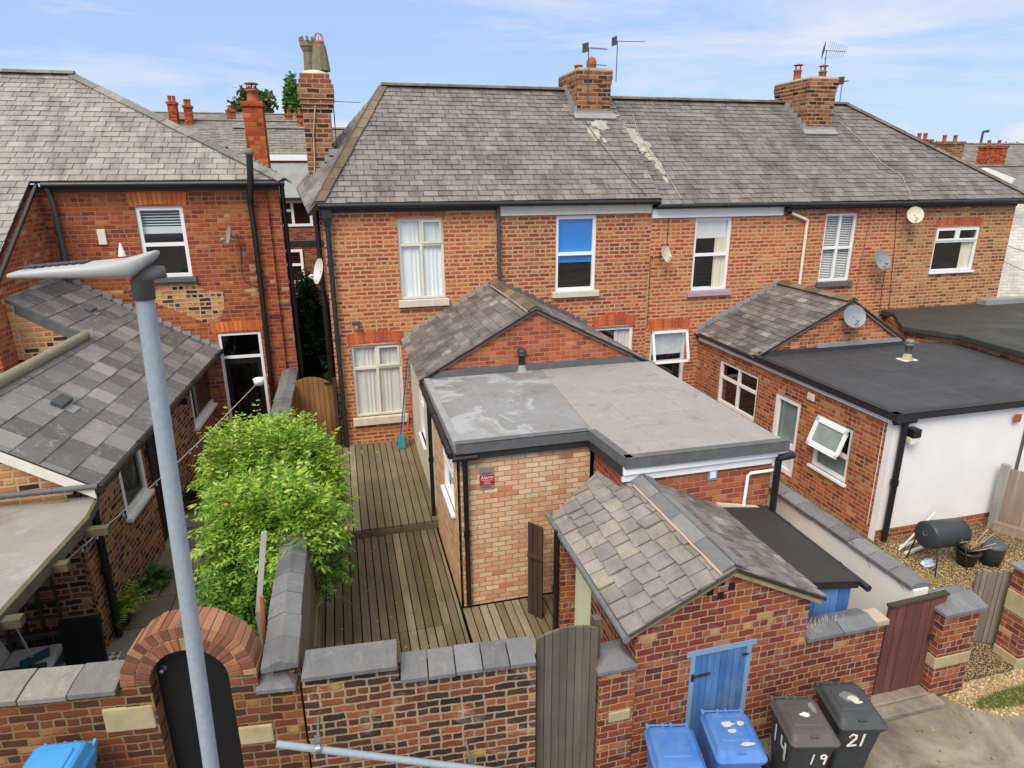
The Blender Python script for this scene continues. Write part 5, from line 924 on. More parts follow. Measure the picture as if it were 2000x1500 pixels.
# canopy over the yard corner
cn = thing('canopy', 'low grey felt canopy with mossy timber edge in front of the outbuilding', 'canopy', (-4.5, 7.4, 0)); CZ = P(150, 975, 'y', NY).z-.07
a, b, c_, d = P(0, 972, 'z', CZ+.05), P(188, 968, 'z', CZ+.05), P(165, 1012, 'z', CZ-.05), P(0, 1192, 'z', CZ-.1)
dd = (d-c_)*1.6+c_
mb = MB(); mb.ext([Vector((-8, NY-.05, CZ+.1)), Vector((-8, dd.y, dd.z)), dd, c_, b][::1], (0, 0, -.04)); mb.build('felt_roof', CANOPY, cn)
m_ = MB(); m_.ob(c_+Vector((-.0, 0, -.12)), dd-c_, (.06, 0, 0), (0, 0, .13)); m_.ob(b+Vector((-.02, 0, -.1)), c_-b, (.06, 0, 0), (0, 0, .1)); m_.build('edge_timber', OLDW, cn)
for k, (px, py) in enumerate(((193, 1028), (112, 1098), (18, 1205))): q = P(px, py, 'z', CZ-.12); m_ = MB(); m_.box(q.x-.45, q.x+.1, q.y-.05, q.y+.05, CZ-.22, CZ-.13); m_.build('rafter', OLDW, cn)
mb = MB(); wall(mb, (-6.2, NY+.0), (wA_.x-.02, NY+.0), GL, CZ+.05, (), .1); mb.build('back_wall', B_OUT, cn)
m_ = MB()
for k in range(7): m_.box(-5.0+k*.2, -4.97+k*.2, NY-.04, NY-.01, GL, 1.3)
for k in range(8): m_.box(-5.0, -3.75, NY-.055, NY-.04, GL+.1+k*.2, GL+.13+k*.2)
t = m_; solo(m_, 'trellis', DARKW, 'dark square trellis fixed to the brick wall below the canopy', 'trellis')
q0, q1 = P(115, 1262, 'y', 7.6), P(187, 1215, 'y', 7.6); m_ = MB(); m_.ob((q0.x, 7.6, GL), (q1.x-q0.x, 0, 0), (0, .06, 0), (0, .1, q1.z-GL)); solo(m_, 'black_panel', BLACKD, 'square black panel leaning on the brick wall under the canopy', 'panel')
# left side boundary stub wall and side passage gate
sw_ = thing('boundary_wall', 'short brick wall with ridged stone coping between the left house door and plank gate', 'wall', (-1.4, 13.3, GL)); mb = MB(); wall(mb, (-1.2, 14.9), (-1.2, 11.8), GL, 1.48, (), .22, True); mb.v = mb.v; m2 = MB(); m2.box(-1.42, -1.2, 11.8, 14.93, GL, 1.48); m2.build('wall', B_LEFT, sw_)
def coping(parent, A, B, z, hw=.15, L=.5, rise=.06, th=.07, mat=STONECAP, seed=1, hip=None, flat=False, jitter=.006, name='coping'):
    rr = random.Random(seed); A = Vector((A[0], A[1], z)); B = Vector((B[0], B[1], z)); d = B-A; n = max(1, round(d.length/L)); d /= n; dn = d.normalized(); s_ = dn.cross(Z); m_ = MB()
    for i in range(n):
        j = rr.uniform(-jitter, jitter); p0 = A+d*i+dn*.005+s_*j; p1 = A+d*(i+1)-dn*.005+s_*j; zz_ = rr.uniform(-.004, .004)
        prof = [(-hw, 0), (hw, 0), (hw, th), (0, th+rise), (-hw, th)] if not flat else [(-hw, 0), (hw, 0), (hw, th), (.02, th+rise*.4), (-hw, th+rise*.5)]
        h0 = .12 if (hip == 'B' and i == n-1) or hip == 'AB' else 0
        m_.loft([[p0+s_*a+Z*(b+zz_) for a, b in prof], [p1+s_*a+Z*((b if not h0 or b <= th else th)+zz_) for a, b in prof]] if not h0 else [[p0+s_*a+Z*(b+zz_) for a, b in prof], [p1-dn*h0+s_*a+Z*(b+zz_) for a, b in prof], [p1+s_*a+Z*(min(b, th)+zz_) for a, b in prof]])
    return m_.build(name, mat, parent, bevel=.006)
coping(sw_, (-1.31, 14.9), (-1.31, 11.72), 1.48, .17, .55, .06, .05, STONECAP, 4, 'B')
def plank_gate(label, A, B, z0, z1, rise, mat, n=7, th=.03, name='gate', group=None, ledges=True, sag=None):
    A, B = Vector((A[0], A[1], 0)), Vector((B[0], B[1], 0)); u = (B-A).normalized(); nn = u.cross(Z); L = (B-A).length; c = (A+B)/2; t = thing(name, label, 'gate', (c.x, c.y, z0), group); m_ = MB(); w = L/n
    f = lambda q: z1+rise*(1-(2*q/L-1)**2)
    for i in range(n):
        a, b = i*w+.003, (i+1)*w-.003; zs = [f(a), f((a+b)/2), f(b)] if sag is None else [z1+sag[i % len(sag)]]*3; e = nn*(.004*(i % 3))
        m_.ext([A+u*a+Z*z0+e, A+u*b+Z*z0+e, A+u*b+Z*zs[2]+e, A+u*(a+b)/2+Z*zs[1]+e, A+u*a+Z*zs[0]+e], -nn*th)
    m_.build('boards', mat, t)
    if ledges:
        l_ = MB()
        for z in (z0+.25, z1-.3): l_.ob(A+Z*z-nn*(th+.001), u*L, -nn*.03, Z*.1)
        l_.build('ledges', mat, t)
    return t, A, B, u, nn
gz = P(610, 736, 'y', 13.75).z; ga = P(568, 800, 'y', 13.75); gb = P(655, 800, 'y', 13.75)
t, A, B, u, nn = plank_gate('warm brown arched plank gate closing the side passage beside the hipped house', (ga.x, 13.75), (gb.x, 13.7), GL, gz-.17, .17, GATEB, 9)
m_ = MB(); q = P(645, 747, 'y', 13.7); m_.box(q.x-.13, q.x+.03, 13.66, 13.68, q.z-.02, q.z+.01); m_.build('latch', BLACKP, t); m_ = MB(); m_.box(gb.x+.0, gb.x+.06, 13.66, 13.76, GL, gz-.05); m_.build('gate_post', DARKW, t)
#@FRONT
# ================================================================== FRONT BOUNDARY along the alley
rad = math.radians
FY = 4.8
J = Vector((-.62, 4.86)); G0 = Vector((1.42, 4.70))      # middle wall ends
zt1 = P(685, 1310, 'y', 4.73).z; zt2 = P(900, 1310, 'y', 4.66).z
yw = thing('boundary_wall', 'middle mixed brick alley wall with two-level blue-grey coping in front of the deck', 'wall', (.4, 4.78, GL))
mid = J+(G0-J)*((P(778, 1300, 'y', 4.74).x-J.x)/(G0.x-J.x))
ztA = zt1-.09; ztB = zt2-.09
mb = MB(); wall(mb, J, mid, GL-.3, ztA, (), .22, True); wall(mb, mid, G0, GL-.3, ztB, (), .22, True); mb.build('brickwork', B_YARD, yw)
nW = (G0-J).normalized(); nW = Vector((nW.y, -nW.x))
off = lambda p, d: (p[0]-nW.x*d, p[1]-nW.y*d)
coping(yw, off(J+(mid-J)*.01, .1), off(mid, .1), ztA, .16, .55, .06, .045, STONECAP, 5, flat=True); coping(yw, off(mid+(G0-mid)*.01, .1), off(G0, .1), ztB, .16, .25, .06, .045, STONECAP, 6, flat=True)
# left wall with the arch
LA = Vector((-6.2, 5.55)); LB = Vector((-.64, 4.87)); ul = (LB-LA).normalized(); U3 = Vector((ul.x, ul.y, 0)); N3 = U3.cross(Z)
def onw(x, y, d=0):   # pixel on the left wall's face -> (u, z)
    O = Vector((LA.x, LA.y, 0)); r = ray(x, y); t = (O-C0).dot(N3)/r.dot(N3); q = C0+r*t-O; return q.dot(U3), q.z
def wl(u, z, d=0): return Vector((LA.x, LA.y, 0))+U3*u+Z*z-N3*d
aL, aR = onw(289, 1310)[0], onw(450, 1335)[0]; atop = onw(368, 1268)[1]; r_in = (aR-aL)/2; ac = (aL+aR)/2; zc_ = atop-r_in
ztL = onw(110, 1345)[1]; ztR = onw(540, 1330)[1]
o1 = onw(228, 1300)[0]; r_out = ac-o1
lw = thing('boundary_wall', 'left brick alley wall with round-headed brick arch over a black door', 'wall', (LA+LB).to_3d()/2+Z*GL)
mb = MB(); Lw = (LB-LA).length; TH = .24
mb2 = mb
def wseg(u0, u1, z0, z1): a, b = LA+ul*u0, LA+ul*u1; wall(mb, a, b, z0, z1, (), TH, True)
wseg(0, aL, GL-.3, ztL-.09); wseg(aR, Lw, GL-.3, ztR-.09)
mb.build('brickwork', B_ARCH, lw)
m_ = MB(); n = 30; rr = random.Random(5); ro2 = (r_in+r_out)/2
for ring, (ra, rb) in enumerate(((r_in, ro2-.006), (ro2+.004, r_out))):
    nn_ = 21 if ring == 0 else 25
    for k in range(nn_):
        w0, w1 = math.pi*(k+.05)/nn_, math.pi*(k+.95)/nn_; e = rr.uniform(.0, .012); dd = TH+.02
        pts = [(ac+math.cos(w)*r, zc_+math.sin(w)*r) for r, w in ((ra, w0), (rb+e, w0), (rb+e, w1), (ra, w1))]
        m_.ext([wl(a, b, -.008-e*.5) for a, b in pts][::-1], N3*(-dd-rr.uniform(0, .01)))
m_.build('arch_ring', VOUS, lw, bevel=.006)
m_ = MB(); pr = []
for k in range(41): w = math.pi*k/40; pr.append((w))
for (ra, rb) in ((r_in+.01, r_out-.006),):
    for k in range(40):
        w0, w1 = pr[k], pr[k+1]; m_.ext([wl(ac+math.cos(w)*r, zc_+math.sin(w)*r, .0) for r, w in ((ra, w0), (rb, w0), (rb, w1), (ra, w1))][::-1], N3*(-TH+.01))
m_.build('arch_mortar', MORTAR, lw)
# masonry under the springing either side
m_ = MB()
for (a, b) in ((aL-(r_out-r_in), aL), (aR, aR+(r_out-r_in))): m_.ob(wl(a, min(ztL, ztR)-.14, -.006), U3*(b-a), -N3*(TH+.012), Z*(zc_-min(ztL, ztR)+.16))
m_.build('arch_shoulders', B_ARCH, lw)
for (px0, py0, px1, py1) in ((198, 1385, 300, 1432), (465, 1420, 533, 1455)):
    a, z1_ = onw(px0, py0); b, z0_ = onw((px0+px1)/2, py1)[0], onw(px0, py1)[1]; b = onw(px1, py0)[0]; m_ = MB(); m_.ob(wl(a, z0_, -.014), U3*(b-a), -N3*.2, Z*(z1_-z0_)); m_.build('stone_block', STONE, lw, bevel=.015)
c1_, c2_ = wl(-.3, 0, .12), wl(aL-(r_out-r_in)-.03, 0, .12); coping(lw, c1_, c2_, ztL-.09, .17, .36, .06, .05, STONECAPL, 8, flat=True)
c1_, c2_ = wl(aR+(r_out-r_in)-.03, 0, .12), wl(Lw-.02, 0, .12); coping(lw, c1_, c2_, ztR-.09, .16, .3, .07, .045, STONECAP, 9, 'B')
t = thing('arched_door', 'black round-headed door with a small steel knob inside the brick arch', 'door', wl(ac, GL, .15)); m_ = MB()
pts = [(aL-.02, GL), (aR+.02, GL)]+[(ac+math.cos(math.pi*k/24)*(r_in+.02), zc_+math.sin(math.pi*k/24)*(r_in+.02)) for k in range(25)]
m_.ext([wl(a, b, .13) for a, b in pts], -N3*.04); m_.build('door_leaf', BLACKD, t); q = onw(303, 1326); m_ = MB(); m_.lathe(wl(q[0]+.02, q[1], .13), [(.03, 0), (.03, .01), (.012, .02), (.02, .04), (.02, .055), (.001, .06)], 12, N3); m_.build('knob', CHROME, t)
# party wall between left yard and deck
pw_ = thing('party_wall', 'low party wall with ridged blue coping running back from the alley between bush and deck', 'wall', (-.75, 6.5, GL)); m_ = MB(); m_.box(-.88, -.68, 4.98, 8.6, GL, 1.66); m_.build('brickwork', B_YARD, pw_); coping(pw_, (-.78, 4.86), (-.78, 8.6), 1.66, .15, .33, .06, .045, STONECAP, 12)
m_ = MB(); [m_.box(-.66+.002*(k % 2), -.63+.002*(k % 2), 4.98, 9.9, -.12+.118*k, -.12+.118*k+.104) for k in range(15)]; m_.build('side_boards', DECKD, pw_); m_ = MB(); m_.box(-.678, -.662, 4.98, 9.9, -.13, 1.64); m_.build('backing_board', DARKW, pw_)
# wooden alley gate, pier
ga, gb = P(1049, 1300, 'y', 4.78), P(1166, 1300, 'y', 4.8); gz = P(1110, 1228, 'y', 4.79).z
t, A, B, u, nn = plank_gate('weathered grey arched plank gate between the mixed brick wall and outhouse pier', (ga.x, 4.80), (gb.x, 4.80), GL+.02, gz-.07, .075, GATEW, 8)
m_ = MB(); m_.ob(A+Z*(GL+.0)+nn*.012, u*(B-A).length, nn*.03, Z*.12); m_.build('kick_board', GATEW, t); m_ = MB(); m_.box(gb.x+.0, gb.x+.07, 4.9, 4.98, GL, gz-.05); m_.build('gate_post', GATEW, t)
px0, px1 = gb.x+.02, P(1238, 1330, 'y', FY).x
pz = P(1200, 1310, 'y', FY-.1).z
pr_ = thing('gate_pier', 'brick gate pier with hipped stone cap and pale stone block left of the outhouse', 'pier', ((px0+px1)/2, FY, GL)); m_ = MB(); m_.box(px0, px1-.004, FY-.03, FY+.3, GL-.3, pz-.07); m_.build('brickwork', B_SHED, pr_)
def pcap(parent, x0, x1, y0, y1, z, e=.035, h=.09, mat=STONECAP, dx=.5):
    m_ = MB(); x0 -= e; x1 += e; y0 -= e; y1 += e; w = (x1-x0)*dx*.5; mx_, my_ = (x0+x1)/2, (y0+y1)/2; k = .03
    m_.loft([[Vector(q) for q in ((x0, y0, z), (x1, y0, z), (x1, y1, z), (x0, y1, z))], [Vector(q) for q in ((x0, y0, z+.045), (x1, y0, z+.045), (x1, y1, z+.045), (x0, y1, z+.045))], [Vector(q) for q in ((mx_-k, my_-k, z+h), (mx_+w, my_-k, z+h), (mx_+w, my_+k, z+h), (mx_-k, my_+k, z+h))]])
    return m_.build('pier_cap', mat, parent, bevel=.006)
pcap(pr_, px0, px1-.04, FY-.03, FY+.3, pz-.07, dx=.6)
m_ = MB(); q = P(1212, 1395, 'y', FY-.03); m_.box(q.x-.13, q.x+.1, FY-.045, FY, q.z-.07, q.z+.05); m_.build('stone_block', STONE, pr_, bevel=.01)
# ================================================================== OUTHOUSE
oh = thing('outhouse', 'small gabled brick outhouse with thick stone slates and blue plank door', 'outhouse', (3.4, 5.8, GL))
ox0, ox1, oxm = px1, 4.42, 3.43; oz0 = 1.5; oz1 = 1.5; ozr = 2.02; oyb = yM-.02
dz0 = P(1345, 1275, 'y', FY).z; dxa, dxb = P(1348, 1300, 'y', FY).x, P(1466, 1275, 'y', FY).x
mb = MB(); wall(mb, (ox0, FY), (ox1, FY), GL-.3, oz0, [(dxa-ox0, dxb-ox0, GL-.3, dz0)], .16)
vents = [P(x, y, 'y', FY) for x, y in ((1387, 1156), (1409, 1137), (1429, 1145), (1407, 1163))]
mb.ext([(ox0, FY, oz0), (ox1, FY, oz0), (oxm, FY, ozr-.03)], (0, .16, 0)); wall(mb, (ox0, oyb), (ox0, FY), GL-.3, oz0, [(oyb-6.62, oyb-5.98, GL-.3, 1.25)], .16); wall(mb, (ox1, FY), (ox1, oyb), GL-.3, oz0, (), .16); mb.build('wall', B_SHED, oh)
m_ = MB(); [m_.box(v.x-.035, v.x+.035, FY-.004, FY+.02, v.z-.04, v.z+.04) for v in vents]; m_.build('vent_hole_patches', DARKIN, oh)  # near-black blocks on the brick, shade of the holes put into colour
m_ = MB(); m_.box(ox0+.05, ox0+.09, 5.98, 6.62, GL, 1.25); m_.build('green_door', LIMEP, oh)
fd = MB(); fd.box(dxa-.05, dxb+.05, FY-.012, FY+.05, dz0-.05, dz0+.01); fd.box(dxa, dxa+.05, FY-.01, FY+.05, GL, dz0-.05); fd.box(dxb-.05, dxb, FY-.01, FY+.05, GL, dz0-.05); fr = fd.build('door_frame', BLUEF, oh)
m_ = MB(); n = 8; w = (dxb-dxa-.1)/n; [m_.box(dxa+.05+i*w+.003, dxa+.05+(i+1)*w-.002, FY+.0+.002*(i % 2), FY+.03, GL+.02, dz0-.055) for i in range(n)]; dl = m_.build('door', BLUEW, oh)
m_ = MB(); q = P(1352, 1322, 'y', FY); m_.box(q.x-.02, q.x+.012, FY-.014, FY+.01, q.z-.05, q.z+.04); m_.ob((q.x, FY-.014, q.z-.014), (.2, 0, .012), (0, .012, 0), (0, 0, .022)); q = P(1458, 1276, 'y', FY); m_.box(q.x-.05, q.x+.02, FY-.014, FY+.006, q.z-.01, q.z+.012); m_.build('strap_hinges', IRONP, dl)
ov = .13; po = Plane((ox0-ov, oyb+.9, oz0-.02), -Yv, (oxm-ox0+ov, 0, ozr-oz0+.02)); pr2 = Plane((ox1+.14, FY-.07, oz0-.03), Yv, (oxm-ox1-.14, 0, ozr-oz0+.03))
so_, sr_ = math.hypot(oxm-ox0+ov, ozr-oz0+.02), math.hypot(ox1+.14-oxm, ozr-oz0+.03); lo0 = oyb+.9-(yF-.02)
ybk = yF-.03; po = Plane((ox0-ov, ybk, oz0-.02), -Yv, (oxm-ox0+ov, 0, ozr-oz0+.02)); Lp = ybk-(FY-.08)
bx_ = (xM+.08-(ox0-ov))/(oxm-ox0+ov)*so_
mb = MB(); slates(mb, po, [(0, 0), (Lp, 0), (Lp, so_), (ybk-yM+.0, so_), (ybk-yM, bx_), (ybk-yM-.0, bx_)][:4]+[(ybk-yM, bx_)], .235, .205, .024, .014, .18, seed=70, rag=.03, gap=.011, thin=.035)
mb2 = MB(); slates(mb2, Plane(po.at(0, 0), po.u, po.v), [(.75, 0), (ybk-yM+.001, 0), (ybk-yM+.001, bx_*.98), (.35, bx_*.9)], .235, .205, .024, .014, .18, seed=72, rag=.03, gap=.011, thin=.03)
slates(mb2, Plane(po.at(0, 0), po.u, po.v), [], .2, .2) if 0 else None
mb = MB(); slates(mb, po, [(ybk-yM, 0), (Lp, 0), (Lp, so_), (ybk-yM, so_)], .235, .205, .024, .014, .18, seed=70, rag=.03, gap=.011, thin=.035)
orf2 = mb.build('roof', S_SHED, oh); mb2.build('rear_slates', S_SHED, orf2)
mb = MB(); slates(mb, pr2, [(0, 0), (oyb-FY+.05, 0), (oyb-FY+.05, sr_), (0, sr_)], .17, .15, .014, .012, .25, seed=71, rag=.03, gap=.005, thin=.035); mb.build('east_slates', S_OUT, orf2)
m_ = MB(); angles(m_, (oxm, FY-.07, ozr+.02), (oxm, oyb, ozr+.02), -po.v, -pr2.v, .15, .48, .018, seed=7, lap=0); m_.build('ridge_slabs', STONECAP, orf2)
m_ = MB(); pts = [po.at(Lp-(ybk-yM)*0-s*.18, so_-.15+R.uniform(-.006, .006), .03) for s in range(int((Lp-(ybk-yM))/.18)+1)]; m_.tube(pts, [.014+R.uniform(0, .008) for _ in pts], 6); m_.build('pink_mortar', PINKM, orf2)
m_ = MB(); m_.ob((ox0-.1, FY-.055, oz0-.1), (oxm-ox0+.1, 0, ozr-oz0), (0, .05, 0), (0, 0, .075)); m_.ob((ox1+.08, FY-.055, oz0-.1), (oxm-ox1-.08, 0, ozr-oz0), (0, .05, 0), (0, 0, .075)); m_.build('verge_mortar', plain('buff_mortar', '#a08f6a', .95, var=.4, bump=.4, fine=.2), orf2)
gutter(oh, (ox0-ov-.01, ybk-.6, oz0-.05), (ox0-ov-.01, FY-.08, oz0-.07), .04, plain('grey_gutter', '#6c7274', .6, var=.4)); downpipe(oh, [(ox0-.17, 6.72, oz0-.02), (ox0-.17, 6.72, -.18)], .04, BLACKP)
mb = MB(); mb.box(ox0-.14, ox0+.02, 6.64, 6.84, -.2, oz0-.05); mb.build('end_pier', B_SHED, oh)
q0, q1 = P(1037, 1100, 'y', 7.3), P(1066, 1100, 'y', 7.3); t = thing('side_door', 'dark weathered timber door standing half hidden beside the peach brick wall', 'door', (q0.x, 7.3, -.2)); m_ = MB()
for k in range(3): m_.ob((q0.x+.05*k, 7.45-.07*k, -.2), (.045, -.065, 0), (.02, .03, 0), (0, 0, 1.42))
m_.build('boards', DARKW, t); m_ = MB(); m_.ob((q0.x-.03, 7.38, .75), (.17, -.16, -.02), (.01, .02, 0), (0, 0, .05)); m_.build('ledge', DARKW, t)
# dark felt lean-to beside the outhouse
lt = thing('lean_to', 'dark felt lean-to roof over blue boards between outhouse and white party wall', 'lean-to', (4.9, 5.8, GL))
zl = 1.35; a, b, c_, d = P(1405, 997, 'y', yM-.05), P(1485, 1000, 'y', yM-.05), P(1680, 1160, 'z', 1.30), P(1588, 1158, 'z', 1.42)
mb = MB(); mb.ext([(4.32, FY+.28, 1.46), (5.28, FY+.28, 1.32), (5.28, yM-.01, 1.36), (4.32, yM-.01, 1.5)], (0, 0, -.035)); mb.build('felt_roof', feltm('lean_to_felt', '#2c2a2a', '#383535', '#252323', .5), lt, bevel=.006)
m_ = MB(); m_.ob((4.3, FY+.27, 1.37), (.98, 0, -.14), (0, .02, 0), (0, 0, .075)); m_.build('front_fascia', BLACKP, lt); gutter(lt, (5.33, FY+.18, 1.27), (5.33, yM, 1.3), .04)
m_ = MB(); n = 5; [m_.box(4.46+i*.155, 4.46+(i+1)*.155-.006, FY+.32+.004*(i % 2), FY+.35, GL, 1.34-.02*i) for i in range(n)]; m_.build('blue_boards', BLUEW, lt)
m_ = MB(); a, b = P(1402, 990, 'y', yM-.08), P(1483, 996, 'y', yM-.08); m_.ob(a, b-a, (0, .06, 0), (0, 0, .04)); m_.build('white_trough', PAINTC, lt)
# bottle-glass shards on the coping, wall right of outhouse
rw0, rw1 = ox1-.01, P(1722, 1260, 'y', FY+.0).x; rz = P(1660, 1232, 'y', FY-.06).z-.06
rw = thing('boundary_wall', 'brick alley wall with dark coping between the outhouse and red-brown gate', 'wall', ((rw0+rw1)/2, FY, GL)); mb = MB(); wall(mb, (rw0+.003, FY+.004), (rw1, FY+.004), GL-.3, rz, (), .22, True); mb.build('brickwork', B_SHED, rw); coping(rw, (rw0+.01, FY+.1), (rw1-.16, FY+.1), rz, .16, .36, .05, .05, STONECAP, 14)
m_ = MB(); m_.ob((rw1-.15, FY-.02, rz), (.17, 0, 0), (0, .22, 0), (0, 0, .06)); m_.build('mortar_lump', PINKM, rw)
m_ = MB(); r3 = random.Random(4)
for k in range(26): x_ = rw0+.06+k*.021; h_ = r3.uniform(.03, .13)*(1-abs(k-13)/22); y_ = FY+.1+r3.uniform(-.04, .04); m_.add([(x_-.012, y_, rz+.09), (x_+.012, y_+.006, rz+.09), (x_+r3.uniform(-.012, .012), y_, rz+.1+h_)], [[0, 1, 2]])
m_.build('flaked_strips', STICK, rw)
# red-brown gate
ga, gb = P(1722, 1270, 'y', FY+.12), P(1832, 1250, 'y', FY+.12); gz = P(1778, 1180, 'y', FY+.12).z; gzb = P(1775, 1345, 'y', FY+.12).z
t, A, B, u, nn = plank_gate('red-brown plank gate at top of a concrete step beside the white party wall', (ga.x, FY+.12), (gb.x, FY+.12), gzb, gz, 0, GATER, 7)
m_ = MB(); m_.ob(A+Z*(gz+.0)+nn*.02, (B-A)+Z*.03, -nn*.07, Z*.03); m_.build('top_rail', DARKW, t); q = P(1815, 1242, 'y', FY+.1); m_ = MB(); m_.box(q.x-.02, q.x+.04, FY+.07, FY+.085, q.z-.03, q.z+.03); m_.build('latch', IRONP, t)
st_ = MB(); st_.box(rw1-.1, P(1835, 1400, 'y', 4.6).x+.1, FY-.16, FY+.14, GL, gzb-.01); st_.box(rw1+.02, P(1835, 1400, 'y', 4.6).x+.0, FY-.02, FY+.13, gzb-.01, gzb+.03); s_ = solo(st_, 'doorstep', GROUND, 'worn concrete step below the red-brown gate', 'step', bevel=.015)
# pier and white party wall on the right
p0, p1 = P(1834, 1260, 'y', FY), P(1906, 1230, 'y', FY); zp = P(1875, 1195, 'y', FY-.04).z-.05
pr_ = thing('gate_pier', 'tall brick pier with wide stone cap right of the red-brown gate', 'pier', ((p0.x+p1.x)/2, FY, GL)); m_ = MB(); m_.box(p0.x, p1.x, FY, FY+.34, GL-.2, zp); m_.build('brickwork', B_YARD if 0 else B_SHED, pr_); pcap(pr_, p0.x, p1.x, FY, FY+.34, zp, .05, .1, dx=1.0)
m_ = MB(); q = P(1865, 1285, 'y', FY); m_.box(p0.x-.008, p1.x+.008, FY-.008, FY+.348, q.z-.1, q.z+.06); m_.build('stone_block', STONE, pr_, bevel=.012)
pwt = thing('party_wall', 'cracked white rendered party wall with dark coping running back from the alley pier', 'wall', (6.35, 6.6, GL)); zq = 1.02; X0 = 6.12; m_ = MB(); m_.ext([(X0, FY+.3, GL), (X0, 9.9, GL), (X0, 9.9, zq), (X0, FY+.3, zq)][::-1], (.2, 0, 0)); m_.build('render', RENDG, pwt); coping(pwt, (X0+.1, FY+.32), (X0+.1, 9.9), zq, .14, .35, .035, .05, STONECAP, 15)
for k, pts in enumerate((((1535, 960), (1528, 975), (1510, 985), (1507, 1005), (1500, 1030)), ((1660, 1040), (1662, 1055), (1690, 1085), (1700, 1110)), ((1740, 1110), (1752, 1135), (1765, 1150)))):
    m_ = MB(); m_.tube([P(x, y, 'x', X0-.001) for x, y in pts], .004, 4); m_.build('crack', DKGREY, pwt)
# right hand picket gate, far pier
ga, gb = P(1890, 1230, 'y', 5.4), P(1972, 1190, 'y', 5.25); gz = P(1935, 1125, 'y', 5.3).z
t, A, B, u, nn = plank_gate('leaning grey picket gate with uneven boards at the right edge', (ga.x, 5.45), (gb.x+.02, 5.2), GL+.1, gz, 0, FENCEW, 9, sag=[-.02, .01, -.01, .015, .0, .03, .02, .05, .06]); 
p2 = P(1992, 1262, 'y', 4.9); fp = thing('gate_pier', 'brick and pale stone pier cut by the right edge of the photo', 'pier', (p2.x+.2, 5, GL)); m_ = MB(); m_.box(p2.x+.02, p2.x+.6, 4.9, 5.2, GL-.2, P(1975, 1145, 'y', 4.9).z); m_.build('brickwork', B_SHED, fp); pcap(fp, p2.x+.02, p2.x+.6, 4.9, 5.2, P(1975, 1145, 'y', 4.9).z, .04, .09)
m_ = MB(); 
for (ya_, yb_) in ((1185, 1222), (1290, 1335)): z1_, z0_ = P(1975, ya_, 'y', 4.9).z, P(1975, yb_, 'y', 4.9).z; m_ = MB(); m_.box(p2.x+.01, p2.x+.61, 4.89, 5.21, z0_, z1_); m_.build('stone_block', STONE, fp, bevel=.012)
#@BINS
def rrect(w, d, r, z, cx=0, cy=0, n=4):
    pts = []
    for (sx_, sy_, a0) in ((1, -1, -90), (1, 1, 0), (-1, 1, 90), (-1, -1, 180)):
        for k in range(n+1): a = rad(a0+90*k/n); pts.append(Vector((cx+sx_*(w/2-r)+r*math.cos(a), cy+sy_*(d/2-r)+r*math.sin(a), z)))
    return pts
def make_bin(label, body, lidm, extra=None):
    t = thing('wheelie_bin', label, 'wheelie bin', (0, 0, 0), 'wheelie bins along the alley wall')
    b = MB(); b.smooth = False
    b.loft([rrect(.40, .46, .05, .06, 0, .05), rrect(.47, .55, .05, .55, 0, .03), rrect(.53, .64, .055, .93, 0, .0), rrect(.57, .69, .06, .94, 0, 0), rrect(.57, .69, .06, .985, 0, 0)]); b.build('body', body, t, bevel=.006)
    l = MB(); l.loft([rrect(.60, .72, .07, .985, 0, -.01), rrect(.60, .72, .07, 1.01, 0, -.01), rrect(.55, .66, .07, 1.03, 0, -.0), rrect(.49, .56, .06, 1.075, 0, .02), rrect(.43, .46, .05, 1.085, 0, .03)]); ld = l.build('lid', lidm, t, bevel=.006)
    l = MB(); l.loft([rrect(.36, .34, .04, 1.084, 0, .03), rrect(.33, .31, .04, 1.094, 0, .03)]); l.box(-.05, .05, -.30, -.26, 1.04, 1.075); l.build('lid_panel', lidm, ld, bevel=.004)
    h = MB(); h.tube([(-.24, .40, 1.0), (.24, .40, 1.0)], .014, 10)
    for x_ in (-.24, -.05, .05, .24): h.ob((x_-.015, .31, .96), (.03, 0, 0), (0, .1, .03), (0, 0, .035))
    h.build('handle', lidm, t)
    for x_ in (-.26, .26):
        w_ = MB(); w_.lathe((x_-.03, .27, .1), [(.001, 0), (.1, 0), (.1, .06), (.001, .06)], 18, (1, 0, 0)); w_.build('wheel', RUBBER, t)
    if extra: extra(t, ld)
    return t
def place(t, x, y, rz, sc=.8): t.location = (x, y, GL); t.rotation_euler = (0, 0, rad(rz)); t.scale = (sc, sc, sc*1.03)
def stickers(ld, seed, spots, mat=STICK):
    r4 = random.Random(seed)
    for (x_, y_, a, b) in spots:
        m_ = MB(); n = 11; pts = [(x_+a*math.cos(2*math.pi*k/n)*r4.uniform(.6, 1.1), y_+b*math.sin(2*math.pi*k/n)*r4.uniform(.6, 1.1)) for k in range(n)]; zz_ = 1.098+.0004*seed+.0021*spots.index((x_, y_, a, b)); m_.ext([Vector((p, q, zz_)) for p, q in pts], (0, 0, -.006)); m_.build('torn_label', mat, ld)
STROKES = {'1': [[(.1, 1), (.0, 0)]], '4': [[(.05, 1), (-.02, .45), (.5, .5)], [(.5, .95), (.38, -.1)]], '9': [[(.5, .8), (.3, 1), (.08, .85), (.12, .6), (.35, .55), (.5, .75)], [(.5, .78), (.4, 0)]],
           '2': [[(.02, .78), (.2, 1), (.45, .9), (.45, .65), (.2, .3), (0, .02), (.55, .08)]]}
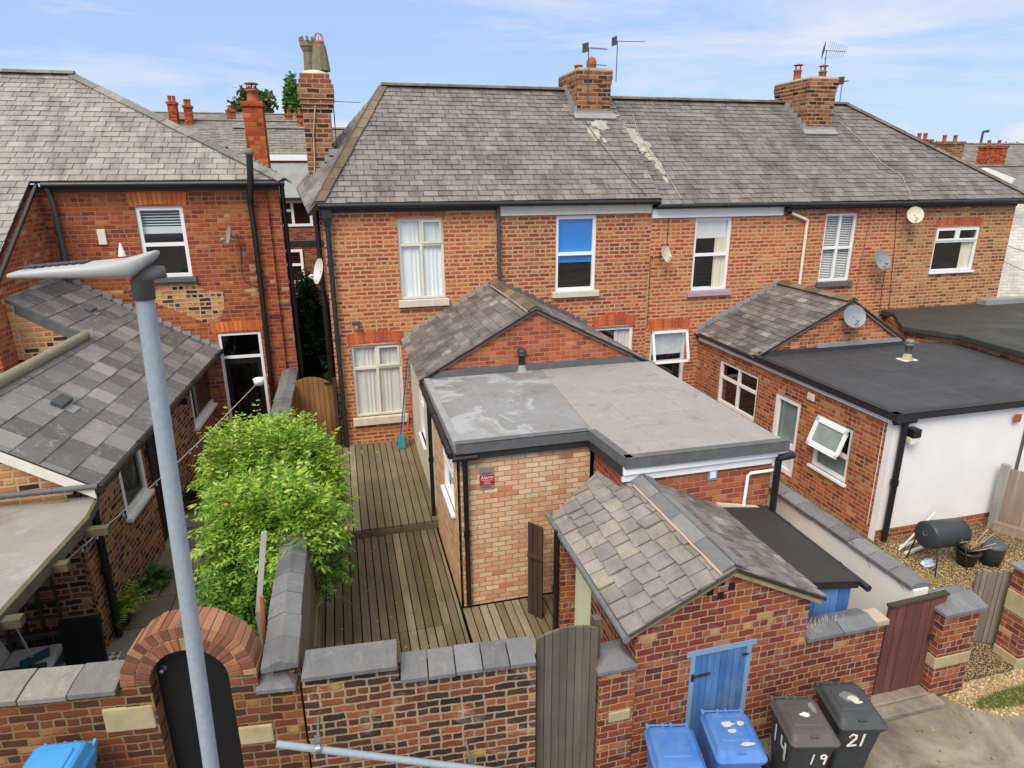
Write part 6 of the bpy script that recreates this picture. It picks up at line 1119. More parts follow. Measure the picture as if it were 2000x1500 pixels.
def painted(t, digits, O, u, v, size, adv=.62, w=.11):
    O, u, v = Vector(O), Vector(u), Vector(v); nn = u.cross(v).normalized(); rr = random.Random(len(digits)*7)
    for k, dg in enumerate(digits):
        m_ = MB(); h_ = .003
        for pl in STROKES[dg]:
            pts = [O+u*(size*(p[0]+k*adv))+v*(size*p[1])+nn*.003 for p in pl]
            for a, b in zip(pts, pts[1:]):
                h_ += .0006; d = (b-a).normalized(); s_ = d.cross(nn)*size*w*rr.uniform(.5, .7); m_.ob(a-d*size*.03-s_, (b-a)+d*size*.06, s_*2, nn*h_)
        m_.build('painted_number', WPAINT, t)
b1 = make_bin('blue wheelie bin with scuffed lid, leftmost of the pair before the blue door', BINB, BINB); 
b2 = make_bin('blue wheelie bin with torn white stickers, directly before the blue door', BINB, BINB, lambda t, ld: stickers(ld, 2, [(-.03, .1, .09, .05), (-.01, -.0, .06, .03), (.1, -.2, .09, .03), (.12, .1, .05, .04)]))
def e3(t, ld): stickers(ld, 3, [(.02, .02, .07, .04)], plain('white_scrap', '#d6d6d2', .6, bump=0)); stickers(ld, 5, [(.15, .12, .04, .1)], plain('grey_scrap', '#77777a', .6, bump=0)); painted(t, '19', (-.0, -.292, .68), (1, 0, 0), (0, -.09, 1), .15); painted(t, '14', (-.254, .12, .63), (0, -1, 0), (-.07, 0, 1), .24, .75)
def e4(t, ld): stickers(ld, 4, [(0, .06, .14, .09)], plain('grey_scrap_two', '#6d7072', .6, bump=0)); stickers(ld, 7, [(.03, .03, .09, .05), (.06, -.03, .07, .04)]); painted(t, '21', (-.14, -.297, .70), (1, 0, 0), (0, -.09, 1), .19, .85)
b3 = make_bin('black wheelie bin with brownish lid painted 14 and 19 in white', BINK, BINBR, e3); b4 = make_bin('black wheelie bin painted 21 with a large torn sticker on its lid', BINK, BINK, e4)
b5 = make_bin('light blue wheelie bin standing left of the brick arch', BINL, BINL)
#@ALLEYBITS
place(b1, 2.62, 4.20, -13); place(b2, 3.23, 4.22, -13); place(b3, 4.0, 4.2, -14); place(b4, 4.58, 4.25, -14)
q = P(128, 1458, 'y', 4.98); place(b5, q.x, 4.67, -7, .78); b5.scale.z = (q.z-GL)/1.0
# ================================================================== STREET LAMP
lt_, lb_ = P(281, 572, 'y', 3.3), P(413, 1500, 'y', 3.3); ld_ = (lb_-lt_).normalized(); base = lt_+ld_*((GL-lt_.z)/ld_.z)
sl_ = thing('street_lamp', 'grey galvanised street lamp post with flat luminaire pointing left in the foreground', 'street lamp', base)
m_ = MB(); m_.tube([base, base+(lt_-base)*.22, lt_], [.052, .043, .0405], 24); m_.lathe(base, [(.09, 0), (.09, .01), (.056, .02)], 20); m_.build('post', ZINC, sl_)
up = -ld_; bx = P(304, 488, 'y', 3.3)-P(25, 535, 'y', 3.3); ex = (P(262, 538, 'y', 3.3)-P(28, 541, 'y', 3.3)); ex.normalize(); ey = ex.cross(Z).normalized()*-1; ez = ex.cross(ey); ez = ez if ez.z > 0 else -ez
H0 = P(287, 540, 'y', 3.3)
m_ = MB(); m_.smooth = True
def ring(c, w, h, n=16, sq=.6): return [c+ey*(w*math.copysign(abs(math.cos(a))**sq, math.cos(a)))+ez*(h*math.copysign(abs(math.sin(a))**sq, math.sin(a))) for a in [2*math.pi*k/n for k in range(n)]]
T0 = P(28, 538, 'y', 3.3); HR = P(303, 489, 'y', 3.3); L_ = (HR-T0).dot(ex)
def hp(f, dz=0): return T0+ex*(L_*f)+ez*dz
m_.loft([ring(hp(f_, h_*.9-.002), w_, h_, 20, .45) for f_, w_, h_ in ((-.01, .05, .006), (.01, .085, .010), (.12, .105, .017), (.3, .12, .024), (.55, .125, .030), (.75, .12, .036), (.84, .105, .042))]+[ring(hp(.92, .062), .085, .032, 20, .45), ring(hp(.98, .082), .07, .02, 20, .45), ring(hp(1.01, .092), .05, .010, 20, .45)]); hd = m_.build('luminaire', ALU, sl_)
m_ = MB()
for k in range(8): f = .09+k*.055; c = hp(f, .030+f*.052); m_.ob(c-ey*.06, ey*.12, ex*.02, ez*.006)
m_.build('cooling_slots', FASCIAB, hd); m_ = MB(); c = hp(.76, .08); m_.lathe(c, [(.016, 0), (.012, .02), (.004, .055), (.001, .06)], 10); m_.build('photocell', PAINTW, hd)
m_ = MB(); m_.quad(hp(.06, -.004)-ey*.055, hp(.55, .008)-ey*.07, hp(.55, .008)+ey*.07, hp(.06, -.004)+ey*.055); m_.build('lens', FROST, hd)
m_ = MB(); a_, b_ = lt_-ld_*-.0, hp(.93, .02); m_.smooth = True; m_.loft([[lt_+ld_*.03+Vector((math.cos(w)*.047, math.sin(w)*.047, 0)) for w in [2*math.pi*k/16 for k in range(16)]], [lt_-ld_*.06+Vector((math.cos(w)*.05, math.sin(w)*.05, 0)) for w in [2*math.pi*k/16 for k in range(16)]], [b_+Vector((math.cos(w)*.075, math.sin(w)*.06, -.04)) for w in [2*math.pi*k/16 for k in range(16)]], [b_+Vector((math.cos(w)*.07, math.sin(w)*.05, .01)) for w in [2*math.pi*k/16 for k in range(16)]]]); m_.build('bracket', DKGREY, sl_)
# sloping galvanised rail in front of the wall
a, b = P(540, 1453, 'y', 4.55), P(1010, 1512, 'y', 4.35); t = thing('handrail', 'grey galvanised handrail sloping across the mixed brick wall', 'handrail', (a+b)/2); m_ = MB(); m_.tube([a, b], .03, 14); m_.build('rail', ZINC, t)
m_ = MB()
for (x, y) in ((621, 1462), (921, 1500)): m_ = MB(); q = P(x, y, 'y', 4.5); m_.tube([q+Vector((0, .03, .0)), q+Vector((0, .28, .06))], .012, 6); m_.ob(q+Vector((-.025, .03, -.04)), (.05, 0, 0), (0, .012, 0), (0, 0, .14)); m_.lathe(q-X*.02, [(.036, 0), (.036, .04)], 12, (1, 0, 0)); m_.build('rail_bracket', CHROME, t)
#@PLANTS
def leafquad(vs, fs, c, d, n, L, w, fold=.25):
    d = d.normalized(); s_ = d.cross(n).normalized(); n = s_.cross(d); b = len(vs); m1_ = c+d*L*.45
    vs += [c, m1_+s_*w*.5-n*w*fold*0+n*w*fold*.3, c+d*L-n*L*.12, m1_-s_*w*.5+n*w*fold*.3, m1_-n*w*fold*.2]
    fs += [[b, b+1, b+4], [b+1, b+2, b+4], [b+2, b+3, b+4], [b+3, b, b+4]]
def rvec(r): 
    while 1:
        v = Vector((r.uniform(-1, 1), r.uniform(-1, 1), r.uniform(-1, 1)))
        if .05 < v.length < 1: return v.normalized()
def fronds(blobs, n, seed, L=.24, leaf=.062, pairs=5, droop=.5, wid=.022, up=.3):
    r = random.Random(seed); m_ = MB(); wts = [b[3]*b[4]*b[5] for b in blobs]; vs, fs = [], []
    for i in range(n):
        b = r.choices(blobs, wts)[0]; v = rvec(r); v.z = abs(v.z) if r.random() < .75 else v.z; k = 1 if r.random() < .68 else r.uniform(.45, .95)
        k *= 1+.15*math.sin(v.x*7+b[0]*5)+.14*math.sin(v.y*8+b[1]*3)+.08*math.sin(v.z*9)
        c = Vector((b[0]+v.x*b[3]*k, b[1]+v.y*b[4]*k, b[2]+v.z*b[5]*k)); nrm = Vector((v.x/b[3], v.y/b[4], v.z/b[5])).normalized()
        d = (nrm*.7+rvec(r)*.75+Z*up).normalized(); sc = r.uniform(.7, 1.25); p = c.copy(); st = L*sc/pairs
        s_ = d.cross(Z); s_ = s_.normalized() if s_.length > .1 else X
        for j in range(pairs):
            p = p+d*st; d = (d-Z*droop/pairs*1.2).normalized(); nn = s_.cross(d).normalized()
            ll = leaf*sc*(1-.35*abs(j/pairs-.4))
            for sg in (-1, 1): leafquad(vs, fs, p, s_*sg+d*.65+rvec(r)*.18, nn+rvec(r)*.25, ll, wid*sc*1.1)
        leafquad(vs, fs, p, d, nn, leaf*sc*1.1, wid*sc*1.1)
    m_.add(vs, fs); return m_
bush = thing('wisteria', 'large bright green wisteria spilling over the party wall beside the decking', 'climbing plant', (-1.3, 7.6, GL))
BL = [(-.72, 7.35, 1.62, .26, .6, .2), (-1.5, 9.7, 1.35, .55, .75, .5), (-1.0, 9.4, 1.4, .5, .8, .5), (-.72, 8.9, 1.0, .3, .7, .5), (-1.3, 7.7, 1.35, .42, .55, .5), (-.92, 7.5, 1.5, .38, .55, .42)]
BL2 = [(-.62, 7.7, .75, .2, .5, .45), (-1.5, 8.6, .5, .36, 1.3, .6), (-1.3, 6.9, .55, .32, .6, .75), (-1.12, 6.1, .2, .25, .5, .6)]
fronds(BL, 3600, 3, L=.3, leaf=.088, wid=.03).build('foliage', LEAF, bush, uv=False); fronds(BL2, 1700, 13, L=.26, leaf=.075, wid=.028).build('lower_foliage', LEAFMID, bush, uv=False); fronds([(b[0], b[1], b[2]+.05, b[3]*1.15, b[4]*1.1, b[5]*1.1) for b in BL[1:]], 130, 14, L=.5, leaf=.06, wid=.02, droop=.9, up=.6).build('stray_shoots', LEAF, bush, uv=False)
fronds([(b[0], b[1], b[2]-.12, b[3]*.8, b[4]*.85, b[5]*.8) for b in BL[1:]+BL2], 1700, 4).build('inner_foliage', LEAFD, bush, uv=False)  # darker leaf colour puts shade into the gaps of the bush
m_ = MB(); r5 = random.Random(2)
for k in range(9): x_ = -1.25+r5.uniform(-.3, .3); y_ = 6.2+k*.4; m_.tube([(x_, y_, GL), (x_+r5.uniform(-.1, .1), y_+.1, .3), (x_+r5.uniform(-.2, .2), y_+.1, .9), (x_+r5.uniform(-.3, .3), y_+.2, 1.3)], [.02, .018, .012, .008], 6)
m_.build('stems', BARK, bush)
m_ = MB(); vs, fs = [], []
for (px, py, z_) in ((655, 905, 1.35), (660, 885, 1.4), (645, 1045, 1.2), (580, 972, 1.7), (612, 880, 1.5)):
    c = P(px, py, 'z', z_)
    for k in range(26): leafquad(vs, fs, c+rvec(r5)*.045+Vector((0, 0, -.1*r5.random())), rvec(r5), rvec(r5), .03, .024)
m_.add(vs, fs); m_.build('lilac_flowers', LILAC, bush, uv=False)
# pale climber shoot, hosta, fern, house plants
def leafy(name, label, cat, c, n, rad_, h, L, w, mat, seed, arch=.6, potm=None, potr=.14, poth=.2, fern=False, base_z=0):
    r = random.Random(seed); c = Vector(c); t = thing(name, label, cat, c); vs, fs = [], []; st = MB()
    for i in range(n):
        a = r.uniform(0, 6.283); el = r.uniform(.35, 1.3); d = Vector((math.cos(a)*math.cos(el), math.sin(a)*math.cos(el), math.sin(el))); hh = h*r.uniform(.5, 1)
        p0 = c+Z*(poth if potm else 0)+Vector((math.cos(a), math.sin(a), 0))*.03; p1 = p0+d*hh*.6; d2 = (d-Z*arch).normalized()
        if fern:
            p = p0.copy(); dd = d.copy()
            for j in range(11):
                p = p+dd*hh/9; dd = (dd-Z*.09).normalized(); s_ = dd.cross(Z).normalized(); q = math.sin(math.pi*(j+1.5)/13)*L
                for sg in (-1, 1): leafquad(vs, fs, p, s_*sg+dd*.3, Z+rvec(r)*.2, q, q*.3)
            st.tube([p0, p], .004, 4)
        else:
            st.tube([p0, p1], .005, 4); leafquad(vs, fs, p1, d2+Vector((d.x, d.y, 0))*.6, Z+rvec(r)*.3, L*r.uniform(.7, 1.2), w*r.uniform(.8, 1.1))
    st.build('stalks', mat, t, uv=False); m_ = MB(); m_.add(vs, fs); m_.build('leaves', mat, t, uv=False)
    if potm: k = MB(); pot(k, c, potr*.7, potr, poth); k.build('pot', potm, t)
    return t
YG = GL
q = P(280, 1150, 'z', YG); leafy('hosta', 'broad-leaved green hosta against the outbuilding wall', 'plant', (q.x+.08, q.y+.1, YG), 70, .3, .42, .17, .1, LEAFM, 5, .7)
q = P(240, 1215, 'z', YG); leafy('fern', 'fresh green fern in a grey pot at the corner of the outbuilding', 'plant', (q.x, q.y, YG), 26, .3, .42, .1, .03, LEAF, 6, potm=GREYP, potr=.14, poth=.24, fern=True)
q = P(375, 995, 'z', YG); leafy('potted_plant', 'dark green plant in a terracotta pot behind lamp post and bush', 'plant', (q.x, q.y, YG), 60, .25, .4, .12, .07, LEAFD, 7, potm=TERRA, potr=.16, poth=.25)
q = P(450, 900, 'z', .6); leafy('climber', 'pale grey-green climbing shoot rising above the wisteria', 'climbing plant', (q.x, q.y, .2), 60, .3, 1.0, .13, .08, LEAFG, 8, .3)
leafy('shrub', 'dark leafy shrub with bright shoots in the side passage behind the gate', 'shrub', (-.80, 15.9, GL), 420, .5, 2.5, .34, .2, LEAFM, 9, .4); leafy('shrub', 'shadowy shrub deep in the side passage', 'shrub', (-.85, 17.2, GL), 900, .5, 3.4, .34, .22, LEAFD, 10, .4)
sh_ = thing('hedge', 'hedge with shade-dark leaves put in to darken the side passage', 'hedge', (-.85, 18.4, GL)); fronds([(-.95, 18.4, .9, .7, 1.3, 1.55), (-.8, 16.8, .5, .45, .8, 1.3)], 1500, 21, L=.4, leaf=.13, wid=.06).build('foliage', LEAFD, sh_, uv=False)  # dark leaf colour stands in for the shade of the passage
# grey clothes prop, rusty post by the party wall
a, b = P(516, 1040, 'y', 6.2), P(505, 1195, 'y', 6.0); m_ = MB(); m_.ob((b.x-.03, b.y, GL), (.05, 0, 0), (0, .03, 0), Vector((b.x, b.y, b.z))-Vector((b.x, b.y, GL))); m_.ob(b-X*.03, (.055, 0, 0), (0, .03, 0), a-b); solo(m_, 'timber_post', GREYW, 'silver-grey weathered timber post standing in the wisteria', 'post')
a, b = P(511, 1165, 'y', 5.6), P(519, 1275, 'y', 5.5); m_ = MB(); m_.tube([(b.x, b.y, GL), b, a], .02, 10); solo(m_, 'metal_post', TERRA, 'rusty brown metal post beside the grey timber post', 'post')
# washing line and pegs, basket
a, b = P(512, 738, 'y', 13.5), P(20, 1188, 'y', 6.7); m_ = MB(); pts = [a+(b-a)*(k/16)-Z*.10*math.sin(math.pi*k/16) for k in range(17)]; m_.tube(pts, .006, 5); solo(m_, 'washing_line', PAINTC, 'pale washing line stretched from the back door down to the canopy', 'washing line')
PEG = plain('lilac_peg', '#b3b6dd', .6, bump=0)
for k, f in enumerate((.30, .42, .455, .52, .60, .72, .80, .84)):
    f2 = f; q = a+(b-a)*f2-Z*.10*math.sin(math.pi*f2); m_ = MB(); m_.ob(q+Vector((-.008, 0, -.05)), (.012, 0, 0), (0, .02, 0), (.012, 0, .07)); m_.ob(q+Vector((.008, .0, -.05)), (.012, 0, 0), (0, .02, 0), (-.012, 0, .07)); o = solo(m_, 'clothes_peg', PEG, 'small lilac clothes peg clipped to the pale washing line', 'clothes peg', 'pegs along the washing line')
q = P(505, 742, 'y', 13.4); t = thing('peg_basket', 'small white hanging basket at the top of the washing line', 'basket', q); m_ = MB(); m_.lathe(q-Z*.1, [(.001, 0), (.085, 0), (.11, .13), (.105, .13), (.08, .01)], 10); m_.build('basket', PVC, t)
# paving slabs in the left yard
m_ = MB(); r6 = random.Random(8)
for i in range(6):
    for j in range(14):
        x_ = -3.28+i*.5-(0 if j % 2 else .25); y_ = 5.15+j*.7
        if x_+.49 > -.88: continue
        m_.box(max(x_, -3.6)+.006, x_+.494, y_+.006, y_+.694, GL-.03, GL+.012+r6.uniform(0, .006))
for i in range(6):
    for j in range(4): m_.box(-6.2+i*.5+.006, -6.2+i*.5+.494, 5.6+j*.65+.006, 5.6+j*.65+.644, GL-.03, GL+.012+r6.uniform(0, .006))
o = m_.build('patio', SLAB, bevel=.004); o['kind'] = 'structure'
# garden chair, broom and rug at the far left
ct = P(55, 1290, 'z', .1); ch = thing('garden_chair', 'grey wicker garden chair with pale cushions at the left edge', 'chair', (ct.x, ct.y, GL)); cx_, cy_ = ct.x, ct.y
m_ = MB(); m_.box(cx_-.3, cx_+.3, cy_-.28, cy_+.28, GL+.26, GL+.3); [m_.tube([(cx_+a*.28, cy_+b*.26, GL), (cx_+a*.3, cy_+b*.28, GL+.5)], .015, 6) for a in (-1, 1) for b in (-1, 1)]
for s_ in (-1, 1): m_.ob((cx_-.3, cy_+s_*.3-.03, GL+.5), (.62, 0, 0), (0, .06, 0), (0, 0, .03)); [m_.tube([(cx_-.28+k*.04, cy_+s_*.3, GL+.28), (cx_-.28+k*.04, cy_+s_*.3, GL+.5)], .006, 4) for k in range(15)]
m_.build('frame', GREYP, ch); m_ = MB(); m_.ob((cx_-.27, cy_-.26, GL+.3), (.56, 0, 0), (0, .52, 0), (0, 0, .11)); m_.build('seat_cushion', CUSH, ch, bevel=.04); m_ = MB(); m_.ob((cx_-.38, cy_-.25, GL+.32), (.12, 0, 0), (0, .5, 0), (-.12, 0, .42)); m_.build('back_cushion', CUSH, ch, bevel=.04)
q = P(62, 1283, 'z', .35); m_ = MB(); t = thing('broom', 'teal garden broom standing on its head beside the wicker chair', 'broom', q); m_.tube([q, P(25, 1215, 'z', .9)], .012, 8); m_.build('handle', GREYW, t); m_ = MB(); m_.ob(q+Vector((-.12, -.05, -.12)), (.28, .1, .06), (-.02, .05, 0), (.01, 0, .09)); m_.build('broom_head', TEALP, t)
def rugm():
    M = Mt('patterned_rug'); ch_ = M.n('ShaderNodeTexChecker', {'Vector': M.n('ShaderNodeMapping', {0: M.n('ShaderNodeTexCoord').outputs['Object'], 'Rotation': (0, 0, .785), 'Scale': (16, 16, 16)}).outputs[0], 'Scale': 1.0}); c = M.mix(ch_.outputs['Fac'], '#c9c9c4', '#5d676e'); M.set(Base_Color=c, Roughness=.95); return M.m
m_ = MB(); a = P(115, 1305, 'z', GL); b = P(225, 1290, 'z', GL); m_.box(a.x-1.0, b.x+.05, 5.35, a.y+.1, GL+.02, GL+.03); solo(m_, 'rug', rugm(), 'grey and white diamond patterned outdoor rug beside the wicker chair', 'rug')
a, b = P(780, 876, 'z', .02), P(796, 700, 'y', D-.08)
for k, (mt, nm, lb, dx, top, r_) in enumerate(((PURP, 'violet_pole', 'violet broom handle leaning in the corner by the ground floor window', 0, 0, .013), (CYANP, 'teal_pole', 'teal broom handle leaning in the corner by the ground floor window', .05, -.12, .013), (ORNG, 'orange_handle', 'orange garden fork handle leaning in the corner by the ground floor window', .12, -.75, .02))):
    m_ = MB(); m_.tube([a+X*dx, b+X*(dx*.4)+Z*top], r_, 8); solo(m_, nm, mt, lb, 'garden tool')
q = a+X*.03; m_ = MB(); m_.loft([[q+Vector(v) for v in ((-.06, -.02, 0), (.1, -.02, 0), (.1, .03, 0), (-.06, .03, 0))], [q+Vector(v) for v in ((-.03, .0, .3), (.09, .0, .3), (.09, .05, .3), (-.03, .05, .3))]]); solo(m_, 'teal_brush', CYANP, 'teal brush bristles standing on the upper deck below the leaning handles', 'garden tool')
#@RIGHTYARD
bb = P(1845, 1042, 'y', 7.0); t = thing('barbecue', 'charcoal drum barbecue on thin black legs before the white wall', 'barbecue', (bb.x, 7.0, GL)); e0, e1 = P(1808, 1045, 'y', 7.0), P(1874, 1038, 'y', 7.0); m_ = MB(); L_ = (e1-e0).length; ax_ = (e1-e0).normalized(); r_ = (P(1845, 1015, 'y', 7.0).z-bb.z)*.86
m_.lathe(e0, [(.001, -.01), (r_*.9, -.01), (r_, .01), (r_, L_-.01), (r_*.9, L_+.01), (.001, L_+.01)], 28, ax_); m_.build('drum', CHARC, t); m_ = MB(); m_.tube([e0+ax_*.3*L_*2-Vector((0, r_+.03, .03)), e0+ax_*L_*.85-Vector((0, r_+.03, .03))], .01, 8); m_.lathe(e0+Vector((-.012, -.0, .03)), [(.04, 0), (.03, 0), (.03, -.006), (.04, -.006)], 14, ax_); m_.build('handle', CHROME, t)
for f in (.1, .9):
    for s_ in (-1, 1): m_ = MB(); q = e0+ax_*L_*f; m_.tube([q+Vector((0, 0, -r_*.6)), q+Vector((0, s_*.2, -r_*.7)), (q.x+(f-.5)*.1, 7.0+s_*.27, GL+.05)], .012, 8); m_.build('leg', BLACKP, t)
q = P(1885, 1100, 'z', GL+.06); leafy('planter', 'black pot of dry straw-like stalks right of the barbecue', 'plant pot', (q.x, q.y, GL+.05), 1, .1, .1, .02, .01, LEAFG, 11, potm=BLACKP, potr=.17, poth=.26)
t = [o for o in bpy.data.objects if o.name.startswith('planter')][-1]; m_ = MB(); r7 = random.Random(3)
for k in range(40): a = r7.uniform(0, 6.28); c = Vector((q.x, q.y, GL+.26)); m_.tube([c, c+Vector((math.cos(a)*r7.uniform(.1, .4), math.sin(a)*r7.uniform(.05, .3), r7.uniform(.1, .35)))], .007, 4)
m_.build('dry_stalks', plain('straw', '#b5a080', .9), t)
q = P(1843, 1060, 'z', GL+.1); m_ = MB(); pot(m_, (q.x+.1, q.y+.15, GL+.05), .1, .14, .2); solo(m_, 'plant_pot', BLACKP, 'empty black pot behind the barbecue legs', 'plant pot')
q = P(1934, 1088, 'z', GL+.15); t = thing('storage_tub', 'grey plastic tub with lid standing on gravel near the fence', 'tub', (q.x, q.y, GL+.05)); m_ = MB(); m_.lathe((q.x, q.y, GL+.05), [(.001, 0), (.15, 0), (.19, .3), (.19, .32)], 8); m_.build('tub', CHARC, t); m_ = MB(); m_.lathe((q.x, q.y, GL+.36), [(.2, 0), (.21, .02), (.17, .06), (.08, .08), (.001, .08)], 8); m_.box(q.x-.05, q.x+.02, q.y-.05, q.y+.02, GL+.43, GL+.445); m_.build('lid', plain('tub_lid', '#4a525a', .5), t)
for k, (p_, q_) in enumerate((((1757, 1075), (1822, 1006)),)): a, b = P(*p_, 'y', 7.45), P(*q_, 'y', 7.72); m_ = MB(); m_.ob(a, b-a, (.05, 0, .04), (0, .03, 0)); solo(m_, 'plank', PAINTW, 'long cream plank leaning against the white wall', 'plank')
for k, (p_, q_) in enumerate((((1760, 1072), (1800, 1058)), ((1770, 1085), (1822, 1066)))): a, b = P(*p_, 'z', GL+.08), P(*q_, 'z', GL+.08); m_ = MB(); m_.ob(a, b-a, (0, .05, 0), (0, 0, .04)); solo(m_, 'plank', PAINTW, ['short cream plank on the gravel nearest the white wall', 'short cream plank on the gravel nearest the barbecue'][k], 'plank')
q = P(1812, 1105, 'z', GL+.06); m_ = MB(); r7 = random.Random(9)
for k in range(9): m_.ob(q+Vector((r7.uniform(-.12, .12), r7.uniform(-.08, .08), r7.uniform(0, .03))), Vector((r7.uniform(.05, .12), r7.uniform(-.03, .03), .02)), (0, .06, .01), (0, 0, .004))
solo(m_, 'plastic_sack', plain('blue_white_sack', '#c9d6e6', .5, var=.7, c2='#3a5aa0', scale=14), 'crumpled blue and white sack on the gravel under the barbecue', 'sack')
fa, fb = P(1922, 1040, 'y', 7.6), P(2010, 1105, 'y', 6.6); fz = P(1950, 905, 'y', 7.75).z
t = thing('panel_fence', 'tall pale brown panel fence at the right edge beyond the barbecue', 'fence', (10.6, 7, GL)); fx0 = P(1935, 1000, 'y', 7.7).x
m_ = MB(); n = 18; A_ = Vector((fx0+.08, 7.65, 0)); B_ = Vector((fx0+1.6, 5.0, 0)); u = (B_-A_)/n; nn = u.normalized().cross(Z)
for i in range(n): m_.ob(A_+u*i+Z*GL, u*.97, nn*(-.02-.004*(i % 2)), Z*(fz-GL-.06))
m_.build('boards', FENCEP, t); m_ = MB(); m_.box(fx0-.02, fx0+.08, 7.6, 7.7, GL, fz+.02); m_.build('post', GREYW, t)
m_ = MB(); m_.ob(A_+Z*(GL+.05)+nn*.03+Vector((0, 0, 0)), u*n, nn*.12, Z*.16); m_.build('sleeper', FENCEP, t)
# loose gravel patches and grass by the right gates
def scatter(name, label, cx, cy, rx, ry, n, z, mat, seed, s0=.008, s1=.02):
    r = random.Random(seed); m_ = MB()
    for i in range(n):
        a = r.uniform(0, 6.283); k = math.sqrt(r.random()); x_, y_ = cx+rx*k*math.cos(a), cy+ry*k*math.sin(a); s = r.uniform(s0, s1); th_ = r.uniform(0, 6.28); c_, s_2 = math.cos(th_)*s, math.sin(th_)*s
        m_.add([(x_+c_, y_+s_2, z), (x_-s_2, y_+c_*.7, z), (x_-c_, y_-s_2, z), (x_+s_2, y_-c_*.7, z), (x_, y_, z+s*.8)], [[0, 1, 4], [1, 2, 4], [2, 3, 4], [3, 0, 4]])
    o = m_.build(name, mat); return tag(o, label, 'gravel', kind='stuff')
ST = slatem('pebble', [(0, '#6d5535'), (.3, '#a08352'), (.6, '#c4a871'), (.85, '#8c7d66'), (1, '#e0d4b4')], mossamt=0, streakamt=.1)
q = P(1930, 1330, 'z', GL); scatter('loose_gravel', 'golden loose gravel spilling from the picket gate onto the alley', q.x+.15, q.y, .9, .55, 5200, GL+.002, ST, 3)
q = P(1880, 1070, 'z', GL+.05); scatter('loose_gravel', 'golden gravel bed in the right-hand yard around the barbecue', 8.6, 6.4, 1.9, 1.3, 9000, GL+.052, ST, 4, .006, .016)
def grass(cx, cy, rx, ry, n, z, seed, h=.07):
    r = random.Random(seed); m_ = MB(); vs, fs = [], []
    for i in range(n):
        a = r.uniform(0, 6.283); k = math.sqrt(r.random()); x_, y_ = cx+rx*k*math.cos(a), cy+ry*k*math.sin(a); b = len(vs); d = rvec(r)*.03; hh = h*r.uniform(.5, 1.3)
        vs += [Vector((x_-.004, y_, z)), Vector((x_+.004, y_, z)), Vector((x_+d.x, y_+d.y, z+hh))]; fs.append([b, b+1, b+2])
    m_.add(vs, fs); o = m_.build('grass', GRASSM, uv=False); return tag(o, 'bright green grass strip at the foot of the right-hand walls', 'grass', kind='stuff')
q = P(1960, 1372, 'z', GL); m1_ = grass(q.x+.35, q.y+.02, .75, .12, 3600, GL, 5, .05); 
q = P(1560, 1480, 'z', GL); o = grass(4.3, 4.62, 1.2, .1, 500, GL, 6, .06); o['label'] = 'sparse weeds at the foot of the wall behind the bins'
m_ = MB(); q = P(1990, 1475, 'z', GL); m_.ob((5.2, 3.52, GL-.02), (3.5, .55, 0), (.03, -.14, 0), (0, 0, .1)); o = m_.build('kerb', STONECAPL, bevel=.01); o['kind'] = 'structure'
#@BACK
# ================================================================== BACKGROUND
def bgroof(name, label, x0, x1, y_ridge, y_eave, Yd, depth, mat=S_FAR, wallz=None, wm=B_BG, y1=None):
    t = thing(name, label, 'house', P((x0+x1)/2, y_eave, 'y', Yd)); a, b = P(x0, y_eave, 'y', Yd), P(x1, y_eave, 'y', Yd); c, d = P(x0, y_ridge, 'y', Yd+depth), P(x1, y1 or y_ridge, 'y', Yd+depth)
    zr_ = (c.z+d.z)/2; pl = Plane(Vector((min(a.x, c.x), Yd, a.z)), X, (0, depth, zr_-a.z)); L_ = max(b.x, d.x)-min(a.x, c.x); m_ = MB(); s_ = math.hypot(depth, zr_-a.z); slates(m_, pl, [(0, 0), (L_, 0), (L_, s_), (0, s_)], .5, .34, .02, .004, .05, seed=int(x0))
    m_.add([pl.at(0, s_), pl.at(L_, s_), pl.at(L_, s_)+Vector((0, depth, a.z-zr_)), pl.at(0, s_)+Vector((0, depth, a.z-zr_))], [[0, 1, 2, 3]]); m_.build('roof', mat, t)
    m_ = MB(); o_ = pl.at(0, 0); m_.box(o_.x+.1, o_.x+L_-.1, Yd+.25, Yd+2*depth-.3, -.5, a.z); m_.add([(o_.x+.1, Yd+.3, a.z-.02), (o_.x+.1, Yd+2*depth-.3, a.z-.02), (o_.x+.1, Yd+depth, zr_-.1)], [[0, 1, 2]]); m_.add([(o_.x+L_-.1, Yd+.3, a.z-.02), (o_.x+L_-.1, Yd+2*depth-.3, a.z-.02), (o_.x+L_-.1, Yd+depth, zr_-.1)], [[0, 1, 2]]); m_.build('wall', wm, t)
    r_m = MB(); caps(r_m, pl.at(0, s_, .02), pl.at(L_, s_, .02), .12, .6); r_m.build('ridge_tiles', RIDGEL, t); return t, pl, zr_
def bgchim(t, px0, px1, yt, yb, Y, pots=2, bm=B_CHIMR):
    a, b = P(px0, yt, 'y', Y), P(px1, yb, 'y', Y); m_ = MB(); m_.box(a.x, b.x, Y, Y+.7, b.z-1, a.z-.15); m_.box(a.x-.06, b.x+.06, Y-.06, Y+.76, a.z-.15, a.z); o = m_.build('chimney', bm, t)
    for k in range(pots): f = (k+.5)/pots; cpot(o, (a.x+(b.x-a.x)*f, Y+.35, a.z), .11, .38, TERRA)
t1, pl1, _ = bgroof('distant_house', 'long distant slate-roofed terrace behind the left house', 262, 600, 222, 262, 62, 6); bgchim(t1, 441, 460, 214, 240, 62, 1); bgchim(t1, 556, 572, 222, 245, 62, 1)
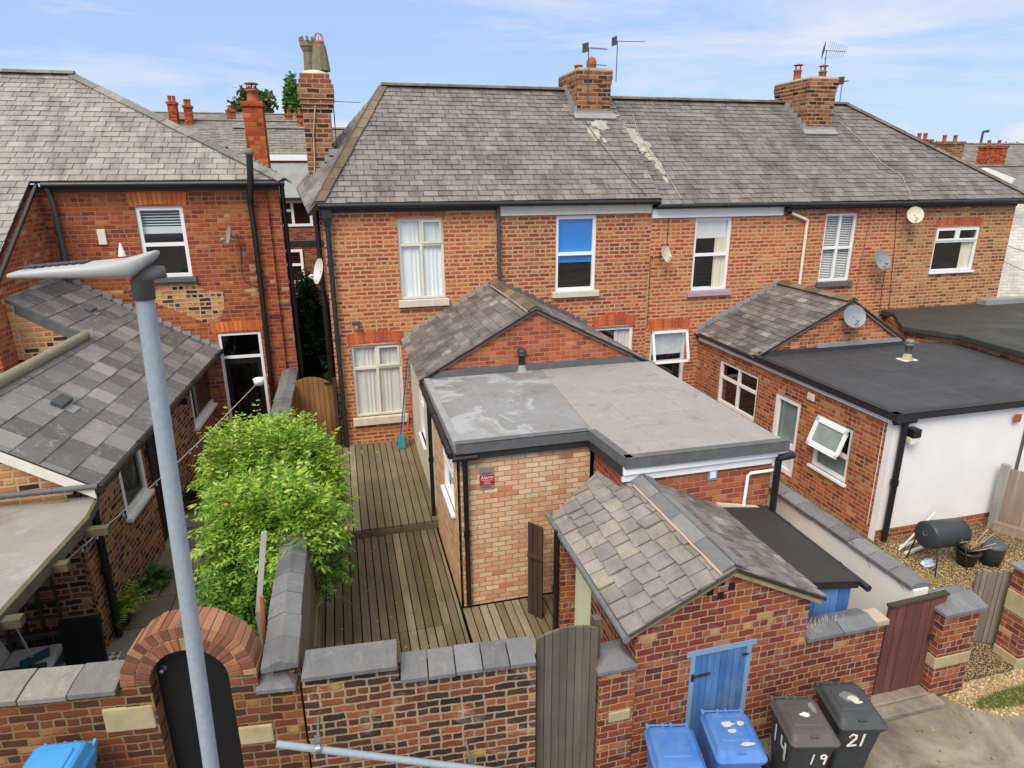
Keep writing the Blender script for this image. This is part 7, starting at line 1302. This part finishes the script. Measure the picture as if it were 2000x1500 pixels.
t2, pl2, _ = bgroof('distant_house', 'nearer distant slate roof with two red chimneys seen above the hip tiles', 250, 590, 236, 286, 44, 5); bgchim(t2, 325, 347, 198, 236, 48, 2); bgchim(t2, 357, 375, 205, 236, 48, 2); bgchim(t2, 579, 594, 222, 262, 47, 1)
t3, pl3, _ = bgroof('street_house', 'brick house across the street with white windows glimpsed through the side passage', 455, 690, 252, 306, 33, 3.5, S_FAR, wm=B_BG)
wl_ = thing('street_building', 'pale grey clad building with white windows glimpsed through the side passage', 'building', (-1, 28, 0)); a, b = P(500, 318, 'y', 28.2), P(700, 318, 'y', 28.2); zt_, zb_ = a.z, P(600, 385, 'y', 28).z
m_ = MB(); m_.quad((a.x, 27.6, zb_), (b.x, 27.6, zb_), (b.x, 29.0, zt_), (a.x, 29.0, zt_)); m_.build('grey_roof', plain('grey_cladding', '#8b8f90', .7, var=.3, scale=2), wl_)
m_ = MB(); m_.box(a.x, b.x, 28, 36, -.5, zb_-.02); m_.build('wall', B_BG, wl_); m_ = MB(); m_.box(a.x, b.x, 27.55, 28, zb_-.1, zb_-.01); z_ = P(600, 445, 'y', 27.95).z; m_.build('gutter_board', FASCIAB, wl_)
m_ = MB(); z0_, z1_ = P(600, 480, 'y', 27.95).z, P(600, 470, 'y', 27.95).z; m_.box(a.x, b.x, 27.95, 27.99, z0_, z1_); m_.build('dark_band', FASCIAB, wl_)
m_ = MB(); z0_, z1_ = P(600, 311, 'y', 29).z, P(600, 302, 'y', 29).z; m_.box(a.x, b.x, 28.95, 29.05, z0_-.05, z1_); m_.build('parapet', PVC, wl_)
for (xa_, xb_, ya_, yb_, cells) in ((543, 607, 391, 443, [(0, .45, 0, .62), (0, .45, .62, 1), (.45, 1, 0, 1)]), (549, 590, 487, 554, [(0, 1, 0, .55), (0, 1, .55, 1)])):
    p_, q_ = P(xa_, yb_, 'y', 27.95), P(xb_, ya_, 'y', 27.95); window(wl_, (p_.x, 27.97, p_.z), X, q_.x-p_.x, q_.z-p_.z, cells, t=.1, rec=-.03, dep=.05, glass=GLASSD)
m_ = MB(); wall(m_, (-3.2, 24), (.6, 24), GL, P(600, 598, 'y', 24).z, (), .2); solo(m_, 'garden_wall', B_BG, 'brick garden wall closing the far end of the side passage', 'wall')
# right-hand distance
t4, pl4, _ = bgroof('distant_house', 'distant slate terrace on the right with antenna post on its ridge', 1855, 2300, 283, 325, 40, 5); bgchim(t4, 1930, 1960, 284, 330, 38, 2); bgchim(t4, 1843, 1875, 276, 330, 33, 2, B_CHIM); 
t5, pl5, _ = bgroof('distant_house', 'distant low slate roof with white gable beyond the end house', 1880, 2200, 325, 352, 30, 2.5, S_FAR, wm=CREAMB)
m_ = MB(); a, b, c = P(1912, 338, 'y', 26), P(1960, 352, 'y', 26), P(1930, 328, 'y', 26); m_.ext([(a.x, 26, a.z-.6), (b.x+1, 26, a.z-.6), (b.x+1, 26, b.z), (c.x, 26, c.z), (a.x, 26, a.z)], (0, .3, 0)); solo(m_, 'white_gable', RENDW, 'small white gable end beyond the far right roof', 'building')
m_ = MB(); bgc = thing('distant_chimney', 'dark squat chimney with pots just above the far right hip', 'chimney', P(1808, 280, 'y', 34)); bgchim(bgc, 1798, 1818, 272, 292, 34, 2)
q = P(1912, 290, 'y', 45); t = thing('distant_lamp_post', 'thin distant street lamp rising above the right-hand roofs', 'street lamp', q); m_ = MB(); tp = P(1918, 257, 'y', 45); m_.tube([q-Z*2, (q.x+.1, 45, tp.z)], .09, 8); m_.tube([(q.x+.1, 45, tp.z), (q.x+.6, 45, tp.z+.05)], [.08, .12], 8); m_.build('post', GREYP, t)
def tree(label, c, rx, rz, h, n, mat, seed, name='tree'):
    r = random.Random(seed); t = thing(name, label, 'tree', c); c = Vector(c); tr = MB(); tr.tube([c-Z*3, c, c+Z*h*.6], [.4, .3, .1], 8)
    for k in range(8): a = r.uniform(0, 6.28); z_ = h*r.uniform(.1, .6); tr.tube([c+Z*z_, c+Vector((math.cos(a)*rx*.7, math.sin(a)*rx*.7, z_+rx*.5))], [.12, .03], 5)
    tr.build('trunk', BARK, t); vs, fs = [], []; cl = [(rvec(r), r.uniform(.3, .9)) for _ in range(26)]
    for i in range(n): v, k = r.choice(cl); p = c+Z*h*.6+Vector((v.x*rx*k, v.y*rx*k, v.z*rz*k))+Vector((rvec(r).x*rx*.35, rvec(r).y*rx*.35, rvec(r).z*rz*.3)); leafquad(vs, fs, p, rvec(r), rvec(r), .42, .3)
    m_ = MB(); m_.add(vs, fs); m_.build('crown', mat, t, uv=False); return t
q = P(497, 250, 'y', 72); tree('round bronze-green tree behind the red chimney pot', (q.x, 72, q.z-1.0), 2.1, 1.9, 4.6, 5000, TREEL, 3)
q = P(576, 230, 'y', 72); tree('slim poplar rising behind the tall chimney', (q.x, 72, q.z-1), .75, 2.6, 3.6, 3200, LEAFM, 4)
for k, x_ in enumerate((1830, 1975)): q = P(x_, 285, 'y', 80); tree(['distant low tree left of the right-hand chimneys', 'distant low tree at the right edge of the horizon'][k], (q.x, 80, q.z-2), 2.2, 1.0, 2.2, 1800, TREEL, 7+k)
# fallen leaves and weeds
LIT = leafm('dry_leaf', [(0, '#6b5a30'), (.5, '#94803f'), (1, '#b3a25a')], trans=.1)
def litter(label, x0, x1, y0, y1, z, n, seed):
    r = random.Random(seed); vs, fs = [], []
    for i in range(n): leafquad(vs, fs, Vector((r.uniform(x0, x1), r.uniform(y0, y1), z+r.uniform(.004, .012))), Vector((r.uniform(-1, 1), r.uniform(-1, 1), .05)), Z+rvec(r)*.3, r.uniform(.03, .06), .022)
    m_ = MB(); m_.add(vs, fs); o = m_.build('fallen_leaves', LIT, uv=False); tag(o, label, 'leaves', kind='stuff')
litter('small dry leaves scattered over the lower decking', -.6, 1.1, 5.2, 9.8, -.128, 110, 3)
litter('small dry leaves and scraps blown over the alley by the bins', 4.6, 7.2, 3.3, 4.6, GL, 90, 4)
litter('small leaves lying on the patio beside the wisteria', -2.9, -1.3, 5.4, 10, GL+.014, 120, 5)
